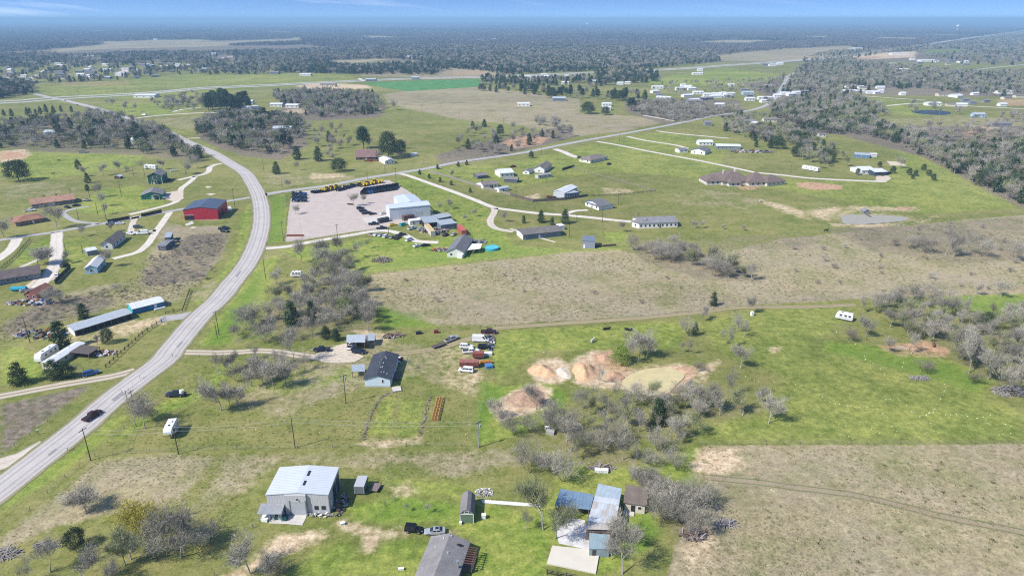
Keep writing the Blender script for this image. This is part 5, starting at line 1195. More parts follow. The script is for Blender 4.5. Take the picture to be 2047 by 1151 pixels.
# --- far houses: each one a building of its own
far_houses = [
 # u, v, width px, kind, label
 (563, 264, 36, 'b', 'pale blue house among trees near the side road bend'),
 (500, 220, 30, 'w', 'white house behind the tall dark pines'), (552, 214, 24, 'w', 'white roofed barn by the brown pine grove yard'), (584, 216, 26, 'w', 'white shed with bare soil in front, behind the pine grove'),
 (498, 208, 14, 'w', 'small white hut left of the pine grove yard'),
 (1118, 202, 26, 's', 'teal grey barn at the far edge of the hay field'), (1213, 213, 18, 'w', 'white farm shed by the round dark oak'), (1213, 221, 16, 'w', 'white farmhouse by the round dark oak'),
 (1047, 213, 24, 'w', 'long white trailer alone in the hay field'),
 (288, 196, 42, 'w', 'white shop beside the highway'), (655, 174, 30, 't', 'tan building on the pale building site by the highway'), (741, 163, 20, 's', 'pale blue grey metal building by the vivid green field'), (830, 159, 14, 's', 'small grey shed by the highway'),
 (610, 152, 22, 'w', 'white barn beyond the highway pasture'), (548, 149, 18, 'g', 'grey barn beyond the highway pasture'),
 (1395, 150, 20, 'w', 'white house in the field below the highway'), (1306, 147, 8, 'w', 'small white hut below the highway'), (1400, 143, 10, 'w', 'little white house close to the highway'),
 (1315, 178, 22, 'w', 'white trailer home left of the trailer park'), (1360, 181, 18, 'w', 'white trailer home with red soil around'), (1396, 189, 20, 'w', 'white trailer home in the middle of the trailer park'),
 (1415, 193, 16, 'w', 'low trailer home in the trailer park'), (1455, 196, 18, 'w', 'white trailer home under bare trees of the park'), (1496, 190, 22, 'b', 'bluish trailer home at the top of the park'), (1500, 202, 18, 'w', 'white trailer home by the side road'), (1525, 200, 18, 'w', 'last white trailer home of the park'),
 (1390, 208, 30, 'g', 'long grey barn hidden in the grey wood'), (1440, 214, 20, 'w', 'white roofed barn right of the grey wood'),
 (1540, 245, 26, 't', 'tan roofed house in the forest band'), (1590, 222, 14, 't', 'orange roofed hut in the forest band'), (1635, 228, 14, 't', 'small tan hut in the forest band'),
 (1500, 249, 24, 'g', 'grey house below the side road end'), (1510, 253, 12, 'w', 'tiny white house below the side road end'), (1416, 252, 14, 'g', 'dark little house by the side road'), (1535, 200, 16, 'w', 'white trailer by the woods track'), (1555, 195, 14, 'w', 'small white trailer by the woods track'),
 (1806, 191, 10, 'w', 'white box house in the far right clearing'), (1762, 186, 10, 'w', 'white hut in the far right clearing'), (1700, 186, 26, 'w', 'row-end white trailer in the far right clearing'), (1720, 187, 16, 'w', 'white trailer in the far right clearing'),
 (1868, 212, 28, 'w', 'white farmhouse by the dark blue pond'), (1888, 193, 24, 't', 'pale roofed house beyond the dark blue pond'), (1932, 204, 14, 'g', 'grey barn by the pale far road'), (1945, 209, 12, 'g', 'second grey barn by the pale far road'),
 (1958, 235, 22, 'b', 'blue grey house on the far right'), (2002, 254, 40, 'g', 'long grey roofed house at the right edge'), (2010, 188, 30, 'w', 'long white shed at the far right edge'),
 (1858, 124, 34, 'w', 'long white warehouse beyond the right woods'), (1800, 110, 34, 'w', 'long pale store beside the highway on the right'), (1905, 125, 18, 'g', 'brown grey barn beyond the right woods'), (1930, 126, 12, 'w', 'white shed beside a dark pine on the right'),
 (1715, 99, 20, 'w', 'white barn at the far tan field'), (1704, 100, 12, 'w', 'small white barn at the far tan field'), (1636, 88, 10, 'w', 'white house at the far edge of the tan field'), (1806, 143, 26, 'w', 'pale blue long building in the right woods'), (1784, 131, 14, 'w', 'white house in the right woods'), (1825, 121, 10, 'w', 'white hut right of the right woods'),
 (1530, 132, 12, 'g', 'dark house beside trees at the highway'), (1545, 133, 14, 'w', 'white house beside trees at the highway'), (1560, 130, 12, 'w', 'white barn beside trees at the highway'),
 (1130, 169, 14, 'w', 'white trailer in the pine strip'), (1190, 166, 18, 'w', 'white roof in the pine strip'), (1050, 157, 24, 'w', 'row of white roofs by the highway, first one'), (1075, 158, 22, 'w', 'white depot by the highway behind pines'), (1100, 157, 16, 'w', 'white shed right of the depot by the highway'),
 (1240, 170, 12, 'w', 'white hut in the green clearing'), (1255, 169, 10, 'w', 'little white hut in the green clearing'),
 (240, 151, 20, 'w', 'white house at the end of the unpaved far street'), (160, 152, 16, 'w', 'white house in the far suburb'), (210, 132, 12, 'w', 'white house under far pines'), (328, 137, 16, 'w', 'long white house in the far suburb'), (355, 133, 10, 'w', 'cream house in the far suburb'), (408, 142, 10, 'b', 'blue house at the edge of the far pasture'), (130, 138, 14, 't', 'tan house in the far suburb'), (118, 148, 16, 'g', 'grey house in the far suburb'), (180, 148, 18, 'g', 'slate house in the far suburb'), (284, 132, 12, 'g', 'grey house by the wide pine in the far suburb'), (20, 150, 16, 'g', 'grey roofed house at the far left edge'), (45, 155, 14, 'w', 'pale house at the far left'), (66, 128, 12, 'w', 'white roof left of the far street'), (400, 106, 12, 'w', 'white roof in the far woods'), (430, 110, 16, 'w', 'long white roof in the far woods'), (460, 115, 12, 't', 'tan roof in the far woods'), (180, 116, 12, 'w', 'pale roof in the far pines'), (310, 80, 8, 'w', 'single white house at the far pale field'),
 (960, 81, 14, 'w', 'white barn far out in the forest'), (985, 80, 12, 'w', 'low white shed far out in the forest'), (820, 116, 12, 'w', 'white roof at the far brown field'), (1110, 96, 7, 'w', 'lone white roof in the deep forest'), (30, 166, 14, 'g', 'dark house behind the left grove'), (99, 272, 22, 'b', 'blue roof inside the left bare wood'), (270, 287, 16, 'w', 'white roof inside the left bare wood'),
]
FW = {'w': (WHITE, WMETAL), 'b': (BLUEWALL, GALV), 's': (BLUEGREY, GALV), 't': (CREAM, TANSH), 'g': (mat('grey_boards', (0.22, 0.23, 0.25)), GREYSH)}
for u, v, wp, k, lab in far_houses:
  a = at(u - wp / 2, v); b_ = at(u + wp / 2, v)
  W_ = (b_ - a).length; wm, rm = FW[k]
  W_ = min(W_, 60)
  big = v < 150
  r, w = house('far_house', lab, 'house', (u - wp / 2, v), (u + wp / 2, v), 3.6 if not big else 4.5, min(max(8, W_ * 0.55), 22), 'gx', 1.8 if k != 'w' else 1.3, 0.4, wm, rm, group='houses scattered over the far plain')
  if wp >= 14:
    for i in range(3): put_window(r, (w * (i + 0.5) / 3, 0, 1.7), (1, 0, 0), (0, -1, 0), 1.2, 1.3)
def hamlet(spots, place, kinds, seed):
  rr = random.Random(seed); S = []
  for (u0, v0, u1, v1), n in spots:
    for _ in range(n): S.append((rr.uniform(u0, u1), rr.uniform(v0, v1), rr.uniform(9, 17), rr.choice(kinds)))
  pos = [at(u, v) for u, v, _, _ in S]
  lab = cell_labels([(p.x, p.y, s[2], {'w': 'white house', 'g': 'grey house', 't': 'tan house', 's': 'slate house'}[s[3]]) for p, s in zip(pos, S)], place, 'widest', 5)
  for p, (u, v, W_, k), l in zip(pos, S, lab):
    r = empty('far_house', p, rr.uniform(-.5, .5), l, 'house', 'houses of ' + place); wm, rm = FW[k]; d = W_ * rr.uniform(.45, .8)
    walls_on(r, W_, d, 3.2, 'gx', 1.3, wm); roof_on(r, W_, d, 3.2, 'gx', 1.3, .4, rm)
hamlet([((1300, 172, 1560, 206), 26), ((1560, 186, 1620, 196), 4)], 'the trailer park', 'wwwwg', 3)
hamlet([((0, 138, 60, 168), 9), ((100, 136, 330, 158), 26), ((60, 112, 480, 134), 22), ((330, 136, 480, 146), 5)], 'the far suburb', 'wwggts', 4)
hamlet([((1690, 176, 1760, 192), 7), ((1860, 186, 2040, 214), 9), ((1820, 116, 1960, 132), 7), ((1040, 152, 1150, 160), 8)], 'the far right plain', 'wwgt', 5)
# water towers on the horizon
def water_tower(az_px, dist, hgt, lab):
  x = (az_px - 1023.5) / FPX * dist / cP
  r = empty('water_tower', (x, dist, 0), 0, lab, 'water tower')
  rr = hgt * 0.22
  prof = [(0.25, 0.62), (0.8, 0.68), (1.0, 0.76), (0.98, 0.86), (0.7, 0.95), (0.05, 1.0)]
  mb = MB(); rings = [[(rr * q * math.cos(2 * math.pi * i / 14), rr * q * math.sin(2 * math.pi * i / 14), hgt * z) for i in range(14)] for q, z in prof]
  mb.loft(rings); mb.build('tank', TRIM, r, smooth=True)
  MB().cyl(0, 0, 0, hgt * 0.63, rr * 0.28, 10, r1=rr * 0.22).build('stem', TRIM, r)
water_tower(1798, 6500, 60, 'pale water tower on the horizon to the right')
water_tower(1154, 9500, 58, 'slim water tower on the horizon near the middle')

# ------------------------------------------------------------------ vehicles
PAINT = {}
def paint(name, col, metal=0.2):
  return mat('paint_' + name, col, rough=0.28, metal=metal, spec=0.5)
COL = {'black': (0.012, 0.012, 0.014), 'white': (0.70, 0.70, 0.69), 'silver': (0.42, 0.43, 0.45), 'navy': (0.015, 0.022, 0.045), 'red': (0.22, 0.015, 0.015), 'maroon': (0.06, 0.012, 0.015),
       'grey': (0.13, 0.135, 0.14), 'yellow': (0.72, 0.50, 0.01), 'teal': (0.05, 0.42, 0.40), 'blue': (0.03, 0.10, 0.26), 'tan': (0.38, 0.31, 0.22), 'brown': (0.13, 0.08, 0.05), 'orange': (0.62, 0.22, 0.03)}
for k, c_ in COL.items(): paint(k, c_, 0.0 if k in ('white', 'yellow', 'teal') else 0.25)
HEADL = mat('headlight', (0.65, 0.66, 0.66), rough=0.15); TAILL = mat('taillight', (0.35, 0.01, 0.01), rough=0.2)
RIM = mat('rim', (0.40, 0.40, 0.41), rough=0.35, metal=0.6)

def wheel_mesh(r, w, key):
  if key in MATS: return MATS[key]
  mb = MB(); n = 14
  ring = lambda rr, y: [(rr * math.cos(2 * math.pi * i / n), y, rr * math.sin(2 * math.pi * i / n)) for i in range(n)]
  mb.loft([ring(r * 0.92, -w / 2), ring(r, -w / 2 * 0.7), ring(r, w / 2 * 0.7), ring(r * 0.92, w / 2)], 0)
  rim = MB(); rim.loft([ring(r * 0.58, -w / 2 - 0.012), ring(r * 0.58, w / 2 + 0.012)], 0)
  MATS[key] = (mb.mesh('tyre', RUBBER), rim.mesh('rim', RIM))
  return MATS[key]

def add_wheels(r, pos, rad, wid, rims=True):
  ty, rm = wheel_mesh(rad, wid, 'wheel_%.2f_%.2f' % (rad, wid))
  for x, y in pos:
    o = link('wheel', ty, r, (x, y, rad))
    if rims: link('rim', rm, o)

def sect(x, zb, zt, hw, hs):
  """cross-section of a car body: tucked sill, full flank, rounded shoulder"""
  return [(x, -hw * 0.93, zb), (x, -hw, zb + (zt - zb) * 0.35), (x, -hw * 0.985, zb + (zt - zb) * 0.8), (x, -hs, zt), (x, hs, zt), (x, hw * 0.985, zb + (zt - zb) * 0.8), (x, hw, zb + (zt - zb) * 0.35), (x, hw * 0.93, zb)]

# kind: length, half width, wheel radius, axles, body stations (x, bottom, top, half width factor), cabin (base x0,x1, top x0,x1, z base, z top), bed
KINDS = {
 'sedan': (4.8, 0.92, 0.33, (0.95, 3.75), [(0, .45, .82, .80), (.12, .32, .95, .93), (1.0, .26, 1.0, 1), (2.4, .24, .98, 1), (3.4, .26, .93, 1), (4.5, .30, .80, .93), (4.8, .42, .66, .78)], (0.55, 3.55, 1.35, 2.65, .96, 1.44), None),
 'suv': (4.85, 0.96, 0.38, (0.95, 3.85), [(0, .5, 1.0, .88), (.1, .38, 1.1, .96), (1.0, .34, 1.14, 1), (3.3, .34, 1.12, 1), (4.5, .38, 1.02, .95), (4.85, .5, .85, .84)], (0.06, 3.65, 0.35, 2.85, 1.11, 1.78), None),
 'jeep': (4.2, 0.92, 0.42, (0.8, 3.35), [(0, .55, 1.08, .95), (.08, .5, 1.12, .98), (2.6, .5, 1.12, .98), (2.7, .5, 1.10, .84), (4.1, .55, 1.02, .74), (4.2, .6, .98, .72)], (0.05, 2.75, 0.15, 2.45, 1.12, 1.85), None),
 'pickup': (5.9, 1.0, 0.40, (1.25, 4.75), [(0, .55, 1.12, .95), (.06, .45, 1.15, .98), (1.2, .40, 1.16, 1), (4.2, .40, 1.16, 1), (5.5, .44, 1.08, .96), (5.9, .55, .92, .86)], (2.05, 4.55, 2.25, 3.85, 1.15, 1.86), (0.1, 2.0)),
 'van': (5.1, 0.98, 0.35, (1.0, 4.1), [(0, .45, 1.1, .92), (.1, .36, 1.15, .98), (3.6, .34, 1.12, 1), (4.8, .38, .95, .93), (5.1, .48, .78, .82)], (0.05, 4.35, 0.2, 3.4, 1.12, 1.85), None),
 'cargo_van': (6.0, 1.02, 0.36, (1.1, 4.9), [(0, .45, 1.2, .98), (.08, .38, 1.25, 1), (4.8, .36, 1.22, 1), (5.7, .40, 1.05, .94), (6.0, .5, .85, .84)], (0.02, 5.35, 0.06, 4.35, 1.22, 2.6), None),
}
def car_parts(kind):
  key = 'car_' + kind
  if key in MATS: return MATS[key]
  L, hw, wr, axl, st, cab, bed = KINDS[kind]
  body = MB()
  body.loft([sect(x, zb, zt, hw * f, hw * f * 0.88) for x, zb, zt, f in st])
  x0, x1, t0, t1, zb, zt = cab
  hb, ht = hw * 0.90, hw * 0.74 if kind not in ('cargo_van', 'jeep') else hw * 0.84
  zb -= 0.03
  body.loft([[(x0, -hb, zb), (x1, -hb, zb), (x1, hb, zb), (x0, hb, zb)], [(t0, -ht, zt - 0.06), (t1, -ht, zt - 0.06), (t1, ht, zt - 0.06), (t0, ht, zt - 0.06)],
               [(t0 + .12, -ht * .86, zt), (t1 - .15, -ht * .86, zt), (t1 - .15, ht * .86, zt), (t0 + .12, ht * .86, zt)]])
  parts = {'body': body.mesh('body', MATS['paint_black'])}
  def q(s, t_, side):   # a point on the flank of the cabin: s along, t up
    a = x0 + (x1 - x0) * s; b_ = t0 + (t1 - t0) * s
    return Vector((a + (b_ - a) * t_, side * (hb + (ht - hb) * t_ + 0.012), zb + (zt - .06 - zb) * t_))
  for side, nm in ((-1, 'side_window_a'), (1, 'side_window_b')):
    mb = MB()
    cuts = {'cargo_van': [(0.80, 0.94)], 'van': [(0.06, 0.34), (0.37, 0.66), (0.69, 0.92)], 'pickup': [(0.08, 0.46), (0.52, 0.92)], 'suv': [(0.05, 0.30), (0.34, 0.62), (0.66, 0.93)]}.get(kind, [(0.08, 0.46), (0.51, 0.92)])
    for a, b_ in cuts:
      pts = [q(a, .16, side), q(b_, .16, side), q(b_, .9, side), q(a, .9, side)]
      if side < 0: mb.face(pts)
      else: mb.face(pts[::-1])
    parts[nm] = mb.mesh('side_window', GLASS)
  def e(t_, y, back):
    xa, xb = (x0, t0) if back else (x1, t1)
    s = -0.014 if back else 0.014
    return (xa + (xb - xa) * t_ + s, y * (hb + (ht - hb) * t_) * 0.9, zb + (zt - .06 - zb) * t_)
  mb = MB(); mb.face([e(.1, -1, False), e(.1, 1, False), e(.95, 1, False), e(.95, -1, False)]); parts['windshield'] = mb.mesh('windshield', GLASS)
  if kind != 'cargo_van':
    mb = MB(); mb.face([e(.2, 1, True), e(.2, -1, True), e(.92, -1, True), e(.92, 1, True)]); parts['rear_window'] = mb.mesh('rear_window', GLASS)
  if bed:
    mb = MB(); mb.box(bed[0], -hw * 0.78, 1.0, bed[1], hw * 0.78, 1.17); parts['bed'] = mb.mesh('bed', DARK)
  if kind == 'sedan':
    mb = MB(); mb.box(1.5, -.4, zt + .002, 2.3, .4, zt + .012); parts['sunroof'] = mb.mesh('sunroof', GLASS)
  zl = st[-2][2] - 0.16
  for s in (-1, 1):
    parts['headlight%d' % s] = MB().box(L - .16, s * hw * .62 - .16, zl - .07, L + .005, s * hw * .62 + .16, zl + .05).mesh('headlight', HEADL)
    parts['taillight%d' % s] = MB().box(-.012, s * hw * .72 - .1, st[1][2] - .35, .1, s * hw * .72 + .1, st[1][2] - .12).mesh('taillight', TAILL)
  MATS[key] = parts
  return parts

CAR_NAMES = {'sedan': ('parked_car', 'car'), 'suv': ('parked_suv', 'suv'), 'jeep': ('off_road_car', 'car'), 'pickup': ('pickup_truck', 'pickup'), 'van': ('minivan', 'van'), 'cargo_van': ('cargo_van', 'van')}
def car(kind, colour, A, B, label, group=None, small=False, scale=1.0):
  """a vehicle on the line from its rear A to its front B"""
  L, hw, wr, axl, st, cab, bed = KINDS[kind]
  a, b_ = at(*A), at(*B); c_ = (a + b_) / 2; d = (b_ - a); rz = math.atan2(d.y, d.x)
  o = c_ - Vector((math.cos(rz), math.sin(rz), 0)) * L / 2 * scale
  nm, cat = CAR_NAMES[kind]
  r = empty(nm, o, rz, label, cat, group); r.scale = (scale,) * 3
  for k, me in car_parts(kind).items():
    k2 = 'headlight' if k.startswith('headlight') else 'taillight' if k.startswith('taillight') else 'side_window' if k.startswith('side_window') else k
    if small and k2 in ('headlight', 'taillight', 'sunroof'): continue
    p = link(k2, me, r)
    if k == 'body':
      p.material_slots[0].link = 'OBJECT'; p.material_slots[0].material = MATS['paint_' + colour]
  add_wheels(r, [(x, s * (hw - 0.12)) for x in axl for s in (-1, 1)], wr, 0.24, not small)
  return r

car('pickup', 'maroon', (166, 846), (204, 822), 'dark maroon pickup driving on the country road')
r = car('pickup', 'navy', (370, 791), (334, 792), 'dark pickup with a white tank in its bed, parked on the grass')
tk = MB(); tk.cyl(1.0, 0, 1.18, 2.05, 0.72, 14, r1=0.66); tk.cyl(1.0, 0, 2.05, 2.25, 0.4, 12, r1=0.3)
tag(tk.build('water_tank', TRIM, None, loc=r.location, rz=r.rotation_euler.z), 'white plastic water tank standing in a dark pickup bed', 'tank')
car('jeep', 'black', (811, 1060), (845, 1063), 'black off-road car with a spare look, nose to the silver sedan')
car('sedan', 'silver', (889, 1064), (850, 1066), 'silver sedan with a dark sunroof beside the grey roofed house')
car('pickup', 'maroon', (962, 666), (992, 666), 'dark red pickup at the pasture gate')
car('cargo_van', 'white', (945, 682), (977, 683), 'tall white cargo van beside the fence')
car('pickup', 'silver', (889, 686), (916, 675), 'silver pickup towing a flat trailer')
car('suv', 'white', (918, 695), (947, 696), 'white suv left of the black car')
car('suv', 'black', (957, 697), (980, 697), 'black car between the white suv and the fence')
car('pickup', 'white', (928, 706), (955, 704), 'white pickup behind the brown livestock trailer')
car('van', 'white', (948, 744), (916, 741), 'white minivan at the near end of the vehicle row')
car('pickup', 'navy', (660, 701), (627, 702), 'dark blue pickup at the end of the rutted drive')
car('suv', 'navy', (704, 705), (732, 706), 'dark blue suv in front of the open carport')
car('pickup', 'white', (700, 697), (707, 690), 'white pickup parked under the open carport roof')
car('suv', 'blue', (170, 752), (195, 746), 'blue suv in the shade of the cedars by the two-track lane')
car('pickup', 'black', (437, 459), (459, 458), 'black pickup parked near the red barn edge', small=True)
car('suv', 'black', (441, 463), (459, 465), 'black suv just in front of the black pickup by the road', small=True)
car('suv', 'white', (254, 468), (270, 470), 'silver white car beside the taupe roofed house')
car('cargo_van', 'white', (297, 468), (274, 469), 'white van on the pale drive loop')
car('suv', 'grey', (270, 456), (282, 455), 'grey suv on the pale drive loop')
car('pickup', 'blue', (217, 450), (230, 448), 'pale blue pickup at the dark lane fence')
car('sedan', 'white', (232, 449), (247, 448), 'white sedan at the dark lane fence')
car('sedan', 'black', (128, 414), (142, 417), 'black car in front of the terracotta roofed house', small=True)
car('sedan', 'navy', (146, 413), (160, 411), 'navy car right of the terracotta roofed house', small=True)
car('sedan', 'grey', (168, 402), (180, 402), 'grey car on the grass beyond the terracotta roofed house', small=True)
car('pickup', 'white', (54, 423), (66, 422), 'white pickup left of the terracotta roofed house', small=True)
car('suv', 'black', (330, 362), (347, 360), 'black car beside the two-storey green house')
car('sedan', 'white', (341, 343), (354, 342), 'white car on the drive behind the two-storey house', small=True)
car('sedan', 'silver', (326, 398), (336, 397), 'silver car beside the teal green house', small=True)
car('suv', 'black', (124, 535), (134, 529), 'dark car parked by the dark board wall', small=True)
car('sedan', 'white', (112, 556), (118, 549), 'white car parked on the pale yard', small=True)
car('sedan', 'silver', (43, 584), (62, 580), 'silver car beside the faded red barn')
car('sedan', 'black', (150, 209.5), (160, 212.5), 'black car on the road near the highway', small=True)
car('sedan', 'grey', (127, 200), (134, 203), 'grey car at the highway junction', small=True)
car('cargo_van', 'white', (295, 231.5), (281, 231), 'white van on the lane to the pine grove', small=True)
# compound vehicles
for i, (k, col, A, B, lab) in enumerate([
 ('suv', 'navy', (714, 419), (727, 417), 'furthest dark suv of the slanted row on the gravel yard'), ('suv', 'black', (719, 424), (732, 422), 'black suv in the middle of the slanted row on the gravel yard'),
 ('pickup', 'navy', (724, 429), (741, 426), 'navy pickup in the slanted row on the gravel yard'), ('sedan', 'black', (738, 430), (752, 428), 'nearest black car of the slanted row on the gravel yard'),
 ('sedan', 'white', (762, 429), (773, 427), 'white car against the warehouse corner'), ('pickup', 'black', (737, 450), (757, 449), 'black pickup left of the black skip'),
 ('pickup', 'navy', (753, 459), (773, 457), 'dark pickup outside the compound fence'), ('sedan', 'yellow', (779, 452), (792, 450), 'yellow car under the warehouse wall'), ('van', 'teal', (800, 453), (813, 449), 'teal van next to the white shed'),
 ('pickup', 'white', (814, 461), (833, 455), 'white pickup near the yellow topped container'), ('suv', 'silver', (833, 463), (849, 457), 'silver suv against the yellow topped container'),
 ('sedan', 'tan', (737, 470), (745, 473), 'tan car at the start of the row along the drive'), ('sedan', 'white', (747, 474), (755, 468), 'second car, white, in the row along the drive'), ('sedan', 'silver', (757, 474), (766, 469), 'silver car in the row along the drive'),
 ('suv', 'white', (766, 477), (778, 472), 'white suv in the row along the drive'), ('sedan', 'tan', (780, 478), (786, 473), 'small tan car in the row along the drive'), ('pickup', 'navy', (788, 482), (800, 472), 'navy pickup in the row along the drive'),
 ('pickup', 'black', (793, 473), (810, 470), 'black pickup behind the row along the drive'), ('van', 'white', (810, 484), (826, 478), 'white minivan at the end of the row along the drive'),
 ('sedan', 'white', (827, 495), (841, 491), 'white sedan on the grass beside a black one'), ('sedan', 'black', (844, 493), (858, 491), 'black sedan on the grass beside a white one'),
 ('suv', 'navy', (886, 474), (895, 468), 'dark car between the containers'), ('sedan', 'silver', (903, 473), (911, 467), 'silver car left of the red container'),
 ]):
  car(k, col, A, B, lab, 'vehicles of the compound', small=i > 18)
car('suv', 'black', (1212, 331), (1223, 328), 'black car alone on the meadow near the pale concrete drive', small=True)
car('pickup', 'red', (1020, 335.5), (1030, 334), 'red pickup left of the long board fence', small=True)
car('sedan', 'white', (952, 370), (962, 371), 'white car against the long board fence', small=True)
car('suv', 'black', (1772, 349), (1782, 347), 'black suv right of the garage with open bays', small=True)
car('pickup', 'grey', (1461, 304), (1474, 306), 'grey pickup before the long white roofed barn', small=True)
car('suv', 'white', (1482, 303), (1490, 305), 'white suv right of the long white roofed barn', small=True)
car('suv', 'black', (1155, 316), (1163, 318), 'dark car at the end of the pale concrete drive', small=True)

# ------------------------------------------------------------------ trailers, containers, equipment
def camper(A, B, label, wid=2.5, hgt=3.3, nose=0.8, name='camper_trailer', cat='camper trailer', fifth=False, stripe=None):
  a, b_ = at(*A), at(*B); d = b_ - a; L = d.length; rz = math.atan2(d.y, d.x)
  r = empty(name, a, rz, label, cat)
  mb = MB(); z0 = 0.55; hw = wid / 2
  def ring(x, zb, zt, f=1.0): return [(x, -hw * f, zb), (x, -hw * f, zt - .25), (x, -hw * f * .88, zt), (x, hw * f * .88, zt), (x, hw * f, zt - .25), (x, hw * f, zb)]
  if fifth:
    mb.loft([ring(0, z0, hgt - .15), ring(.25, z0, hgt), ring(L - 2.6, z0, hgt), ring(L - 2.5, 1.5, hgt), ring(L - .6, 1.55, hgt - .1), ring(L, 1.9, hgt - .9, .8)])
  else:
    mb.loft([ring(0, z0 + .2, hgt - .3, .97), ring(.3, z0, hgt), ring(L - nose, z0, hgt), ring(L - nose * .4, z0, hgt - .5), ring(L, z0 + .3, hgt - 1.4, .92)])
  mb.build('body', mat('camper_white', (0.70, 0.70, 0.68), rough=0.35, noise=1.0, amt=0.05), r)
  for s in (-1, 1):
    for x in (L * .18, L * .42, L * .7):
      MB().box(x - .45, s * (hw + .012) - .012, 1.75, x + .45, s * (hw + .012) + .012, 2.4).build('window', GLASS, r)
    MB().box(.3, s * (hw + .008) - .008, 1.1, L - 2.7 if fifth else L - 1.0, s * (hw + .008) + .008, 1.3).build('stripe', mat('stripe_grey', stripe or (0.18, 0.19, 0.21)), r)
  MB().box(L * .55 - .35, -hw - .03, .6, L * .55 + .35, -hw - .002, 2.5).build('door', mat('door_grey', (0.5, 0.5, 0.5)), r)
  MB().box(L * .35 - .4, -.4, hgt, L * .35 + .4, .4, hgt + .28).build('air_conditioner', TRIM, r)
  MB().box(L * .65 - .25, -.25, hgt, L * .65 + .25, .25, hgt + .14).build('roof_hatch', GLASS, r)
  add_wheels(r, [(L * .32, s * (hw - .15)) for s in (-1, 1)] + [(L * .32 + .8, s * (hw - .15)) for s in (-1, 1)], .36, .22, False)
  if fifth: MB().box(L - 1.6, -.15, .02, L - 1.3, .15, 1.6).build('landing_leg', STEEL, r)
  else: MB().box(L, -.06, .45, L + 1.1, .06, .58).build('tongue', STEEL, r)
  return r
camper((350, 856), (338, 880), 'white fifth-wheel camper on the grass near the road', fifth=True, hgt=3.5)
camper((113, 703), (77, 727), 'white camper parked behind the cream mobile home', hgt=3.2)
camper((1704, 642), (1670, 635), 'white camper alone at the edge of the right pasture', wid=2.4, hgt=2.9)
camper((1636, 344), (1604, 338), 'white camper under trees beside the straight pale drive')
camper((314, 339), (291, 337), 'silver white camper behind the two-storey green house', hgt=3.4)
camper((604, 553), (582, 553), 'white old camper on the grass left of the bare wood', wid=2.2, hgt=2.6)

def flat_trailer(A, B, label, wid=2.1, deck=WOOD, sides=None, side_m=RUST, cover=None, name='flatbed_trailer'):
  a, b_ = at(*A), at(*B); d = b_ - a; L = d.length; rz = math.atan2(d.y, d.x)
  r = empty(name, a, rz, label, 'trailer')
  hw = wid / 2
  MB().box(0, -hw, .62, L, hw, .76).build('deck', deck, r)
  MB().box(L, -.07, .5, L + 1.2, .07, .62).build('tongue', RUBBER, r)
  if sides:
    for s in (-1, 1):
      for k in range(4):
        MB().box(0, s * hw - .05, .8 + k * sides / 4, L, s * hw + .05, .8 + k * sides / 4 + sides * .15).build('side_rail', side_m, r)
      for x in np.linspace(.1, L - .1, 6): MB().box(x - .05, s * hw - .06, .77, x + .05, s * hw + .06, .8 + sides).build('stake', side_m, r)
    for x in (.05, L - .05): MB().box(x - .04, -hw, .8, x + .04, hw, .8 + sides * .9).build('end_gate', side_m, r)
  if cover: MB().box(0.02, -hw * 1.02, .8 + (sides or 0), L - .02, hw * 1.02, .86 + (sides or 0)).build('cover', cover, r)
  add_wheels(r, [(L * .4, s * (hw + .12)) for s in (-1, 1)] + [(L * .4 + .75, s * (hw + .12)) for s in (-1, 1)], .34, .2, False)
  return r
flat_trailer((746, 985), (755, 970), 'low brown flatbed trailer right of the box trailer', deck=mat('brown_deck', (0.21, 0.16, 0.14), noise=0.6))
flat_trailer((864, 697), (889, 688), 'long flat trailer hitched to the silver pickup', deck=mat('dark_deck', (0.10, 0.085, 0.075), noise=0.6))
REDR = mat('rusty_red_paint', (0.24, 0.075, 0.055), rough=0.8, noise=0.6, amt=0.3)
flat_trailer((945, 715), (968, 715), 'brown stake-sided livestock trailer behind the red one', sides=1.3, side_m=REDR, cover=REDR, name='stock_trailer')
flat_trailer((919, 733), (957, 733), 'long rusty red stock trailer in front of the brown one', sides=1.5, side_m=REDR, cover=mat('rusty_cover', (0.30, 0.12, 0.10), noise=0.5, amt=0.3), name='stock_trailer')
def box_trailer(A, B, label, wid, hgt, bodym, roofm, name='box_trailer', cat='trailer', wheels=True, z0=0.5):
  a, b_ = at(*A), at(*B); d = b_ - a; L = d.length; rz = math.atan2(d.y, d.x)
  r = empty(name, a, rz, label, cat); hw = wid / 2
  MB().box(0, -hw, z0, L, hw, hgt).build('body', bodym, r)
  MB().box(-.04, -hw - .04, hgt + .002, L + .04, hw + .04, hgt + .1).build('roof', roofm, r)
  MB().box(-.03, -hw * .9, z0 + .1, -.002, hw * .9, hgt - .15).build('rear_door', bodym, r)
  for s in (-1, 1):
    MB().box(-.05, s * (hw - .04) - .05, z0, -.001, s * (hw - .04) + .05, hgt).build('corner_post', roofm, r)
  if wheels:
    add_wheels(r, [(L * .4, s * (hw + .02)) for s in (-1, 1)] + [(L * .4 + .8, s * (hw + .02)) for s in (-1, 1)], .34, .2, False)
    MB().box(L, -.07, .5, L + 1.1, .07, .62).build('tongue', RUBBER, r)
  return r
box_trailer((719, 990), (727, 968), 'grey enclosed box trailer beside the metal workshop', 2.4, 2.6, mat('trailer_grey', (0.15, 0.16, 0.17), rough=0.5), mat('trailer_roof', (0.42, 0.44, 0.45), rough=0.45))
RIBC = lambda n, c_: ribbed(n, c_, 0.28, 0, 0.55, amt=0.1)
box_trailer((757, 446), (777, 442), 'black steel skip next to the black pickup', 2.5, 2.4, RIBC('black_box', (0.02, 0.022, 0.028)), mat('black_lid', (0.03, 0.03, 0.035)), 'steel_skip', 'skip', False, 0.1)
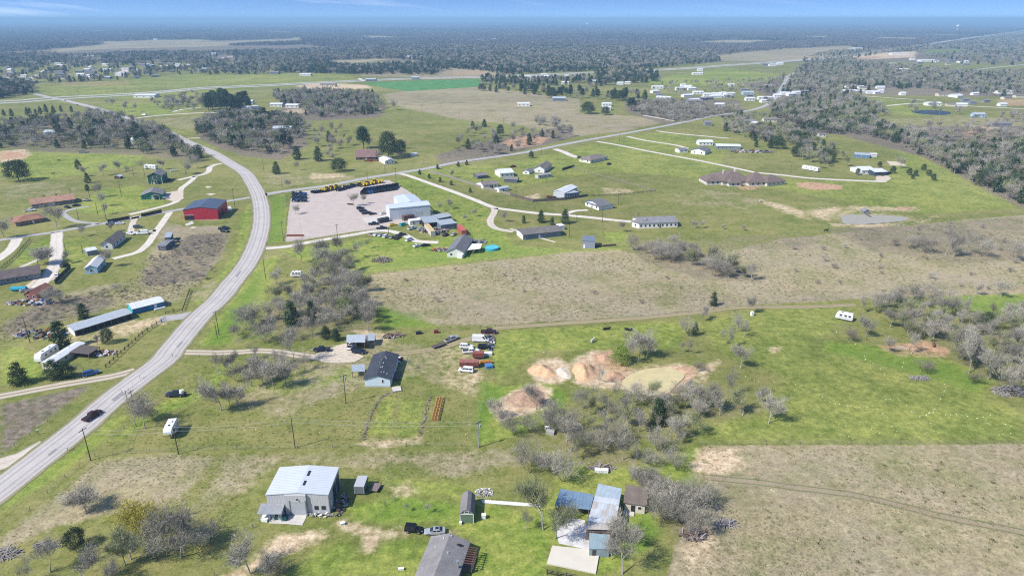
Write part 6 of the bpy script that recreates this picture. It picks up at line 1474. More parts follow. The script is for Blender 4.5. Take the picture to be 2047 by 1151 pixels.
box_trailer((806, 441), (826, 437), 'brown steel skip against the warehouse wall', 2.5, 2.5, RIBC('brown_box', (0.12, 0.055, 0.04)), mat('brown_lid', (0.10, 0.05, 0.04)), 'steel_skip', 'skip', False, 0.1)
box_trailer((866, 472), (853, 457), 'shipping container with a yellow ochre roof', 2.5, 2.7, RIBC('white_box', (0.60, 0.58, 0.50)), mat('ochre_roof', (0.55, 0.40, 0.20), noise=1.0), 'shipping_container', 'container', False, 0.12)
box_trailer((928, 471), (918, 459), 'red shipping container at the right end of the compound', 2.6, 2.8, RIBC('red_box', (0.40, 0.085, 0.06)), RIBC('red_box_roof', (0.50, 0.12, 0.09)), 'shipping_container', 'container', False, 0.12)
# long dark roll-off boxes and machines along the back of the yard
def rolloff(A, B, label, colname, hgt=2.2, wid=2.4):
  a, b_ = at(*A), at(*B); d = b_ - a; L = d.length; rz = math.atan2(d.y, d.x)
  r = empty('roll_off_bin', a, rz, label, 'waste bin', 'roll-off bins at the back of the gravel yard'); hw = wid / 2; m_ = MATS['paint_' + colname]
  MB().box(0, -hw, .12, L, hw, .3).build('floor', m_, r)
  for s in (-1, 1):
    MB().box(0, s * hw - .05, .3, L, s * hw + .05, hgt).build('side', m_, r)
    for x in np.linspace(.4, L - .4, 7): MB().box(x - .06, s * (hw + .1) - .05, .3, x + .06, s * (hw + .1) + .05, hgt - .05).build('rib', m_, r)
  for x in (.05, L - .05): MB().box(x - .05, -hw, .3, x + .05, hw, hgt).build('end', m_, r)
  MB().box(.15, -hw * .85, .3, L - .15, hw * .85, .9).build('load', DARK, r)
  return r
k = 0
for i in range(11):
  s = i / 10
  u0 = 724 + (786 - 724) * s; v0 = 390 - 9 * s
  A = (u0, v0); B = (u0 + 8, v0 - 9)
  rolloff(A, B, ['first', 'second', 'third', 'fourth', 'fifth', 'sixth', 'seventh', 'eighth', 'ninth', 'tenth', 'last'][i] + ' dark roll-off bin from the west in the slanted back row', 'blue' if i in (2, 3) else 'navy' if i % 2 else 'black')
def machine(u, v, rz, label, colname, kind):
  """farm and earth machine: hitch frame, bodies, tyres"""
  r = empty('machine', at(u, v), rz, label, 'farm machine', 'machines lined up along the yard fence'); m_ = MATS['paint_' + colname]
  if colname == 'yellow': r.scale = (1.3,) * 3
  if kind == 'tractor':
    MB().box(0.2, -.45, .8, 2.6, .45, 1.5).build('engine_hood', m_, r)
    MB().loft([[(-1.2, -.75, .9), (.2, -.75, .9), (.2, .75, .9), (-1.2, .75, .9)], [(-1.0, -.65, 2.6), (.0, -.65, 2.6), (.0, .65, 2.6), (-1.0, .65, 2.6)]]).build('cab', GLASS, r)
    MB().box(-1.2, -.8, 2.602, .15, .8, 2.75).build('cab_roof', m_, r)
    add_wheels(r, [(-.6, -.95), (-.6, .95)], .8, .45); add_wheels(r, [(2.1, -.8), (2.1, .8)], .5, .32)
  else:
    MB().box(-1.8, -.1, .7, 2.2, .1, .95).build('beam', m_, r)
    for x in (-1.4, -.4, .6): MB().box(x - .1, -1.6, .6, x + .1, 1.6, .8).build('cross_beam', m_, r)
    for y in (-1.3, 0, 1.3):
      MB().box(-1.7, y - .35, .8, .9, y + .35, 1.7).build('hopper', m_, r)
    add_wheels(r, [(-.5, -1.7), (-.5, 1.7)], .5, .3, False)
  return r
n = 0
words_ = ['first', 'second', 'third', 'fourth', 'fifth', 'sixth', 'seventh', 'eighth', 'ninth', 'tenth', 'eleventh', 'twelfth']
for i in range(7): machine(648 + i * 4.6 + (i % 2) * 2, 383 - i * 1.1, 1.2 + .2 * (i % 3), words_[i] + ' yellow machine from the left at the first yellow cluster', 'yellow', 'tractor' if i % 2 else 'seeder')
for i in range(9): machine(720 + i * 5.0, 373 - i * 0.95, 1.1 + .2 * (i % 3), words_[i] + ' yellow machine from the left in the long far row', 'yellow', 'tractor' if i % 3 == 0 else 'seeder')
for i in range(8): machine(676 + i * 4.6, 382 - i * 1.3, 1.3 - .2 * (i % 2), words_[i] + ' dark machine from the left between the two yellow rows', 'navy' if i % 2 else 'black', 'seeder' if i % 3 else 'tractor')
for i in range(6): machine(628 + i * 4.2, 386 - i * .5, 1.2 + .1 * i, words_[i] + ' dark machine from the left before the first yellow cluster', 'navy' if i % 2 else 'black', 'seeder')
for i in range(12): machine(588 + (i % 4) * 7, 390 + (i // 4) * 6.5, .9 + .3 * (i % 3), words_[i] + ' blue black machine counted row by row in the yard corner', 'navy' if i % 3 else 'blue', 'seeder' if i % 2 else 'tractor')
for i in range(3): machine(697 + i * 3.5, 409 + i * .3, .6, words_[i] + ' small brown implement under the bare yard trees', 'brown', 'seeder').scale = (.45,) * 3
r = empty('steel_gate_frame', at(590, 472), 0.0, 'long rust brown frame lying at the yard entrance', 'frame')
for y in (-.8, .8): MB().box(-4.5, y - .1, .02, 4.5, y + .1, .7).build('side_beam', RUST, r)
for x in np.linspace(-4.3, 4.3, 8): MB().box(x - .08, -.7, .3, x + .08, .7, .55).build('cross_bar', RUST, r)
# orange disc harrow
r = empty('disc_harrow', at(869, 842), math.atan2(at(880, 797).y - at(869, 842).y, at(880, 797).x - at(869, 842).x), 'orange disc harrow lying in the grass beside the garden', 'farm implement')
OR = mat('worn_orange', (0.50, 0.30, 0.09), rough=.8, noise=.6, amt=.4); Lh = (at(880, 797) - at(869, 842)).length
for y in (-.8, 0, .8): MB().box(0, y - .06, .75, Lh, y + .06, .95).build('frame_beam', OR, r)
for i in range(15):
  x = .3 + (Lh - .6) * i / 14
  MB().box(x - .06, -1.0, .6, x + .06, 1.0, .74).build('cross_bar', OR, r)
  for y in (-.75, -.25, .25, .75):
    mb = MB(); mb.loft([[(x - .03, y + .35 * math.cos(a), .37 + .35 * math.sin(a)) for a in np.linspace(0, 6.28, 9)[:-1]], [(x + .03, y + .3 * math.cos(a), .37 + .3 * math.sin(a)) for a in np.linspace(0, 6.28, 9)[:-1]]])
    mb.build('disc', mat('rust_orange', (0.36, 0.19, 0.07), rough=0.8, noise=0.5, amt=0.3), r)
hb = MB(); hb.tube([(Lh - .4, -1.3, .7), (Lh + .2, -1.9, .9), (Lh - .6, -2.3, .5)], .06, 6); hb.build('hitch', RUBBER, r)
# swimming pool
c_ = at(983, 498); r = empty('swimming_pool', c_, 0, 'round turquoise above-ground pool by the white patio roof', 'pool')
mb = MB(); n = 26
mb.loft([[(3.6 * math.cos(a), 3.6 * math.sin(a), 0) for a in np.linspace(0, 6.2832, n + 1)[:-1]], [(3.6 * math.cos(a), 3.6 * math.sin(a), 1.2) for a in np.linspace(0, 6.2832, n + 1)[:-1]]], cap=False)
mb.build('liner', mat('pool_blue', (0.04, 0.36, 0.50)), r)
mb = MB(); mb.face([(3.55 * math.cos(a), 3.55 * math.sin(a), 1.08) for a in np.linspace(0, 6.2832, n + 1)[:-1]]); mb.build('pool_water', mat('pool_water', (0.10, 0.50, 0.55), rough=0.08), r)
# teal tank by the left edge, white tank etc.
r = empty('tarp_trailer', at(23, 582), 0.1, 'bright teal covered tank trailer near the faded red barn', 'trailer')
mb = MB(); mb.tube([(0, 0, 1.1), (.3, 0, 1.1), (6.2, 0, 1.1), (6.5, 0, 1.1)], [.6, .95, .95, .6], 14); mb.build('tank', mat('teal_tarp', (0.02, 0.30, 0.42), noise=1.0), r)
add_wheels(r, [(2.6, -.8), (2.6, .8), (3.5, -.8), (3.5, .8)], .36, .2, False)
def box_thing(name, u, v, sx_, sy_, sz_, rz, m_, label, cat, lid=None):
  r = empty(name, at(u, v), rz, label, cat)
  MB().box(-sx_ / 2, -sy_ / 2, .03, sx_ / 2, sy_ / 2, sz_).build('body', m_, r)
  MB().box(-sx_ / 2 - .05, -sy_ / 2 - .05, sz_ + .002, sx_ / 2 + .05, sy_ / 2 + .05, sz_ + .09).build('lid', lid or m_, r)
  return r
box_thing('storage_box', 1202, 943, 3.4, 1.1, .8, -0.1, TRIM, 'long white chest on the grass behind the blue roofed shed', 'chest')
box_thing('storage_box', 1503, 631, 1.0, 1.0, 1.6, .2, TRIM, 'white box standing at the tree line in the pasture', 'box')
box_thing('feed_trough', 1804, 697, 4.0, .7, .6, -.35, mat('pale_wood', (0.42, 0.36, 0.27)), 'pale trough lying on the reddish soil', 'trough')
box_thing('chest', 793, 779, 2.6, 2.6, .35, .3, CONC, 'round pale well cover beside the garden fence', 'well cover')
box_thing('generator', 967, 1035, .9, .9, 1.0, 0, TRIM, 'white box unit at the right of the gambrel shed', 'box')
box_thing('generator', 921, 1047, .5, .5, .6, 0, TRIM, 'small white box at the left foot of the gambrel shed', 'box')
box_thing('tarp_heap', 977, 734, 2.2, 2.2, .9, .3, mat('blue_tarp', (0.06, 0.20, 0.42), noise=.4), 'blue tarp bundle by the fence near the stock trailers', 'tarp')
box_thing('tarp_heap', 972, 726, 4.0, 1.0, .8, .15, MATS['paint_orange'], 'orange machine part beside the blue tarp bundle', 'machine part')
box_thing('boat', 972, 709, 4.0, 1.6, .8, .1, TRIM, 'white covered boat right of the brown stock trailer', 'boat')
box_thing('mower', 872, 665, 1.6, 1.1, .9, .2, MATS['paint_red'], 'small red ride-on mower on the grass track', 'mower')
box_thing('mower', 837, 667, 2.0, 1.2, .8, .2, RUBBER, 'black implement left of the red mower', 'implement')
box_thing('mower', 530, 1040, 1.6, 1.0, .7, -.2, TRIM, 'pale mower at the left of the workshop slab', 'mower')
box_thing('mower', 556, 1036, 1.5, 1.0, .8, .2, mat('mower_green', (0.02, 0.12, 0.07)), 'green ride-on mower left on the workshop slab', 'mower')
box_thing('mower', 569, 1038, 1.4, 1.0, .9, -.3, mat('mower_dark', (0.02, 0.08, 0.09)), 'dark green ride-on mower right on the workshop slab', 'mower')
box_thing('bucket', 685, 1048, .9, .7, .6, .4, TRIM, 'white tub on the bare patch below the workshop', 'tub')
box_thing('bucket', 802, 1138, 1.1, .5, .4, .1, TRIM, 'small white frame on the lawn left of the grey roof', 'frame')
box_thing('propane_tank', 1100, 866, 2.2, 1.6, .9, -.2, mat('stone_block', (0.40, 0.38, 0.35), noise=.3), 'pale block half hidden under grey trees', 'block')
box_thing('sign_board', 1093, 858, 1.0, .8, .9, .2, TRIM, 'small white block near grey trees', 'block')

for u, v, hh, lab in ((77, 868, 1.3, 'white mailbox on the verge beside the pale drive entrance'), (136, 901, 1.0, 'white reflector post at the near side of the road'), (345, 713, 1.2, 'mailbox at the rutted drive mouth'), (280, 757, 1.2, 'mailbox at the two-track lane mouth'), (533, 492, 2.2, 'small white sign at the compound drive mouth'), (529, 398, 2.4, 'small white sign at the side road corner'), (500, 402, 1.3, 'mailbox at the mouth of the grey lane')):
  r = empty('mailbox', at(u, v), .6, lab, 'mailbox' if 'mail' in lab else 'road sign')
  MB().box(-.05, -.05, 0, .05, .05, hh).build('post', WOOD, r); MB().box(-.3, -.12, hh + .002, .3, .12, hh + .3).build('box', TRIM, r)
# ------------------------------------------------------------------ heaps nobody could count
def heap(name, u, v, rx, ry, h, n, mats, label, seed, lng=1.2, thin=.12):
  rr = random.Random(seed); mb = MB()
  for i in range(n):
    a = rr.uniform(0, 6.28); q = math.sqrt(rr.random())
    x, y = q * rx * math.cos(a), q * ry * math.sin(a); z = h * (1 - q * q) * rr.random()
    L = lng * rr.uniform(.4, 1.2); t_ = thin * rr.uniform(.5, 1.6); az_ = rr.uniform(0, 6.28)
    mb.obox((x, y, z + t_ * .5 + .04), (L / 2 * math.cos(az_), L / 2 * math.sin(az_), L * rr.uniform(-.25, .25)), (-t_ * math.sin(az_), t_ * math.cos(az_), 0), t_ * .5, rr.randrange(len(mats)))
  return tag(mb.build(name, mats, None, loc=at(u, v)), label, kind='stuff')
GREYW = mat('dead_wood', (0.30, 0.27, 0.25), rough=.95)
SCRAP = [STEEL, RUST, WOOD, GREYW, RUBBER, CONC, MATS['paint_blue']]
heap('scrap_heap', 683, 1008, 1.5, 4.2, 1.0, 90, SCRAP + [RUBBER, WOOD], 'scrap leaning along the workshop wall', 1, .9, .13)
heap('scrap_heap', 640, 1030, 3.6, .8, .8, 40, [TRIM, STEEL, GREYW, CONC], 'scrap along the workshop front', 2, .7, .12)
heap('rubble_heap', 968, 985, 2.4, 1.8, .5, 150, [TRIM, CONC, GREYW], 'white rubble heap behind the gambrel shed', 3, .28, .14)
heap('brush_pile', 1202, 935, 3.5, 1.2, .9, 110, [GREYW, WOOD], 'stacked dead branches behind the white chest', 4, 2.0, .07)
heap('brush_pile', 1448, 1047, 2.6, 1.6, .5, 80, [GREYW], 'bleached branch pile in the dry field', 5, 2.4, .08)
heap('brush_pile', 1390, 1070, 3.2, 1.6, .8, 90, [GREYW, WOOD], 'dead branches at the edge of the wood', 6, 3.0, .09)
heap('brush_pile', 1838, 756, 3.2, 1.4, .6, 120, [GREYW], 'grey branch pile in the pasture', 7, 2.0, .07)
heap('brush_pile', 764, 521, 5.0, 3.4, 1.8, 160, [GREYW, WOOD], 'brown brush pile behind the compound', 8, 2.6, .09)
heap('brush_pile', 2020, 783, 6.0, 3.0, 1.6, 160, [GREYW], 'grey branch heap under the right trees', 9, 3.0, .09)
heap('scrap_heap', 786, 672, 4.0, 2.0, .9, 60, [GREYW, RUST, WOOD], 'timber and scrap beyond the carport', 10, 3.0, .12)
heap('scrap_heap', 887, 500, 6.5, 3.0, .9, 110, SCRAP + [MATS['paint_orange']], 'junk beside the house with the pool', 11, 1.3, .25)
heap('scrap_heap', 955, 485, 5, 4, 1.2, 80, [RUBBER, GREYW, STEEL], 'dark junk behind the house with the pool', 12, 1.6, .25)
heap('scrap_heap', 868, 462, 8, 6, 1.0, 130, SCRAP, 'junk between the compound sheds', 14, 1.6, .3)
heap('scrap_heap', 60, 606, 9, 3, 1.2, 130, SCRAP, 'junk around the faded red barn', 15, 1.6, .3)
heap('scrap_heap', 345, 484, 4, 5, 1.2, 60, [RUBBER, RUST, STEEL], 'junk beside the weathered shed', 16, 1.6, .3)
heap('scrap_heap', 85, 668, 10, 4, 1.0, 110, SCRAP, 'junk along the long barn', 17, 1.6, .3)
heap('scrap_heap', 210, 707, 4, 2.4, .9, 50, [GREYW, RUST, TRIM], 'junk in the yard by the porch', 18, 1.4, .25)
heap('scrap_heap', 980, 685, 1.5, 7, .9, 80, SCRAP, 'junk along the pasture fence', 19, 1.2, .25)
heap('scrap_heap', 790, 720, 2.2, 3.0, .8, 60, [RUBBER, RUST, TRIM], 'dark junk beside the blue farmhouse', 20, 1.2, .25)
heap('scrap_heap', 1510, 304, 16, 5, 1.6, 120, SCRAP, 'rusty junk near the long white barn', 21, 2.4, .5)
heap('scrap_heap', 1100, 395, 4, 3, 1.0, 40, [RUST, RUBBER], 'junk left of the white roofed barn', 22, 1.6, .3)
heap('scrap_heap', 742, 322, 6, 3, 1.2, 60, [RUST, MATS['paint_red']], 'red junk by the old hipped house', 23, 1.6, .3)
heap('stone_heap', 95, 1090, 3, 1.5, .5, 70, [GREYW], 'grey branches at the lower left', 24, 1.6, .08)
heap('brush_pile', 10, 1108, 3.5, 2.0, .9, 90, [GREYW], 'grey brush pile at the lower left edge', 25, 2.0, .08)

# ------------------------------------------------------------------ poles and wires
POLES = [  # base u, v, top v, lean in px at the top, cross arm, label
 (181.5, 919.7, 856, 1, 'brown pole with cross-arm at the roadside fence'), (357, 907.5, 852, 0, 'slim pole in front of the fifth-wheel camper'), (590, 895, 835, 0, 'slim pole alone on the lawn left of the garden'),
 (957, 894, 841, 2, 'grey pole with a transformer at the fence corner'), (691.7, 806, 748, 2, 'slim pole with a transformer in front of the blue farmhouse'), (438, 669, 621, 1, 'tall road pole by the bare wood, the taller of a pair'), (434.5, 675.6, 643, 0, 'shorter pole of the pair by the bare wood'),
 (267, 809, 781, 1, 'road pole beside grey trees, the right of a pair'), (257, 810, 795, 0, 'road pole beside grey trees, the left of a pair'), (60, 684.5, 632, 1, 'tall leaning pole by the junk and the long barn'),
 (196, 430, 402, 0, 'pole left of the lane fence'), (213, 440, 409.5, 1, 'pole with cross-arm at the left end of the lane fence'), (243, 392, 362.6, 1, 'pole on the lawn left of the teal house'), (180, 397, 374, 0, 'pole left of the grey trees near brick houses'), (142, 390.5, 373, 0, 'pole behind the terracotta roofed house'),
 (157.5, 439, 417, 0, 'pole on the lawn by the curved drive'), (471, 422, 374, 1, 'tall road pole right of the red barn'), (132, 503.6, 485, 0, 'pole by the broad pale drive'), (166, 507, 491, 0, 'short pole left of the pale blue cottage'), (267, 352, 332, 0, 'pole right of the tiny stable'), (290, 354, 336, 0, 'pole left of the two-storey house'), (372, 350, 335, 0, 'pole behind the pale drive bend'),
 (675, 477, 448, 1, 'pole at the near fence of the gravel yard'), (567, 482, 443, 1, 'pole at the near left corner of the gravel yard'), (564.6, 375, 346, 1, 'pole at the junction of road and side road'), (531.6, 559.5, 517.5, 1, 'pole beside the road near the old white camper'), (528, 345, 317, 0, 'pole on the verge beyond the junction'),
 (735, 365, 345, 1, 'pole behind the yellow machines'), (791.5, 359, 336, 1, 'pole at the far corner of the gravel yard'), (770, 346, 329, 0, 'pole across the side road'), (777, 470.5, 454, 0, 'pole by the parked row in the compound'), (824, 390.5, 369, 0, 'left pole behind the warehouse'), (832, 391, 376, 0, 'right pole behind the warehouse'),
 (1204, 445, 414.6, 1, 'pole in front of the long pale drive near the mobile home'), (1236, 409.6, 380, 1, 'pole on the meadow right of the pale blue white house'), (1138, 474, 447, 0, 'pole right of the slate blue house'), (1115, 320.6, 303, 0, 'pole beside the pale concrete drive'), (1031.4, 400.7, 373, 1, 'pole before the long board fence'), (1082, 310, 295, 0, 'pole at the side road near the brush'), (1153, 441, 425, 0, 'thin pole on the pale drive'), (1276, 441, 433, 0, 'thin pole left of the long mobile home'),
 (844, 225, 208, 0, 'left pole at the hay field edge'), (918, 239, 221, 0, 'middle pole at the hay field edge'), (1007, 247, 236, 0, 'right pole at the hay field edge'), (1079, 269, 254, 0, 'pole in the hay field corner'), (1238.5, 283, 267, 0, 'pole at the side road by two drives'), (1364, 246, 226, 0, 'pole at the side road by the wood'), (1315, 267, 254, 0, 'pole on the pale farm drive'),
 (105, 211, 195, 0, 'pole at the highway junction'), (157, 190, 175, 0, 'left pole beyond the highway'), (250, 185, 170, 0, 'middle pole beyond the highway'), (333, 183, 166, 0, 'right pole beyond the highway'), (375, 187, 168, 0, 'tall lamp pole near the highway shop'), (257, 225, 215, 0, 'thin pole in the green lot by the road'), (1377, 305, 293, 0, 'pole in front of the white house by the straight drive'), (1580, 345, 328, 0, 'pole near the mansion garage'),
]
POLE_AT = {}
for i, (u, v, vt, arm, lab) in enumerate(POLES):
  h = max(5.0, min(14, rise(u, v, vt))); p = at(u, v)
  r = empty('utility_pole', p, 0, lab, 'utility pole', 'utility poles')
  rw = 0.15 if v > 300 else 0.17
  MB().cyl(0, 0, -.05, h, rw, 8, r1=rw * .62).build('pole', POLEM if i not in (3,) else mat('grey_pole', (0.30, 0.29, 0.28)), r)
  if arm:
    ax_ = 0.5 if u < 600 else 0.0
    c1, s1 = math.cos(ax_ + .8), math.sin(ax_ + .8)
    MB().obox((0, 0, h - .5), (1.2 * c1, 1.2 * s1, 0), (-.07 * s1, .07 * c1, 0), .07).build('cross_arm', POLEM, r)
    for q in (-1.05, -.45, .45, 1.05): MB().cyl(q * c1, q * s1, h - .43, h - .2, .06, 6).build('insulator', STEEL, r)
  if arm == 2:
    MB().cyl(.38, 0, h - 2.0, h - 1.0, .28, 10).build('transformer', mat('transformer_grey', (0.45, 0.46, 0.46)), r)
  POLE_AT[i] = (p, h)
WIRE = mat('power_line', (0.52, 0.52, 0.53), rough=.5)
def wire(p, q, label, sag=.7, dz=0.0, off=0.0):
  a = Vector(POLE_AT[p][0]) if isinstance(p, int) else Vector(p[0]); ha = (POLE_AT[p][1] if isinstance(p, int) else p[1]) - .25 - dz
  b_ = Vector(POLE_AT[q][0]) if isinstance(q, int) else Vector(q[0]); hb = (POLE_AT[q][1] if isinstance(q, int) else q[1]) - .25 - dz
  a.z, b_.z = ha, hb
  d = (b_ - a).normalized(); nrm = Vector((-d.y, d.x, 0)) * off
  pts = [a.lerp(b_, s / 12) + nrm - Vector((0, 0, sag * 4 * (s / 12) * (1 - s / 12))) for s in range(13)]
  mb = MB(); mb.tube(pts, .022, 4)
  tag(mb.build('power_line', WIRE), label, 'power line')
wire(0, 1, 'upper wire from the roadside cross-arm pole to the camper pole'); wire(0, 1, 'lower wire from the roadside cross-arm pole to the camper pole', dz=1.1)
wire(1, 2, 'upper wire from the camper pole to the lawn pole'); wire(1, 2, 'lower wire from the camper pole to the lawn pole', dz=1.1)
wire(2, 3, 'upper wire from the lawn pole to the fence corner pole'); wire(2, 3, 'lower wire from the lawn pole to the fence corner pole', dz=1.1)
wire(0, 7, 'inner wire along the road up to the pole pair', off=.6); wire(0, 7, 'outer wire along the road up to the pole pair', off=-.6)
wire(7, 5, 'inner wire along the road past the rutted drive', off=.6); wire(7, 5, 'outer wire along the road past the rutted drive', off=-.6)
wire(5, 25, 'wire along the road past the bare wood'); wire(25, 23, 'wire along the road to the gravel yard corner'); wire(23, 24, 'wire along the west side of the gravel yard'); wire(24, 27, 'wire along the north side of the gravel yard'); wire(27, 28, 'wire behind the row of bins'); wire(4, 2, 'wire from the farmhouse pole to the lawn pole')

# ------------------------------------------------------------------ fences
POST_ME = MB().cyl(0, 0, -.02, 1.25, .06, 5).mesh('post', POSTM)
def wire_fence(pix, label, gap=4.0, group=None, tall=1.0):
  """posts one by one and the wires strung on them"""
  L = [at(*p) for p in pix]
  r = empty('wire_fence', L[0], 0, label, 'fence', group)
  mb = MB(); o = L[0]
  for a, b_ in zip(L, L[1:]):
    n = max(1, int((b_ - a).length / gap))
    for k in range(n):
      p = a.lerp(b_, k / n) - o
      link('post', POST_ME, r, p + Vector((RND.uniform(-.1, .1), RND.uniform(-.1, .1), 0)), scale=(1, 1, tall * RND.uniform(.85, 1.1)))
    for z in (.35, .7, 1.05): mb.tube([a - o + Vector((0, 0, z * tall)), b_ - o + Vector((0, 0, z * tall))], .012, 3)
  mb.build('wire', WIREM, r)
  return r
WF = 'wire fences between the pastures'
wire_fence([(-10, 1062), (60, 1020), (130, 955), (190, 912), (300, 904), (430, 899), (560, 897), (700, 894), (850, 891), (957, 893)], 'long wire fence from the roadside along the south of the lawn', 4.5, WF)
wire_fence([(957, 893), (950, 860), (968, 795), (975, 740), (985, 690), (990, 660)], 'wire fence between the vehicle row and the pond pasture', 4.0, WF)
wire_fence([(1395, 889), (1600, 888), (1800, 887.5), (2060, 886.5)], 'straight wire fence between green pasture and dry field', 4.5, WF)
wire_fence([(868, 662), (990, 653), (1130, 643), (1280, 633), (1400, 622), (1530, 607), (1700, 597), (1800, 593)], 'wire fence along the faint farm track', 5, WF)
wire_fence([(720, 551), (850, 534), (1020, 517), (1150, 500), (1160, 498)], 'wire fence between compound and dry field', 6, WF)
wire_fence([(1380, 478), (1530, 472), (1660, 463), (1760, 455), (1900, 435), (2047, 424)], 'wire fence along the bank below the stock pond', 6, WF)
wire_fence([(2030, 412), (1960, 385), (1890, 350), (1840, 320), (1790, 290), (1770, 286)], 'fence along the forest band on the right', 6, WF)
wire_fence([(1530, 330), (1600, 322)], 'short wire fence near the mansion', 6, WF)
wire_fence([(572, 392), (575, 430), (568, 484), (600, 482), (680, 475), (750, 462), (780, 455)], 'chain fence round the gravel yard', 5, WF, 1.5)
wire_fence([(360, 722), (400, 715), (420, 700)], 'short wire fence at the rutted drive', 4, WF)
wire_fence([(215, 885), (280, 830), (330, 790), (375, 745)], 'wire fence inside the roadside verge', 5, WF)
wire_fence([(-5, 775), (50, 762), (100, 752), (135, 748), (200, 735)], 'wire fence in front of the cedars and mobile home', 4, WF)
wire_fence([(-5, 683), (60, 671), (110, 656), (140, 645), (200, 628), (255, 613), (330, 600), (385, 582)], 'overgrown fence behind the long barn', 4.5, WF)
wire_fence([(0, 403), (110, 388), (240, 372)], 'thin fence across the far left meadow', 6, WF)
wire_fence([(535, 565), (550, 535), (575, 508)], 'wire fence beside the road before the bare wood', 4, WF)
wire_fence([(430, 1151), (480, 1090), (505, 1055), (540, 1020)], 'wire fence left of the workshop drive', 3.5, WF)
wire_fence([(0, 915), (60, 872), (130, 818), (180, 782)], 'wire fence round the brown ploughed plot', 5, WF)
wire_fence([(790, 1000), (770, 1010), (755, 1035)], 'short fence with two dark gate posts near the flatbed', 3, WF)

PANEL = {}
def board_fence(pix, label, h, m_, gap=2.4, panel_gap=0.0, group=None, name='board_fence'):
  L = [at(*p) for p in pix]; o = L[0]
  r = empty(name, o, 0, label, 'fence', group)
  key = (h, m_.name, gap)
  for a, b_ in zip(L, L[1:]):
    D = (b_ - a).length; n = max(1, round(D / gap)); ang = math.atan2((b_ - a).y, (b_ - a).x); s = D / n
    for k in range(n):
      p = a.lerp(b_, k / n) - o
      if key not in PANEL:
        PANEL[key] = (MB().box(.06, -.03, .08, gap - .06, .03, h).mesh('panel', m_), MB().box(-.07, -.07, 0, .07, .07, h + .12).mesh('post', m_))
      link('panel', PANEL[key][0], r, p, ang, (s / gap, 1, RND.uniform(.96, 1.03)))
      link('post', PANEL[key][1], r, p, ang)
  return r
DARKF = mat('dark_board', (0.055, 0.045, 0.04), rough=.9, noise=.5, amt=.3)
def rail_fence(pix, label, gap=3.0, m_=FENCEW, rails=(.45, .85, 1.2)):
  L = [at(*p) for p in pix]; o = L[0]
  r = empty('rail_fence', o, 0, label, 'fence')
  pm = MB().box(-.1, -.1, 0, .1, .1, 1.4).mesh('post', m_)
  for a, b_ in zip(L, L[1:]):
    D = (b_ - a).length; n = max(1, round(D / gap)); ang = math.atan2((b_ - a).y, (b_ - a).x)
    for k in range(n):
      p = a.lerp(b_, k / n) - o; link('post', pm, r, p, ang)
    for z in rails:
      link('rail', MB().box(0, -.13, z - .06, D, -.101, z + .06).mesh('rail', m_), r, a - o, ang)
  return r
board_fence([(216, 446), (260, 438)], 'dark board fence left of the lane gate', 2.0, DARKF)
board_fence([(283, 434), (324, 425)], 'dark board fence right of the lane gate', 2.0, DARKF)
board_fence([(111, 569), (142, 536)], 'tall dark board wall beside the pale yard', 2.2, DARKF)
board_fence([(1020, 391), (1066, 404), (1130, 400), (1175, 393)], 'grey wooden fence round the white roofed barn', 1.8, FENCEW)
board_fence([(858, 344), (900, 356), (960, 375), (1010, 388), (1020, 391)], 'long weathered board fence along the row of houses', 1.6, mat('weathered_board', (0.24, 0.22, 0.19), noise=.5, amt=.25))
board_fence([(1124, 341), (1148, 334)], 'short dark board fence right of the taupe roofed house', 1.9, DARKF)
rail_fence([(1175, 393), (1240, 391), (1310, 383)], 'dark rail fence across the meadow', 3.5, DARKF)
rail_fence([(1310, 383), (1270, 372), (1190, 350), (1140, 335)], 'faint rail fence climbing behind the meadow', 4.5, mat('pale_rail', (0.26, 0.24, 0.20)))
rail_fence([(212, 735), (250, 700), (285, 668), (332, 638)], 'heavy dark rail fence between yard and road', 2.6, mat('sleeper_dark', (0.045, 0.037, 0.032), noise=.4), (.4, .8, 1.15))
rail_fence([(331, 628), (365, 622), (374, 598), (380, 580)], 'dark rail fence right of the blue barn', 3.0, DARKF)
def brush_row(pix, label, mats, seed):
  rr = random.Random(seed); mb = MB()
  for p in smooth_line([at(*q) for q in pix], .5):
    for _ in range(2):
      L, a = rr.uniform(.4, 1.2), rr.uniform(0, 6.28); t_ = rr.uniform(.03, .08)
      mb.obox((p.x + rr.uniform(-.35, .35), p.y + rr.uniform(-.35, .35), rr.uniform(.04, .25)), (L / 2 * math.cos(a), L / 2 * math.sin(a), rr.uniform(-.15, .15)), (-t_ * math.sin(a), t_ * math.cos(a), 0), t_, rr.randrange(len(mats)))
  tag(mb.build('brush_row', mats), label, kind='stuff')
brush_row([(727, 880), (734, 850), (748, 815), (762, 795), (790, 780)], 'row of piled branches left of the garden', [GREYW, GREYW, WOOD], 1)
brush_row([(838, 872), (848, 840), (857, 800), (862, 792)], 'row of piled branches right of the garden', [GREYW, WOOD], 2)
rail_fence([(0, 540), (30, 515), (62, 478)], 'green hedge-lined rail fence on the far left', 3.0, mat('green_rail', (0.10, 0.12, 0.07)))
rail_fence([(814, 394), (850, 405), (872, 428), (905, 455), (945, 475)], 'dark fence behind the warehouse', 3.0, DARKF)
board_fence([(1190, 494), (1232, 491)], 'low dark fence right of the lone blue grey shed', .9, DARKF)
rail_fence([(1094, 1147), (1115, 1151), (1150, 1156)], 'dark cattle panel below the cream slab', 2.0, DARKF)

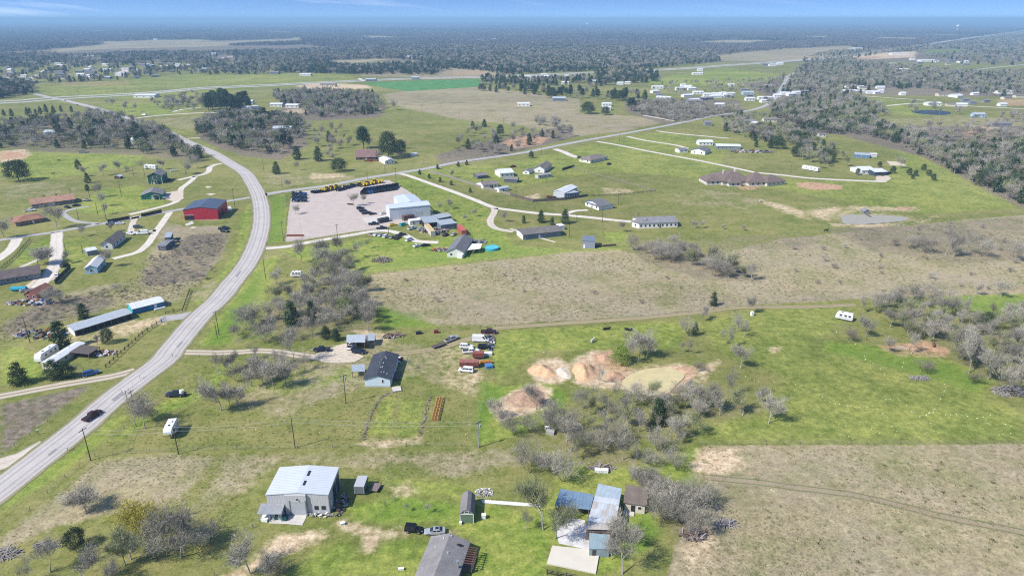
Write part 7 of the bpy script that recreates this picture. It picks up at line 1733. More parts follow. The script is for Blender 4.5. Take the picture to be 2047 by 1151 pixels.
# ------------------------------------------------------------------ cattle
def cow(u, v, rz, label, col, lying=False, sc=1.0, patch=None):
  m_ = mat('hide_' + col, {'black': (0.012, 0.011, 0.010), 'white': (0.55, 0.50, 0.44), 'brown': (0.16, 0.08, 0.05)}[col], rough=.8)
  mats = [m_, mat('hide_brown', (0.16, 0.08, 0.05), rough=.8)]
  hz = .45 if lying else 1.05
  V = [(0, 0, hz), (.45, 0, hz + .02), (.95, 0, hz + .08), (1.3, 0, hz + .28), (1.55, 0, hz + .38), (1.85, 0, hz + .2), (-.5, 0, hz + .06), (-.85, 0, hz + .05), (-1.0, 0, hz - .35)]
  R = [.42, .43, .34, .22, .19, .11, .43, .26, .05]
  E_ = [(0, 1), (1, 2), (2, 3), (3, 4), (4, 5), (0, 6), (6, 7), (7, 8)]
  for x, fr in ((.75, 2), (-.75, 7)):
    for s in (-1, 1):
      i = len(V)
      if lying:
        V += [(x, s * .36, .25), (x + .45, s * .45, .14)]; R += [.14, .08]
      else:
        V += [(x, s * .24, hz - .35), (x + (.06 if fr == 2 else -.1), s * .24, hz - .68), (x, s * .24, .05)]; R += [.17, .09, .07]
      E_ += [(fr if fr == 2 else 6, i)] + [(q, q + 1) for q in range(i, len(V) - 1)]
  for s in (-1, 1):
    V.append((1.48, s * .28, hz + .47)); R.append(.06); E_.append((4, len(V) - 1))
  me = bpy.data.meshes.new('cow'); me.from_pydata(V, E_, [])
  for q in mats: me.materials.append(q)
  o = link('cow', me, None, at(u, v), rz, sc)
  sk = o.modifiers.new('skin', 'SKIN'); sk.use_smooth_shade = True
  for i, rr_ in enumerate(R): me.skin_vertices[0].data[i].radius = (rr_, rr_)
  me.skin_vertices[0].data[0].use_root = True
  sb = o.modifiers.new('smooth', 'SUBSURF'); sb.levels = 1; sb.render_levels = 1
  return tag(o, label, 'cow')
cow(1211, 659, .1, 'left of two black cows lying near the farm track', 'black', True, 1.15)
cow(1254, 660, -.5, 'right of two black cows lying near the farm track', 'black', True, 1.15)
cow(1184, 684, .9, 'pale cow standing above the long dirt mound', 'white', False, .95)
cow(1866, 692, 1.2, 'brown cow on the reddish soil under the right trees', 'brown', False)
cow(1651, 463, 0, 'black cow at the fence below the stock pond', 'black', False)
cow(1520, 404, .3, 'pale cow far out on the meadow', 'white', False)
cow(106, 349, .2, 'dark cow on the far left meadow', 'brown', False)
cow(117, 322, .1, 'dark cow higher on the far left meadow', 'brown', False)

# ------------------------------------------------------------------ pale rocks in the green pasture
def rock_mesh(seed):
  rr = random.Random(seed); mb = MB()
  rings = []
  for z, q in ((0, 1), (.35, .95), (.7, .6)):
    rings.append([(q * math.cos(a) * rr.uniform(.75, 1.15), q * math.sin(a) * rr.uniform(.6, 1.0), z * rr.uniform(.8, 1.2)) for a in np.linspace(0, 6.28, 8)[:-1]])
  mb.loft(rings); return mb.mesh('rock', mat('limestone', (0.58, 0.56, 0.36), rough=.9, rand=.15))
ROCKS = [rock_mesh(i) for i in range(5)]
RK = [(1548,763),(1561,763),(1574,765),(1590,768),(1599,773),(1606,777),(1619,783),(1636,790),(1644,793),(1649,799),(1660,803),(1670,807),(1678,808),(1695,811),(1708,813),(1719,814),(1735,813),(1754,817),(1765,826),(1775,833),(1781,836),(1731,841),(1719,843),(1676,848),(1691,852),(1771,798),(1780,797),(1795,795),(1762,800),(1805,804),(1812,810),(1823,823),(1839,833),(1852,829),(1858,824),(1868,818),(1872,808),(1880,797),(1886,789),(1889,781),(1890,774),(1888,768),(1857,826),(1866,823),(1878,826),(1890,829),(1900,829),(1912,828),(1923,829),(1934,832),(1953,836),(1966,833),(1980,829),(1740,722),(1745,726),(1752,731),(1760,737),(1768,748),(1730,718),(1728,712),(1803,711),(1806,725),(1804,733),(1813,749),(1820,753),(1793,862),(1758,865),(1742,858),(1790,870),(1783,852),(1868,862),(1876,866),(1861,846),(1922,862),(1997,869),(2005,867),(2020,866),(2010,848),(2021,852),(1975,846),(1697,872),(1705,878),(1680,867),(1677,860),(1640,870),(1579,849),(1490,752),(1500,756),(1508,760),(1516,763),(1412,735),(1418,726),(1404,730),(1022,682),(1028,696),(1089,703),(1087,704),(1646,665),(1655,664),(1672,664),(1696,684),(1710,688),(1602,770),(1555,667),(1608,630),(1620,639),(1560,662),(670,868),(690,866),(640,864),(720,860),(570,862),(430,880),(470,864),(490,860),(512,858),(195,900),(355,888),(820,845),(855,862),(931,868),(935,874),(938,848),(945,770),(952,753),(946,760),(940,812),(935,822),(1560,1018-30),(1542,978),(1548,982),(1552,979),(1538,984)]
for place in ('right pasture', 'pond pasture', 'farmhouse lawn'):
  rr = [(at(u, v), RND.uniform(.10, .23)) for u, v in RK if (u > 1380 and place[0] == 'r') or (960 < u <= 1380 and place[0] == 'p') or (u <= 960 and place[0] == 'f')]
  for i, (lab, (p, s)) in enumerate(zip(cell_labels([(p.x, p.y, s, 'pale rock') for p, s in rr], 'the ' + place, 'largest', 5), rr)):
    tag(link('rock', ROCKS[i % 5], None, p, RND.uniform(0, 6.28), s), lab, 'rock', 'rocks in the ' + place)

# ------------------------------------------------------------------ trees
def leafmat(name, c1, c2, rand=.2, trans=.25):
  if name in MATS: return MATS[name]
  m = bpy.data.materials.new(name); m.use_nodes = True
  t = m.node_tree; b = t.nodes['Principled BSDF']; b.inputs['Roughness'].default_value = .75; b.inputs['Specular IOR Level'].default_value = .15
  ge = nd(t, 'ShaderNodeNewGeometry')
  oi = nd(t, 'ShaderNodeObjectInfo')
  c = mixc(t, ge.outputs['Random Per Island'], c1, c2)
  k = nd(t, 'ShaderNodeMapRange', ins={0: oi.outputs['Random'], 1: 0, 2: 1, 3: 1 - rand, 4: 1 + rand})
  c = mixc(t, 1.0, c, k.outputs[0], 'MULTIPLY')
  t.links.new(c, b.inputs['Base Color'])
  MATS[name] = m
  return m
TWIG = leafmat('bare_twigs', (0.265, 0.238, 0.19), (0.41, 0.38, 0.31), .3)
TWIGD = leafmat('brown_twigs', (0.15, 0.125, 0.095), (0.29, 0.25, 0.20), .28)
BUD = leafmat('budding_twigs', (0.20, 0.215, 0.10), (0.33, 0.34, 0.19), .28)
BARK = mat('grey_bark', (0.36, 0.335, 0.30), rough=.95, noise=.6, amt=.25, rand=.2)
BARKD = mat('dark_bark', (0.13, 0.105, 0.085), rough=.95, noise=.6, amt=.25)
CEDAR = leafmat('cedar_foliage', (0.032, 0.060, 0.022), (0.080, 0.118, 0.045))
OAKL = leafmat('live_oak_foliage', (0.036, 0.058, 0.020), (0.090, 0.120, 0.046))
PINE = leafmat('pine_foliage', (0.028, 0.055, 0.020), (0.065, 0.105, 0.040))
LIME = leafmat('spring_foliage', (0.13, 0.20, 0.03), (0.22, 0.29, 0.055))
YEL = leafmat('yellow_buds', (0.26, 0.23, 0.03), (0.38, 0.33, 0.06))

def tubes_np(segs, sides=5):
  """segs: list of (p0, p1, r0, r1) -> verts, quads"""
  n = len(segs)
  p0 = np.array([s[0] for s in segs]); p1 = np.array([s[1] for s in segs]); r0 = np.array([s[2] for s in segs]); r1 = np.array([s[3] for s in segs])
  d = p1 - p0; d /= np.linalg.norm(d, axis=1, keepdims=True) + 1e-9
  a = np.cross(d, np.where(np.abs(d[:, 2:3]) < .9, [[0, 0, 1.0]], [[1.0, 0, 0]])); a /= np.linalg.norm(a, axis=1, keepdims=True) + 1e-9
  b = np.cross(d, a)
  ang = np.arange(sides) * 2 * np.pi / sides
  off = a[:, None] * np.cos(ang)[None, :, None] + b[:, None] * np.sin(ang)[None, :, None]
  V = np.concatenate([p0[:, None] + off * r0[:, None, None], p1[:, None] + off * r1[:, None, None]], 1).reshape(-1, 3)
  base = (np.arange(n) * 2 * sides)[:, None]; i = np.arange(sides)[None]; j = (i + 1) % sides
  Q = np.stack([base + i, base + j, base + sides + j, base + sides + i], -1).reshape(-1, 4)
  return V, Q

def slivers(P, D, L, W, rr):
  """thin triangles: root P, direction D, length L, width W"""
  n = len(P)
  D = D / (np.linalg.norm(D, axis=1, keepdims=True) + 1e-9)
  s = np.cross(D, rr.normal(size=(n, 3))); s /= np.linalg.norm(s, axis=1, keepdims=True) + 1e-9
  V = np.stack([P - s * (W / 2)[:, None], P + s * (W / 2)[:, None], P + D * L[:, None]], 1).reshape(-1, 3)
  return V, np.arange(n * 3).reshape(-1, 3)

def leaves_np(P, S, rr):
  """random little kites"""
  n = len(P)
  a = rr.normal(size=(n, 3)); a /= np.linalg.norm(a, axis=1, keepdims=True)
  b = np.cross(a, rr.normal(size=(n, 3))); b /= np.linalg.norm(b, axis=1, keepdims=True)
  a *= S[:, None]; b *= (S * .6)[:, None]
  V = np.stack([P - a, P + b, P + a, P - b], 1).reshape(-1, 3)
  return V, np.arange(n * 4).reshape(-1, 4)

def bare_tree(seed, spread=.42, stems=1, ntwig=1700, trunk_h=.26, up=.45, twig_w=.0085):
  """unit-height leafless tree: (trunk arrays, twig arrays)"""
  rr = np.random.RandomState(seed); segs = []; tips = []
  def grow(p, d, L, r, lvl):
    n = 3; q = p
    for k in range(n):
      d2 = d + rr.normal(size=3) * (.16 if lvl else .07); d2[2] += .05 * lvl; d2 /= np.linalg.norm(d2)
      e = q + d2 * L / n
      ra, rb = r * (1 - .22 * k), r * (1 - .22 * (k + 1))
      segs.append((q, e, ra, rb)); q = e; d = d2
      if lvl >= 2: tips.append((e, d2, lvl))
      if lvl < 3 and k >= (1 if lvl == 0 else 0):
        for _ in range(rr.randint(2, 4) if lvl else rr.randint(1, 3)):
          a = rr.uniform(0, 6.28); side = np.array([math.cos(a), math.sin(a), 0])
          nd_ = d2 * up + side * (.75 if lvl == 0 else .62) + np.array([0, 0, .25]); nd_ /= np.linalg.norm(nd_)
          grow(q, nd_, L * rr.uniform(.5, .78) * (1.3 if lvl == 0 else 1.0), rb * .62, lvl + 1)
    tips.append((q, d, lvl))
  for s in range(stems):
    a = rr.uniform(0, 6.28); tl = .12 if stems == 1 else .5
    d0 = np.array([math.cos(a) * tl, math.sin(a) * tl, 1.0]); d0 /= np.linalg.norm(d0)
    o = np.array([math.cos(a), math.sin(a), 0]) * (.0 if stems == 1 else .04)
    grow(o, d0, trunk_h * 1.9 * rr.uniform(.85, 1.1), .022 / math.sqrt(stems), 0)
  P = np.array([t_[0] for t_ in tips]); D = np.array([t_[1] for t_ in tips])
  i = rr.randint(0, len(P), ntwig)
  off = rr.normal(size=(ntwig, 3)) * .035
  d = D[i] + rr.normal(size=(ntwig, 3)) * .55; d[:, 2] += .18
  L = rr.uniform(.06, .20, ntwig); W = np.full(ntwig, twig_w) * rr.uniform(.6, 1.3, ntwig)
  Vt, Ft = slivers(P[i] + off, d, L, W, rr)
  Vb, Qb = tubes_np(segs)
  hz = np.percentile(Vt[:, 2], 99.3); wx = np.percentile(np.linalg.norm(Vt[:, :2], axis=1), 97)
  s = 1 / hz; sw = spread / (wx * s) * s
  for V in (Vt, Vb):
    fl = np.clip(V[:, 2] / hz * 4, 0, 1)[:, None]
    V[:, :2] *= s + (sw - s) * fl; V[:, 2] *= s
  Vb[:, 2] -= .01
  return (Vb, Qb), (Vt, Ft)

def crown_cloud(rr, n, kind):
  """leaf positions for a unit-height evergreen crown, clumped"""
  if kind == 'cedar':
    nc = 130; z = rr.beta(1.1, 1.35, nc) * .93 + .05
    R = .27 * np.clip((1 - z) / .72, 0, 1) ** .72 * np.clip(z / .12, .55, 1)
  elif kind == 'column':
    nc = 120; z = rr.uniform(.04, .97, nc); R = .19 * np.clip((1 - z) / .6, 0, 1) ** .6
  elif kind == 'oak':
    nc = 150; z = rr.uniform(.22, .95, nc); R = .60 * np.sqrt(np.clip(1 - ((z - .45) / .52) ** 2, 0.03, 1))
  elif kind == 'pine':
    nc = 95; z = rr.uniform(.38, .99, nc); R = .23 * np.clip((1.05 - z) / .5, 0, 1) ** .6
  elif kind == 'bush':
    nc = 90; z = rr.uniform(.05, .92, nc); R = .52 * np.sqrt(np.clip(1 - ((z - .35) / .62) ** 2, .05, 1))
  a = rr.uniform(0, 6.28, nc); q = np.sqrt(rr.uniform(.25, 1, nc)) * rr.uniform(.78, 1.12, nc)
  C = np.stack([R * q * np.cos(a), R * q * np.sin(a), z], 1)
  i = rr.randint(0, nc, n)
  sz = {'cedar': .045, 'column': .035, 'oak': .085, 'pine': .062, 'bush': .08}[kind]
  return C[i] + rr.normal(size=(n, 3)) * sz * [1, 1, .6]
def evergreen(seed, kind, n=3000, leaf=.022):
  rr = np.random.RandomState(seed)
  P = crown_cloud(rr, n, kind); P[:, 2] = np.clip(P[:, 2], .015, 1.0)
  V, F = leaves_np(P, rr.uniform(.6, 1.3, n) * leaf, rr)
  segs = [(np.array([0, 0, -.01]), np.array([.01, 0, .3]), .024, .018), (np.array([.01, 0, .3]), np.array([0, .01, .85]), .018, .004)]
  for _ in range(9):
    z = rr.uniform(.2, .7); a = rr.uniform(0, 6.28); L = .2
    segs.append((np.array([0, 0, z]), np.array([L * math.cos(a), L * math.sin(a), z + .1]), .009, .003))
  return tubes_np(segs), (V, F)

TREES = {}
def add_variant(kind, trunk, crown, bark, leaf, crown2=None):
  tm = np_mesh('trunk', trunk[0], trunk[1], bark)
  cm_ = np_mesh('crown', crown[0], crown[1], leaf)
  TREES.setdefault(kind, []).append((tm, cm_))
for i in range(7): add_variant('bare', *bare_tree(100 + i, spread=.40 + .05 * (i % 3), trunk_h=.22 + .03 * (i % 2)), BARK, TWIG)
for i in range(4): add_variant('tall', *bare_tree(200 + i, spread=.28, trunk_h=.32, up=.8, ntwig=1300), BARK, TWIG)
for i in range(4): add_variant('wide', *bare_tree(300 + i, spread=.85, trunk_h=.16, up=.3, ntwig=2400), BARK, TWIG)
for i in range(4): add_variant('bud', *bare_tree(400 + i, spread=.46, ntwig=2100, twig_w=.0105), BARK, BUD)
for i in range(5): add_variant('thicket', *bare_tree(500 + i, spread=.62, stems=5, ntwig=2400, trunk_h=.3, twig_w=.0105), BARKD, TWIG)
for i in range(3): add_variant('brush', *bare_tree(600 + i, spread=.8, stems=6, ntwig=1900, trunk_h=.34, twig_w=.016), BARKD, TWIGD)
for i in range(5): add_variant('cedar', *evergreen(700 + i, 'cedar'), BARKD, CEDAR)
for i in range(3): add_variant('column', *evergreen(720 + i, 'column'), BARKD, CEDAR)
for i in range(4): add_variant('oak', *evergreen(740 + i, 'oak', 5200, .026), BARKD, OAKL)
for i in range(4): add_variant('pine', *evergreen(760 + i, 'pine', 3000, .026), BARKD, PINE)
for i in range(2): add_variant('lime', *evergreen(780 + i, 'bush', 2600, .028), BARKD, LIME)
for i in range(2): add_variant('yellow', *bare_tree(800 + i, spread=.75, stems=6, ntwig=5200, trunk_h=.3, twig_w=.013), BARKD, YEL)
CATN = {'bare': ('bare_tree', 'tree'), 'tall': ('slender_bare_tree', 'tree'), 'wide': ('bare_tree', 'tree'), 'bud': ('budding_tree', 'tree'), 'thicket': ('bare_thicket', 'thicket'), 'brush': ('brush_shrub', 'shrub'),
    'cedar': ('cedar_tree', 'tree'), 'column': ('cedar_tree', 'tree'), 'oak': ('live_oak', 'tree'), 'pine': ('pine_tree', 'tree'), 'lime': ('green_bush', 'bush'), 'yellow': ('yellow_shrub', 'shrub')}
BARE_COUNT = 0
def tree(kind, p, h, label, group=None, wid=1.0):
  tm, cm_ = RND.choice(TREES[kind]); nm, cat = CATN[kind]
  r = empty(nm, p, RND.uniform(0, 6.28), label, cat, group)
  s = (h * wid, h * wid, h)
  link('trunk', tm, r, scale=s); link('crown', cm_, r, scale=s)
  return r
def tpx(kind, u, v, vt, label, group=None, wid=1.0, hmax=22):
  return tree(kind, at(u, v), min(hmax, max(1.0, rise(u, v, vt))), label, group, wid)

SINGLE = [
 ('wide', 173, 1026, 985, 'low spreading bare tree alone on the dry slope'), ('oak', 154, 1094, 1057, 'small round evergreen tree with its own shadow', .75), ('bare', 100, 1142, 1072, 'grey bare tree left of the small round evergreen'), ('bare', 165, 1166, 1099, 'wide grey bare tree below the small round evergreen'), ('bare', 60, 1165, 1120, 'grey bare tree at the bottom left edge'), ('bare', 225, 1170, 1120, 'bare tree at the bottom edge below the yellow shrub'),
 ('yellow', 285, 1072, 1018, 'large yellow budding shrub at the lower left', 1.25), ('bud', 262, 1118, 1050, 'greenish shrub in front of the large yellow one'), ('bud', 250, 1130, 1075, 'pale budding shrub tree left of the yellow shrubs'), ('thicket', 335, 1085, 1016, 'grey thicket rising behind the yellow shrub'), ('bare', 362, 1113, 1034, 'tall bare tree with a pale trunk beside the yellow shrub'), ('thicket', 400, 1090, 1040, 'dark grey thicket right of the pale trunked tree'), ('thicket', 310, 1115, 1060, 'dense grey thicket below the yellow shrub'), ('thicket', 420, 1080, 1050, 'small grey thicket at the right end of the yellow shrub clump'),
 ('bare', 290, 856, 788, 'grey bare tree above the fifth-wheel camper beside road poles'), ('bare', 272, 852, 800, 'bare tree left of the camper closest to the road'), ('brush', 312, 840, 815, 'green grey brush above the fifth-wheel camper'),
 ('bare', 500, 1146, 1078, 'bare tree by the sandy drive at the bottom'), ('bare', 530, 1160, 1110, 'bare tree at the bottom edge by the sandy drive'), ('brush', 550, 1150, 1122, 'silvery brush at the bottom by the sandy drive'),
 ('bare', 814, 1021, 1003, 'left sapling on the lawn before the gambrel shed'), ('bare', 854, 1026, 1004, 'right sapling on the lawn before the gambrel shed'),
 ('bud', 1086, 1058, 962, 'big budding tree overhanging the blue shed roof'), ('bud', 1110, 1076, 1002, 'budding tree at the left edge of the stained slab'), ('bare', 1053, 1057, 1016, 'small bare tree left of the big budding tree'), ('tall', 1244, 1147, 1050, 'tall bare tree with a pale trunk at the bottom of the barn yard'), ('bare', 1231, 1085, 1026, 'bare tree against the old barn front'), ('bare', 1262, 1095, 1050, 'bare tree right of the old barn front'), ('bare', 1222, 1118, 1075, 'bare tree beside the lean-to'),
 ('thicket', 1062, 946, 886, 'wide grey green thicket above the white walk'), ('thicket', 1090, 938, 895, 'grey thicket joined to the wide grey green one'), ('thicket', 1125, 960, 903, 'grey thicket nearest the long white chest'), ('bud', 1153, 914, 868, 'budding tree above the long white chest'), ('bare', 1133, 882, 835, 'wide grey tree over the pale block'), ('bare', 1245, 918, 862, 'bare tree below the pond thicket'), ('tall', 1351, 884, 842, 'white trunked bare tree at the edge of the pasture'), ('thicket', 1355, 940, 896, 'grey thicket at the left end of the straight fence'), ('thicket', 1300, 932, 900, 'low grey thicket beyond the cream cottage'), ('tall', 1268, 930, 884, 'dark thin tree beyond the cream cottage'),
 ('tall', 1165, 835, 770, 'tall thin tree left of the pond thicket'), ('column', 1315, 848, 797, 'dark green cedar among grey trees below the pond', 1.35), ('bare', 1208, 828, 780, 'bare tree below the small muddy pool'), ('tall', 1198, 767, 728, 'thin grey tree at the small muddy pool'), ('bare', 1277, 720, 660, 'large bare tree beside the pond'), ('bare', 1292, 716, 672, 'bare tree right behind the large one beside the pond'), ('lime', 1241, 725, 688, 'bright green bush at the pond bank'), ('tall', 1260, 728, 676, 'bare tree between the bright green bush and the large bare tree'),
 ('tall', 1378, 707, 672, 'slim bare tree on the grass right of the pond'), ('tall', 1363, 706, 682, 'smaller slim bare tree right of the pond'), ('thicket', 1378, 672, 636, 'grey thicket with a cedar in it above the slim trees'), ('column', 1389, 670, 644, 'little cedar inside the grey thicket'), ('bare', 1405, 640, 612, 'bare tree at the faint farm track'), ('cedar', 1426, 611, 583, 'dark cedar standing in the dry field at the track'), ('bare', 1420, 612, 594, 'grey bush beside the dark cedar of the dry field'),
 ('bare', 1497, 625, 588, 'bare tree where the track meets the tree line'), ('bare', 1472, 662, 628, 'bare tree in the middle of the tree line'), ('bare', 1487, 674, 640, 'bare tree right in the middle of the tree line'), ('tall', 1462, 698, 650, 'bare tree with a white trunk in the tree line'), ('tall', 1442, 690, 656, 'thin bare tree left of the white trunk in the tree line'), ('bare', 1480, 736, 690, 'bare tree alone at the lower end of the tree line'), ('brush', 1396, 743, 724, 'round grey bush right of the pond'), ('bare', 1376, 787, 760, 'small tree right below the pond'),
 ('bare', 1411, 815, 760, 'bare tree left in the group right of the pond'), ('bare', 1439, 830, 784, 'bare tree low in the group right of the pond'), ('tall', 1458, 795, 738, 'tall bare tree at the top of the group right of the pond'), ('bud', 1485, 830, 780, 'budding tree in the group right of the pond'), ('bare', 1513, 803, 768, 'bare tree at the right edge of the group by the pond'), ('bare', 1536, 846, 790, 'silvery bare tree alone at the right of the pond group'), ('thicket', 1400, 830, 800, 'low thicket left in the group right of the pond'),
 ('bare', 1072, 818, 770, 'bare tree on the brown dirt mound'), ('thicket', 1030, 870, 828, 'grey thicket below the brown dirt mound'), ('bare', 1000, 850, 815, 'bare tree left of the brown dirt mound'), ('bare', 990, 835, 792, 'bare tree at the fence by the brown dirt mound'), ('thicket', 1140, 872, 826, 'grey round thicket right of the brown dirt mound'), ('bare', 1105, 862, 822, 'bare tree between two grey thickets'),
 ('tall', 1725, 627, 588, 'bare tree right of the lone white camper'), ('bare', 1814, 657, 612, 'bare tree in the middle of the right wood clearing'), ('bare', 1730, 674, 634, 'bare tree below the lone white camper'), ('brush', 1695, 680, 655, 'low grey brush below the lone white camper'), ('bare', 1776, 702, 670, 'bare tree at the left of the reddish soil'), ('tall', 1822, 706, 664, 'pale trunked tree in front of the reddish soil'), ('bare', 1923, 718, 652, 'bare tree right of the reddish soil'), ('tall', 1936, 746, 660, 'white trunked tree in the right wood'), ('bare', 1975, 758, 692, 'bare tree low in the right wood'), ('tall', 2016, 702, 654, 'white trunked tree at the far right'), ('oak', 1968, 660, 624, 'dark green leafy tree in the right wood', .6), ('brush', 1847, 745, 720, 'tiny bare bush near the grey branch pile'), ('brush', 1946, 768, 744, 'round grey bush at the edge of the right wood'), ('thicket', 2025, 792, 730, 'grey thicket at the lower right wood'),
 ('bare', 2000, 594, 558, 'bare tree at the right end of the dry field'), ('bare', 1950, 588, 562, 'smaller bare tree at the right end of the dry field'), ('bare', 2035, 636, 600, 'bare tree at the right edge on bright grass'),
 ('tall', 1890, 509, 440, 'tallest pale tree of the dry field thicket'), ('tall', 1930, 509, 455, 'second tallest pale tree of the dry field thicket'), ('thicket', 1819, 498, 470, 'dark thicket at the left of the dry field trees'), ('thicket', 1850, 505, 470, 'grey thicket left of the tallest pale tree'), ('thicket', 1960, 512, 474, 'grey thicket right of the tallest pale tree'), ('bare', 1905, 514, 470, 'bare tree below the tallest pale tree'), ('thicket', 2025, 520, 480, 'pale thicket at the right end of the dry field trees'), ('brush', 1790, 492, 476, 'dark brush left of the dry field trees'), ('brush', 1835, 492, 474, 'dark brush near the dark thicket of the dry field'),
 ('bare', 1799, 337, 312, 'bare oak over the pale pad on the right meadow'),
 ('cedar', 1082, 445, 419, 'left tall cedar behind the slate blue house', 1.1), ('cedar', 1130, 447, 417, 'right tall cedar behind the slate blue house', 1.1), ('cedar', 1104, 450, 433, 'small cedar between the tall ones behind the slate blue house'), ('cedar', 1047, 446, 430, 'small cedar left of the slate blue house'),
 ('bare', 1241, 464, 442, 'small bare tree left of the long mobile home'), ('bare', 1388, 457, 441, 'left of two small bare trees right of the long mobile home'), ('bare', 1403, 456, 440, 'right of two small bare trees right of the long mobile home'), ('bare', 1447, 459, 448, 'little bare tree on the meadow edge'), ('bare', 1485, 461, 449, 'little bare tree at the meadow corner'),
 ('oak', 1062, 316, 302, 'small round tree near the side road', .6),
 ('cedar', 553, 348, 323, 'dark cedar near the road junction', 1.2), ('bare', 594, 341, 322, 'bare tree right of the dark cedar by the junction'), ('bare', 577, 374, 358, 'dark bare shrub tree at the side road start'), ('cedar', 594, 319, 291, 'tall dark cedar at the edge of the old yard', 1.2), ('cedar', 637, 322, 292, 'dark cedar right of the tall one in the old yard', 1.2), ('oak', 678, 343, 316, 'big round evergreen on the old yard meadow', .95),
 ('oak', 777, 317, 256, 'huge dark evergreen behind the low white house', .62), ('pine', 727, 297, 254, 'tall dark pine left behind the old hipped house', 1.2), ('oak', 800, 310, 280, 'dark round tree right of the huge evergreen', .7),
 ('bare', 726, 408, 388, 'right bare tree standing in the gravel yard'), ('bare', 708, 412, 385, 'left bare tree standing in the gravel yard'), ('bare', 591, 428, 408, 'small bare tree at the west fence of the gravel yard'),
 ('bare', 901, 355, 338, 'small bushy tree by the long board fence'), ('bare', 881, 423, 402, 'small bare tree behind the warehouse'), ('bare', 901, 418, 396, 'second small bare tree on the meadow behind the warehouse'), ('bare', 948, 433, 417, 'third small bare tree on the meadow behind the warehouse'), ('bare', 1008, 443, 421, 'small bare tree inside the loop drive'), ('bare', 930, 442, 428, 'smallest bare tree on the meadow by the loop drive'),
 ('bare', 604, 525, 480, 'bare tree at the entrance of the compound drive'), ('bare', 678, 505, 470, 'bare tree on the grass before the gravel yard fence'), ('bare', 713, 517, 480, 'wide bare tree near the brown brush pile'), ('bare', 735, 497, 476, 'bare tree near the parked row'), ('bare', 553, 568, 536, 'bare tree beside the old white camper'), ('bare', 640, 515, 478, 'bare tree at the top of the bare wood'),
 ('oak', 38, 362, 320, 'big live oak on the left meadow', .95), ('cedar', 157, 338, 318, 'dark cedar between pasture trees at left', 1.2), ('cedar', 176, 366, 345, 'dark cedar beside a pale bare tree', 1.1), ('bare', 172, 352, 330, 'pale budding tree beside dark cedars'), ('column', 175, 381, 368, 'small round cedar by a pole on the left meadow', 1.6), ('bare', 207, 351, 326, 'bare tree left of the tiny stable'), ('bare', 240, 345, 321, 'bare tree behind the tiny stable'), ('bare', 284, 339, 320, 'bare tree left of the silver white camper'), ('bare', 325, 339, 318, 'bare tree right of the silver white camper'), ('bare', 373, 349, 322, 'bare tree by the pale drive bend'), ('bare', 395, 334, 305, 'bare tree near the road bend'), ('bare', 385, 338, 314, 'second bare tree near the road bend'), ('bare', 203, 413, 385, 'grey bare tree on the lawn left of the teal house'), ('bare', 198, 395, 366, 'upper grey bare tree left of the teal house'), ('bare', 207, 430, 408, 'lower grey bare tree by the lane pole'),
 ('bare', 114, 457, 405, 'large brown bare tree before the brick houses'), ('bare', 8, 474, 430, 'bare tree at the left edge near the grey lane'), ('bare', 163, 474, 452, 'spreading bare tree left of the white house'), ('wide', 76, 530, 496, 'spreading bare tree in the green fenced yard'), ('bare', 213, 535, 498, 'bare tree right of the pale blue cottage'), ('bare', 224, 464, 444, 'bare tree behind the taupe roofed house'), ('bare', 127, 528, 503, 'bare tree at the broad pale drive'), ('bare', 90, 400, 388, 'pale small bare tree in front of the terracotta roof'),
 ('column', 124, 695, 641, 'tall dark conical cedar left of the mobile home', 1.35), ('column', 169, 637, 606, 'dark cedar behind the long open barn', 1.5), ('cedar', 40, 767, 724, 'round dark cedar by the fence at the left', 1.35), ('cedar', 110, 757, 718, 'left dark cedar in front of the mobile home', 1.4), ('cedar', 134, 755, 720, 'right dark cedar in front of the mobile home', 1.4), ('bare', 150, 750, 728, 'bare bush right of the dark cedars'), ('oak', 216, 686, 656, 'leafy green tree on the barn yard lawn', .6), ('bare', 195, 688, 670, 'bare tree left of the leafy green tree'),
 ('thicket', 100, 612, 574, 'grey thicket right of the faded red barn'), ('thicket', 125, 606, 580, 'grey thicket on the brush slope'), ('bare', 437, 749, 700, 'bare tree with ivy at the rutted drive'), ('bare', 467, 739, 704, 'bare tree right of the ivy tree at the rutted drive'), ('bare', 442, 820, 752, 'big bare tree on the lawn below the rutted drive'), ('bare', 476, 811, 760, 'dark bare tree right of the big one on the lawn'), ('bare', 503, 772, 716, 'bare tree on the lawn in the drive thicket'), ('bare', 460, 815, 770, 'bare tree between the big and the dark one on the lawn'),
 ('tall', 584, 727, 655, 'tall ivy-grown bare tree by the rutted drive'), ('bare', 607, 741, 705, 'bare tree near the pale caliche pad'), ('bare', 548, 777, 716, 'wide bare tree on the lawn left of the farmhouse'), ('bare', 571, 772, 724, 'bare tree right of the wide one on the lawn'), ('bare', 525, 760, 722, 'bare tree at the left in the lawn thicket'), ('thicket', 590, 752, 722, 'low thicket beside the tall ivy-grown tree'),
 ('column', 584, 650, 604, 'dark cedar in the middle of the bare wood', 1.5), ('column', 624, 645, 602, 'slim dark cedar in the bare wood', 1.1), ('lime', 688, 627, 595, 'lime green bush at the edge of the bare wood'), ('cedar', 652, 676, 650, 'dark evergreen behind the carport', 1.4), ('cedar', 672, 680, 655, 'dark evergreen touching the carport', 1.3), ('tall', 817, 739, 712, 'thin sapling right of the blue farmhouse'),
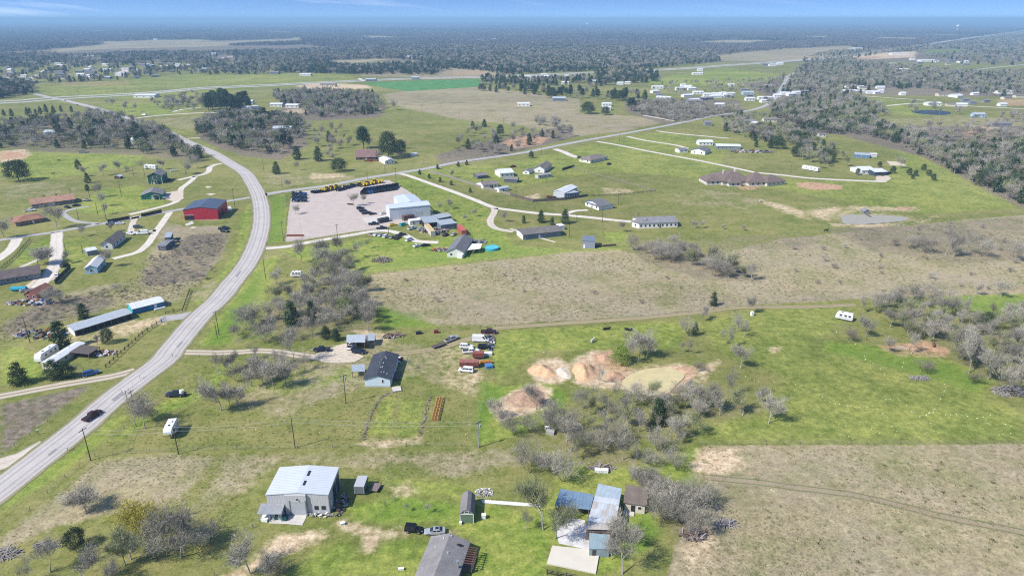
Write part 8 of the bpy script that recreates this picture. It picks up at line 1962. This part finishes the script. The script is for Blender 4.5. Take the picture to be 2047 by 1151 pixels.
 ('oak', 1175, 228, 204, 'round dark oak at the hay field farm', 1.0), ('oak', 1210, 230, 213, 'lower dark oak at the hay field farm', .9), ('pine', 1262, 222, 196, 'dark pine right of the hay field farm', 1.5), ('cedar', 945, 257, 242, 'left dark cedar at the hay field', 1.2), ('cedar', 968, 254, 238, 'right dark cedar at the hay field', 1.2), ('oak', 1000, 272, 249, 'dark cedar in the brush row', .55), ('cedar', 1058, 290, 266, 'tall dark cedar by the red soil'), ('bare', 790, 220, 198, 'isolated brown tree at the hay field edge'),
 ('bare', 257, 348, 330, 'bare tree right of the tiny stable'),
]
nbare = 0
for row in SINGLE:
  kind, u, v, vt, lab = row[:5]; wid = row[5] if len(row) > 5 else 1.0
  tpx(kind, u, v, vt, lab, None, wid)
  if kind in ('bare', 'tall', 'wide'): nbare += 1
# planted rows
for i, (u, v, vt) in enumerate(((1846, 341, 328), (1856, 352, 339), (1865, 361, 347), (1784, 347, 332), (1817, 350, 336), (1824, 358, 348), (1758, 334, 323), (1714, 350, 337), (1830, 352, 340), (1762, 352, 345))):
  tpx('oak', u, v, vt, ['first dark orchard tree of the right row, farthest', 'middle dark orchard tree of the right row', 'nearest dark orchard tree of the right row', 'dark orchard tree below the bare oak', 'upper dark orchard tree right of the bare oak', 'lower dark orchard tree right of the bare oak', 'dark orchard tree behind the white garage', 'dark orchard tree left of the white L-shaped house', 'small orchard tree in the middle row', 'tiny orchard tree by the garage'][i], 'orchard trees on the right meadow', .62)
for i, (u, v) in enumerate(((858, 357), (839, 349), (880, 364), (902, 370), (875, 338), (916, 333), (933, 330), (964, 370), (940, 385))):
  tpx('cedar', u, v, v - 10, 'small ' + ['first', 'second', 'third', 'fourth', 'fifth', 'sixth', 'seventh', 'eighth', 'ninth'][i] + ' planted cedar along the long pale drive', 'young cedars along the drive', 1.3)

def fill(poly, n, kinds, hr, label, group, seed, mind=2.0):
  """n single plants spread over an outline; label by kind"""
  pts = px_poly(poly); rr = random.Random(seed); out = []
  x0, y0 = pts.min(0); x1, y1 = pts.max(0); tries = 0
  while len(out) < n and tries < n * 60:
    tries += 1
    x, y = rr.uniform(x0, x1), rr.uniform(y0, y1)
    c = False; m_ = len(pts)
    for i in range(m_):
      a, b_ = pts[i], pts[(i + 1) % m_]
      if (a[1] > y) != (b_[1] > y) and x < (b_[0] - a[0]) * (y - a[1]) / (b_[1] - a[1]) + a[0]: c = not c
    if not c or any((x - q[0]) ** 2 + (y - q[1]) ** 2 < mind * mind for q in out): continue
    k = rr.choice(kinds); h = rr.uniform(*hr) * (.6 if k in ('brush', 'lime') else 1)
    adj = {'bare': 'grey bare tree', 'tall': 'slim bare tree', 'wide': 'spreading bare tree', 'bud': 'pale budding tree', 'thicket': 'grey thicket', 'brush': 'low brown brush', 'cedar': 'dark cedar', 'column': 'narrow dark cedar', 'oak': 'dark leafy tree', 'pine': 'dark pine', 'lime': 'lime green bush'}[k]
    out.append((x, y, h, adj, k))
  for lab, (x, y, h, adj, k) in zip(cell_labels(out, label), out):
    tree(k, Vector((x, y, 0)), h, lab, group + ', ' + adj + 's')
  return len(out)
W1 = [(450, 690), (485, 640), (560, 605), (630, 560), (645, 512), (690, 502), (722, 560), (755, 640), (745, 662), (690, 668), (600, 686), (520, 690)]
fill(W1, 92, ['bare', 'bare', 'tall', 'bud', 'thicket', 'thicket'], (5.5, 9.5), 'the bare wood by the road', 'bare wood by the road', 1, 2.6)
fill([(1040, 860), (1150, 800), (1290, 785), (1400, 800), (1400, 850), (1370, 930), (1250, 925), (1120, 890)], 40, ['bare', 'tall', 'bud', 'thicket', 'thicket'], (4, 8), 'the grey wood below the pond', 'grey wood below the pond', 2, 3)
fill([(1250, 500), (1330, 485), (1400, 512), (1490, 545), (1515, 566), (1440, 560), (1380, 535), (1290, 520)], 30, ['bare', 'bud', 'thicket', 'thicket'], (6, 9), "the dry field's grey clump", 'grey clump in the dry field', 3, 4)
fill([(1740, 618), (1800, 595), (1900, 605), (1960, 628), (2060, 640), (2060, 800), (1985, 752), (1905, 722), (1880, 690), (1760, 665)], 80, ['bare', 'bare', 'tall', 'bud', 'thicket'], (5, 9), 'the right-edge wood', 'wood at the right edge', 4, 3)
fill([(1275, 960), (1340, 985), (1405, 1000), (1400, 1075), (1320, 1065), (1300, 1010)], 16, ['bare', 'thicket', 'thicket'], (5, 8), 'the grey wood by the cottage', 'grey wood by the cottage', 5, 2.2)
fill([(1250, 955), (1300, 960), (1310, 990), (1290, 975)], 5, ['thicket', 'bud'], (4, 5.5), 'the shrubs behind the cream cottage', 'shrubs behind the cottage', 6, 2)
fill([(430, 720), (520, 715), (600, 735), (610, 760), (520, 790), (440, 800)], 10, ['bare', 'brush', 'thicket'], (4, 7), 'the trees below the rutted drive', 'trees below the rutted drive', 7, 5)
fill([(1640, 462), (1900, 445), (2045, 440), (2045, 580), (1700, 590), (1540, 560), (1540, 490)], 34, ['brush', 'brush', 'thicket'], (1.8, 4), "the dry field's right half", 'brush in the dry field', 8, 8)
fill([(760, 560), (1000, 530), (1250, 515), (1380, 560), (1380, 610), (1000, 635), (800, 630)], 14, ['brush'], (1.8, 3.2), "the dry field's left half", 'brush in the dry field', 9, 8)
fill([(290, 520), (400, 480), (450, 480), (430, 540), (390, 580), (290, 570)], 40, ['brush', 'brush', 'thicket'], (2, 3.6), 'the weedy plot by the road', 'brush on the weedy plot', 10, 3)
fill([(100, 600), (240, 575), (260, 600), (120, 640), (20, 670)], 24, ['brush', 'thicket'], (2, 4), 'the strip behind the long barn', 'brush behind the long barn', 11, 3)
fill([(870, 312), (960, 288), (1135, 255), (1145, 275), (1050, 298), (960, 320)], 34, ['bare', 'bare', 'bare', 'cedar', 'brush'], (6, 11), "the side road's brush row", 'brush row along the side road', 12, 5)
fill([(640, 290), (700, 275), (860, 300), (850, 320), (700, 335), (640, 325)], 12, ['bare', 'bare', 'bud'], (6, 10), 'the yard of the old house', 'trees round the old house', 13, 8)
fill([(1060, 245), (1140, 238), (1148, 250), (1080, 258)], 12, ['bare', 'thicket'], (7, 10), 'the hay field clump', 'clump in the hay field', 14, 6)
fill([(1480, 262), (1600, 262), (1690, 320), (1690, 335), (1640, 335), (1560, 315), (1500, 300)], 40, ['bare', 'bare', 'bud', 'cedar', 'oak'], (7, 12), 'the wood behind the mansion', 'yard wood behind the mansion', 15, 6)
fill([(600, 262), (690, 256), (715, 300), (640, 318), (610, 300)], 20, ['bare', 'bare', 'cedar', 'bud'], (6, 11), 'the pasture beside the mixed wood', 'pasture trees by the mixed wood', 31, 9)
fill([(1590, 288), (1680, 300), (1692, 335), (1640, 338), (1600, 320)], 26, ['bare', 'bare', 'bud', 'oak'], (7, 11), 'the wood beside the camper', 'wood beside the camper', 32, 5)
fill([(1800, 214), (1920, 216), (1915, 240), (1800, 236)], 9, ['bare'], (7, 12), 'the dark blue pond', 'trees round the dark blue pond', 33, 10)
fill([(930, 262), (1060, 262), (1000, 300), (900, 305)], 14, ['bare', 'bare', 'bud'], (7, 11), 'the scrub above the brush row', 'scrub above the brush row', 34, 8)
fill([(200, 205), (400, 205), (440, 218), (330, 228), (250, 225)], 14, ['bare'], (8, 13), 'the green highway lot', 'trees on the green lot', 16, 12)
fill([(410, 228), (500, 222), (505, 212), (420, 205)], 26, ['pine', 'pine', 'pine', 'oak'], (14, 22), 'the dark pine grove', 'dark pine grove', 17, 8)
fill([(0, 228), (60, 226), (150, 222), (150, 228), (0, 236)], 10, ['cedar'], (7, 11), 'the far left cedar row', 'cedar row on the far left', 18, 12)
fill([(955, 172), (1180, 190), (1290, 196), (1290, 203), (1150, 200), (960, 182)], 60, ['pine', 'cedar', 'oak', 'bare'], (9, 15), 'the pine strip', 'pine strip behind the hay field', 19, 9)

# ------------------------------------------------------------------ woods nobody could count
def lite(seed, kind):
  """light tree for the woods: trunk and crown in one mesh"""
  if kind == 'bare':
    (Vb, Qb), (Vt, Ft) = bare_tree(seed, spread=.48, ntwig=560, twig_w=.021)
    rr = np.random.RandomState(seed); keep = rr.rand(len(Qb) // 5) < .22; keep[:6] = True
    Qb = Qb.reshape(-1, 5, 4)[keep].reshape(-1, 4)
  else:
    (Vb, Qb), (Vt, Ft) = evergreen(seed, kind, 520, .055)
  if Ft.shape[1] == 3: Ft = np.concatenate([Ft, Ft[:, 2:3]], 1)
  tri = []
  q = np.concatenate([Qb, Ft + len(Vb)]); V = np.concatenate([Vb, Vt])
  return V, q, len(Qb)
def poly_mesh(name, V, faces, mats, midx):
  me = bpy.data.meshes.new(name)
  me.from_pydata(V.tolist(), [], [tuple(dict.fromkeys(f)) for f in faces.tolist()])
  for x in mats: me.materials.append(x)
  me.polygons.foreach_set('material_index', np.ascontiguousarray(midx, dtype=np.int32)); me.update()
  return me
LITE = bpy.data.collections.new('woodland_kinds')   # kept out of the scene: only the woods draw from it
def lite_obj(name, V, q, nb, bark, leaf, coll):
  me = poly_mesh(name, V, q, [bark, leaf], np.r_[np.zeros(nb, int), np.ones(len(q) - nb, int)])
  o = bpy.data.objects.new(name, me); coll.objects.link(o); return o
li = 0
PACK = {}
for nm, kd, leaf, n in (('a_bare', 'bare', TWIG, 4), ('b_brown', 'bare', TWIGD, 2), ('c_bud', 'bare', BUD, 2), ('d_cedar', 'cedar', CEDAR, 2), ('e_pine', 'pine', PINE, 2), ('f_oak', 'oak', OAKL, 1)):
  PACK[nm[0]] = []
  for i in range(n):
    V, q, nb = lite(900 + li, kd); o = lite_obj('wood_%02d' % li, V, q, nb, BARK if kd == 'bare' else BARKD, leaf, LITE)
    PACK[nm[0]].append((li, V, q, nb)); li += 1
# patches of forest for the far plain
FARC = bpy.data.collections.new('forest_patches')
FT = leafmat('far_grey_crowns', (0.13, 0.115, 0.10), (0.23, 0.205, 0.18), .15); FG = leafmat('far_dark_crowns', (0.028, 0.045, 0.022), (0.06, 0.08, 0.04), .12)
for k in range(6):
  rr = np.random.RandomState(40 + k); Vs = []; Fs = []; Ms = []; off = 0
  dark = (.07, .17, .32, .12, .65, .14)[k]
  for i in range(62):
    x, y = rr.uniform(-36, 36, 2); h = rr.uniform(8, 14); w = h * rr.uniform(.38, .6); isd = rr.rand() < dark
    m_ = 34
    u_ = rr.normal(size=(m_, 3)); u_ /= np.linalg.norm(u_, axis=1, keepdims=True); u_ *= rr.uniform(.55, 1, (m_, 1))
    P = u_ * [w * (.75 if isd else 1), w * (.75 if isd else 1), h * .42] + [x, y, h * .58]
    if isd: P[:, :2] = (P[:, :2] - [x, y]) * np.clip((1.1 - P[:, 2:3] / h) * 1.5, .2, 1) + [x, y]
    V, F = leaves_np(P, rr.uniform(.7, 1.5, m_) * (1.25 if isd else .95), rr)
    Vs.append(V); Fs.append(F + off); Ms.append(np.full(m_, int(isd))); off += len(V)
  o = bpy.data.objects.new('patch_%02d' % k, np_mesh('patch_%02d' % k, np.concatenate(Vs), np.concatenate(Fs), [FT, FG], np.concatenate(Ms))); FARC.objects.link(o)

def scatter(name, label, pts, idx, scl, rot, coll, zs=None):
  """one object whose points carry copies of the kinds in coll"""
  n = len(pts)
  me = bpy.data.meshes.new(name); me.vertices.add(n)
  me.vertices.foreach_set('co', np.ascontiguousarray(pts, dtype=np.float32).ravel())
  for nm, tp, arr, key in (('idx', 'INT', np.asarray(idx, np.int32), 'value'), ('rot', 'FLOAT', np.asarray(rot, np.float32), 'value')):
    a = me.attributes.new(nm, tp, 'POINT'); a.data.foreach_set(key, arr)
  a = me.attributes.new('scl', 'FLOAT_VECTOR', 'POINT')
  S = np.asarray(scl, np.float32); S = np.stack([S, S, S if zs is None else S * zs], 1); a.data.foreach_set('vector', np.ascontiguousarray(S).ravel())
  o = link(name, me); tag(o, label, kind='stuff')
  ng = bpy.data.node_groups.new(name + '_nodes', 'GeometryNodeTree')
  ng.interface.new_socket('Geometry', in_out='INPUT', socket_type='NodeSocketGeometry'); ng.interface.new_socket('Geometry', in_out='OUTPUT', socket_type='NodeSocketGeometry')
  gi = ng.nodes.new('NodeGroupInput'); go = ng.nodes.new('NodeGroupOutput')
  ip = ng.nodes.new('GeometryNodeInstanceOnPoints'); ci = ng.nodes.new('GeometryNodeCollectionInfo')
  ci.inputs['Collection'].default_value = coll; ci.inputs['Separate Children'].default_value = True; ci.inputs['Reset Children'].default_value = True
  ip.inputs['Pick Instance'].default_value = True
  def na(nm, tp):
    q = ng.nodes.new('GeometryNodeInputNamedAttribute'); q.data_type = tp; q.inputs['Name'].default_value = nm; return q.outputs['Attribute']
  cxyz = ng.nodes.new('ShaderNodeCombineXYZ'); e2r = ng.nodes.new('FunctionNodeEulerToRotation')
  L = ng.links
  L.new(na('rot', 'FLOAT'), cxyz.inputs[2]); L.new(cxyz.outputs[0], e2r.inputs[0])
  L.new(gi.outputs[0], ip.inputs['Points']); L.new(ci.outputs[0], ip.inputs['Instance'])
  L.new(na('idx', 'INT'), ip.inputs['Instance Index']); L.new(e2r.outputs[0], ip.inputs['Rotation']); L.new(na('scl', 'FLOAT_VECTOR'), ip.inputs['Scale'])
  L.new(ip.outputs[0], go.inputs[0])
  md = o.modifiers.new('scatter', 'NODES'); md.node_group = ng
  return o
def inside(poly, X, Y):
  return poly_weight(poly, 1e-3, X, Y) > .5
R5 = np.random.RandomState(5)
def sample_poly(pix, spacing):
  P = px_poly(pix); x0, y0 = P.min(0); x1, y1 = P.max(0)
  gx, gy = np.meshgrid(np.arange(x0, x1, spacing), np.arange(y0, y1, spacing))
  gx = gx + R5.uniform(-.48, .48, gx.shape) * spacing; gy = gy + R5.uniform(-.48, .48, gy.shape) * spacing
  gx, gy = gx.ravel(), gy.ravel(); s = inside(P, gx, gy)
  return np.stack([gx[s], gy[s], np.zeros(s.sum())], 1)
KEEP_OUT = []     # strips of open ground: roads and drives through the woods, houses
for pts, w in (([(1503, 220), (1540, 205), (1560, 180), (1575, 155), (1590, 145)], 12), ([(1780, 156), (1850, 154), (1900, 146), (1975, 137), (2060, 128)], 16), ([(1670, 177), (1700, 173), (1730, 170)], 16),
               ([(0, 205), (112, 197), (282, 187), (406, 176.5), (520, 171.5), (652, 165), (815, 158), (942, 155), (1030, 152), (1198, 145), (1338, 139), (1452, 131), (1603, 120.3), (1715, 109.2), (1857, 88.3), (1950, 74.5), (2060, 59.6)], 45),
               ([(62, 158), (78, 150), (90, 142), (102, 136)], 26), ([(241, 152), (246, 144), (252, 136)], 30), ([(410, 310), (368, 281), (320, 257), (262, 239)], 16)):
  KEEP_OUT.append((smooth_line([at(*p) for p in pts], 10), w))
HOUSE_AT = [(o.location.x, o.location.y) for o in ROOT.objects if o.parent is None and o.get('category') in ('house', 'barn', 'shed', 'hut', 'mansion', 'cabin', 'garage', 'cottage')]
def clear_of(P):
  ok = np.ones(len(P), bool)
  for L, w in KEEP_OUT:
    a = np.array([(p.x, p.y) for p in L])
    for i in range(len(a) - 1):
      d = a[i + 1] - a[i]; t_ = np.clip(((P[:, :2] - a[i]) @ d) / (d @ d + 1e-9), 0, 1)
      ok &= np.linalg.norm(P[:, :2] - a[i] - t_[:, None] * d, axis=1) > w / 2
  for hx, hy in HOUSE_AT:
    dx, dy = P[:, 0] - hx, P[:, 1] - hy
    sc = max(1.0, hy / 900)
    ok &= ~((dx > -8 * sc) & (dx < 26 * sc) & (dy > -26 * sc) & (dy < 14 * sc))
  return ok
MIX = {'far': ('aaaabbcddef', (7, 13)), 'half': ('aaaaabccdef', (7, 13)), 'bare': ('aaaaaaabc', (6, 11)), 'mixed': ('aaaabccdd', (6, 12)), 'dark': ('aabdddeef', (8, 14)), 'grey': ('aaaaabbb', (6, 10)), 'right': ('aaaabccddf', (7, 12))}
WOODS = [
 ('left_wood', [(-60, 262), (0, 255), (200, 232), (275, 243), (345, 275), (415, 305), (400, 325), (300, 308), (200, 300), (100, 296), (-60, 300)], 8.5, 'half', 'grey bare wood left of the road'),
 ('middle_wood', [(385, 252), (440, 238), (500, 232), (590, 240), (610, 262), (600, 285), (560, 312), (480, 305), (420, 285)], 6.5, 'half', 'mixed dark and grey wood right of the road'),
 ('upper_wood', [(545, 190), (650, 184), (745, 192), (772, 212), (755, 228), (640, 236), (600, 230), (600, 222), (560, 215)], 7.0, 'mixed', 'grey bare wood behind the pine grove'),
 ('band_wood', [(1545, 222), (1640, 232), (1720, 240), (1800, 265), (1900, 290), (2120, 300), (2200, 450), (2047, 418), (1970, 378), (1900, 345), (1845, 312), (1780, 284), (1700, 268), (1660, 270), (1600, 258), (1540, 242)], 6.0, 'right', 'forest band on the right'),
 ('yard_wood', [(1440, 232), (1540, 240), (1620, 262), (1640, 272), (1590, 300), (1520, 285), (1450, 270)], 8, 'mixed', 'wood round the yards on the right'),
 ('hay_wood', [(1260, 212), (1330, 206), (1470, 212), (1480, 222), (1420, 234), (1350, 246), (1300, 238), (1262, 226)], 6.5, 'bare', 'grey wood right of the hay field'),
 ('park_wood', [(1290, 172), (1560, 160), (1560, 200), (1470, 205), (1350, 196), (1290, 192)], 14, 'bare', 'loose trees of the trailer park'),
 ('far_right_wood', [(1480, 195), (1550, 165), (1620, 125), (1700, 122), (1850, 140), (1960, 150), (2140, 140), (2140, 195), (2060, 200), (1980, 192), (1840, 178), (1740, 180), (1720, 200), (1780, 232), (1700, 236), (1560, 225)], 8.0, 'mixed', 'grey wood on the far right'),
 ('corner_wood', [(1960, 235), (2140, 232), (2140, 300), (1985, 290), (1850, 275), (1830, 255), (1900, 262)], 10, 'bare', 'trees at the right edge'),
 ('suburb_wood', [(-80, 125), (240, 108), (520, 104), (700, 112), (640, 126), (660, 135), (520, 150), (330, 150), (280, 160), (60, 168), (-80, 176)], 10.5, 'far', 'trees between the houses of the far suburb'),
 ('grove_wood', [(-80, 170), (30, 166), (64, 176), (66, 188), (0, 198), (-80, 202)], 7, 'dark', 'dark grove at the left edge by the highway'),
 ('lane_wood', [(380, 190), (420, 195), (410, 222), (330, 226), (300, 215)], 13, 'bare', 'loose trees by the pine grove'),
 ('field_wood', [(640, 128), (720, 136), (860, 128), (1000, 138), (1120, 140), (1190, 142), (1010, 150), (960, 142), (900, 137), (870, 150), (740, 150), (660, 148), (560, 146)], 9.0, 'dark', 'dark wood along the far side of the highway'),
 ('roadside_wood', [(960, 160), (1180, 152), (1310, 144), (1320, 165), (1240, 168), (1180, 176), (1100, 172), (960, 168)], 11, 'dark', 'trees along the near side of the highway'),
 ('north_wood', [(520, 104), (760, 96), (1100, 90), (1420, 104), (1440, 124), (1300, 138), (1150, 142), (1000, 136), (900, 126), (780, 118), (700, 120), (640, 122)], 9.0, 'far', 'grey and dark forest beyond the highway'),
 ('bend_wood', [(1640, 108), (1720, 100), (1860, 92), (1960, 78), (2140, 62), (2140, 128), (1960, 132), (1840, 130), (1850, 112), (1950, 104), (1900, 97), (1760, 108), (1700, 118), (1600, 124)], 14, 'mixed', 'woods along the highway on the right'),
]
for nm, pix, sp, mx, lab in WOODS:
  P = sample_poly(pix, sp); P = P[clear_of(P)]
  dens = np.array([math.sin(x * .031 + y * .017) + math.sin(x * .013 - y * .021 + 1.7) for x, y, _ in P])
  P = P[R5.rand(len(P)) < np.clip(.82 + dens * .16, .3, 1)]
  keys, (h0, h1) = MIX[mx]
  ki = R5.randint(0, len(keys), len(P)); idx = np.array([PACK[keys[k]][R5.randint(len(PACK[keys[k]]))][0] for k in ki]) if len(P) else np.zeros(0)
  scatter('woodland', lab, P, idx, R5.uniform(h0, h1, len(P)), R5.uniform(0, 6.28, len(P)), LITE)
# the forest plain to the horizon, with its few clearings left open
def far_forest():
  out = []
  clear = [px_poly(p) for p in (
    [(1420, 114), (1450, 108), (1545, 99), (1710, 91), (1725, 99), (1640, 119), (1560, 125), (1430, 123)],
    [(-60, 112), (0, 106), (100, 99), (240, 85), (400, 83), (610, 77), (620, 84), (380, 96), (240, 98), (120, 105), (0, 114)],
    [(640, 126), (760, 116), (785, 119), (700, 129)], [(920, 82), (1010, 78), (1020, 81), (940, 85)], [(1690, 118), (1720, 105), (1860, 90), (2060, 60), (2060, 72), (1900, 100), (1850, 118)])]
  woods = [px_poly(p[1]) for p in WOODS]
  for y0, y1, sp in ((1500, 3300, 62), (3300, 6500, 66), (6500, 13000, 95), (13000, 26000, 210)):
    ys_ = np.arange(y0, y1, sp)
    for y in ys_:
      xm = y * .86 + 120
      x = np.arange(-xm, xm, sp) + R5.uniform(-.4, .4) * sp
      out.append(np.stack([x + R5.uniform(-.3, .3, len(x)) * sp, np.full(len(x), y) + R5.uniform(-.45, .45, len(x)) * sp, np.full(len(x), sp / 62.0)], 1))
  P = np.concatenate(out)
  ok = np.ones(len(P), bool)
  # the forest starts behind the highway and the mapped woods
  line = [at(-400, 108), at(0, 103), at(240, 84), at(620, 80), at(760, 96), at(1100, 90), at(1420, 104), at(1440, 108), at(1700, 91), at(1860, 86), at(2060, 58), at(2400, 40.5)]
  lx = np.array([p.x for p in line]); ly = np.array([p.y for p in line])
  for c_ in clear: ok &= ~inside(c_, P[:, 0], P[:, 1])
  for c_ in woods: ok &= ~inside(c_, P[:, 0], P[:, 1])
  ang = P[:, 0] / P[:, 1]; la = lx / ly; o_ = np.argsort(la)
  ok &= P[:, 1] > np.interp(ang, la[o_], ly[o_]) * np.where(ang > .35, .80, .80)
  # nothing on the near side of the highway
  hw = [at(*p) for p in [(0, 203), (282, 186), (520, 170.5), (815, 157), (1030, 151), (1338, 138), (1603, 119.5), (1715, 108.4), (1857, 87.6), (2060, 59)]]
  ha = np.array([p.x / p.y for p in hw]); hy = np.array([p.y for p in hw])
  ok &= (P[:, 1] > np.interp(ang, ha, hy) * 1.03) | ((ang > .45) & (P[:, 1] > 1900))
  P = P[ok]; P = P[clear_of(P)]
  P = P[(far_gap(P[:, 0], P[:, 1]) < .62) | (P[:, 1] < 2600)]
  zone = np.sin(P[:, 0] * .0021 + P[:, 1] * .0013) + np.sin(P[:, 0] * .0009 - P[:, 1] * .0017 + 2)
  r = R5.rand(len(P)) + zone * .34
  idx = np.where(r > 1.0, 4, np.where(r > .75, 2, np.where(r > .5, 1, np.where(r > .25, 0, np.where(r > .1, 3, 5)))))
  s = P[:, 2].copy(); P[:, 2] = 0
  o = scatter('forest', 'blue grey forest stretching to the horizon', P, idx, np.maximum(1, s * .98) * R5.uniform(.95, 1.1, len(P)), R5.uniform(0, 6.28, len(P)), FARC, 1.0 / np.maximum(1, s) ** .8)
far_forest()

# low wooded ridges that break the skyline
def ridge(y0, h, seed, lab):
  rr = np.random.RandomState(seed); ph = rr.rand(8) * 6.3; vs = []; fs = []; n = 160
  for i in range(n + 1):
    x = (-1 + 2 * i / n) * y0 * .95
    z = h * max(0, .42 + .3 * math.sin(x * 5.1 / y0 + ph[0]) + .22 * math.sin(x * 13 / y0 + ph[1]) + .12 * math.sin(x * 31 / y0 + ph[2]) + .07 * math.sin(x * 77 / y0 + ph[3]))
    for k, q in enumerate((0, .5, 1, .5, 0)): vs.append((x, y0 + (k - 2) * y0 * .05 + 300 * math.sin(x * .0009 + k), z * q - .5))
    if i: fs += [((i - 1) * 5 + k, i * 5 + k, i * 5 + k + 1, (i - 1) * 5 + k + 1) for k in range(4)]
  me = bpy.data.meshes.new('hills'); me.from_pydata(vs, [], fs); me.materials.append(mat('wooded_hills', (0.12, 0.125, 0.10), rough=1, noise=60, amt=.35))
  tag(link('hills', me), lab, kind='structure')
ridge(11000, 34, 3, 'low wooded ridge before the horizon'); ridge(17000, 75, 8, 'low wooded ridge on the horizon')

# ------------------------------------------------------------------ rough grass on the near fields
GR = bpy.data.collections.new('tuft_kinds')
DRYM = leafmat('dry_grass_blades', (0.30, 0.24, 0.15), (0.42, 0.35, 0.22)); GRNM = leafmat('green_grass_blades', (0.09, 0.15, 0.03), (0.15, 0.19, 0.05)); DKM = leafmat('dark_weed', (0.05, 0.06, 0.025), (0.10, 0.095, 0.05))
for i, m_ in enumerate((DRYM, DRYM, GRNM, DKM)):
  rr = np.random.RandomState(70 + i); n = 26
  P = np.concatenate([rr.normal(size=(n, 2)) * .22, np.zeros((n, 1))], 1); D = np.concatenate([rr.normal(size=(n, 2)) * .45, np.ones((n, 1))], 1)
  V, F = slivers(P, D, rr.uniform(.18, .42, n), np.full(n, .08), rr)
  o = bpy.data.objects.new('tuft_%02d' % i, np_mesh('tuft_%02d' % i, V, F, m_)); GR.objects.link(o)
def tufts(name, label, pix, n_per, keys, s0, s1):
  P = sample_poly(pix, n_per); m_ = len(P)
  d = np.array([math.sin(x * .11 + y * .07) + math.sin(x * .05 - y * .13 + 1) for x, y, _ in P])
  P = P[R5.rand(m_) < np.clip(.55 + d * .3, .08, 1)]
  scatter(name, label, P, np.array([keys[k] for k in R5.randint(0, len(keys), len(P))]), R5.uniform(s0, s1, len(P)), R5.uniform(0, 6.28, len(P)), GR)
tufts('dry_grass', 'dry grass tufts of the near right field', [(1400, 892), (2060, 889), (2060, 1151), (1330, 1151), (1400, 1040)], 1.0, [0, 0, 0, 1, 2], .5, 1.1)
tufts('dry_grass', 'dry grass tufts of the middle field', [(740, 560), (1020, 520), (1240, 503), (1560, 480), (1800, 455), (2047, 430), (2047, 580), (1700, 595), (1400, 620), (1000, 645), (800, 630)], 1.7, [0, 0, 1, 2, 2], .6, 1.3)
tufts('dry_grass', 'dry grass tufts on the lower left slope', [(0, 1080), (190, 925), (330, 908), (960, 900), (1000, 950), (700, 960), (540, 940), (430, 1060), (260, 1040), (60, 1120)], 1.0, [0, 0, 1, 2], .4, .8)
tufts('weeds', 'weeds on the roadside plot', [(290, 520), (400, 460), (455, 470), (430, 540), (390, 590), (200, 620), (0, 690), (0, 640), (250, 570)], 1.6, [0, 1, 1, 3], .7, 1.5)
tufts('meadow_grass', 'uneven grass of the near meadows', [(240, 880), (420, 720), (900, 690), (960, 890), (700, 892), (400, 896)], 1.5, [2, 2, 0], .4, .8)
DK = [(1815, 927), (1882, 924), (1873, 941), (1940, 971), (1985, 965), (1770, 931), (1803, 983), (1885, 984), (1926, 991), (1966, 997), (1850, 1003), (1908, 1003), (1952, 1008), (1965, 1016), (1917, 1024), (1675, 1013), (1538, 1034), (1640, 1080), (1635, 1085), (1644, 1096), (1707, 1102), (1715, 1124), (1757, 1076), (1727, 1075), (1792, 1115), (1832, 1128), (1983, 1078), (1987, 1082), (1976, 1098), (2031, 1093), (2042, 995), (2029, 996), (1969, 1112), (1800, 1063), (1560, 1012)]
scatter('weeds', 'dark weed clumps dotted over the dry field', np.array([tuple(at(u, v)) for u, v in DK]), np.full(len(DK), 3), R5.uniform(.9, 1.5, len(DK)), R5.uniform(0, 6, len(DK)), GR)

# ------------------------------------------------------------------ air
hz = MB(); hz.box(-34000, -3500, -2, 34000, 47000, 138)
hm = bpy.data.materials.new('haze'); hm.use_nodes = True; hn = hm.node_tree; hn.nodes.clear()
pv = nd(hn, 'ShaderNodeVolumePrincipled', ins={'Color': (0.44, 0.73, 1.0, 1), 'Density': 0.00015, 'Anisotropy': 0.0})
ho = nd(hn, 'ShaderNodeOutputMaterial'); hn.links.new(pv.outputs[0], ho.inputs['Volume'])
tag(hz.build('haze', hm), 'thin blue haze over the plain', kind='stuff')
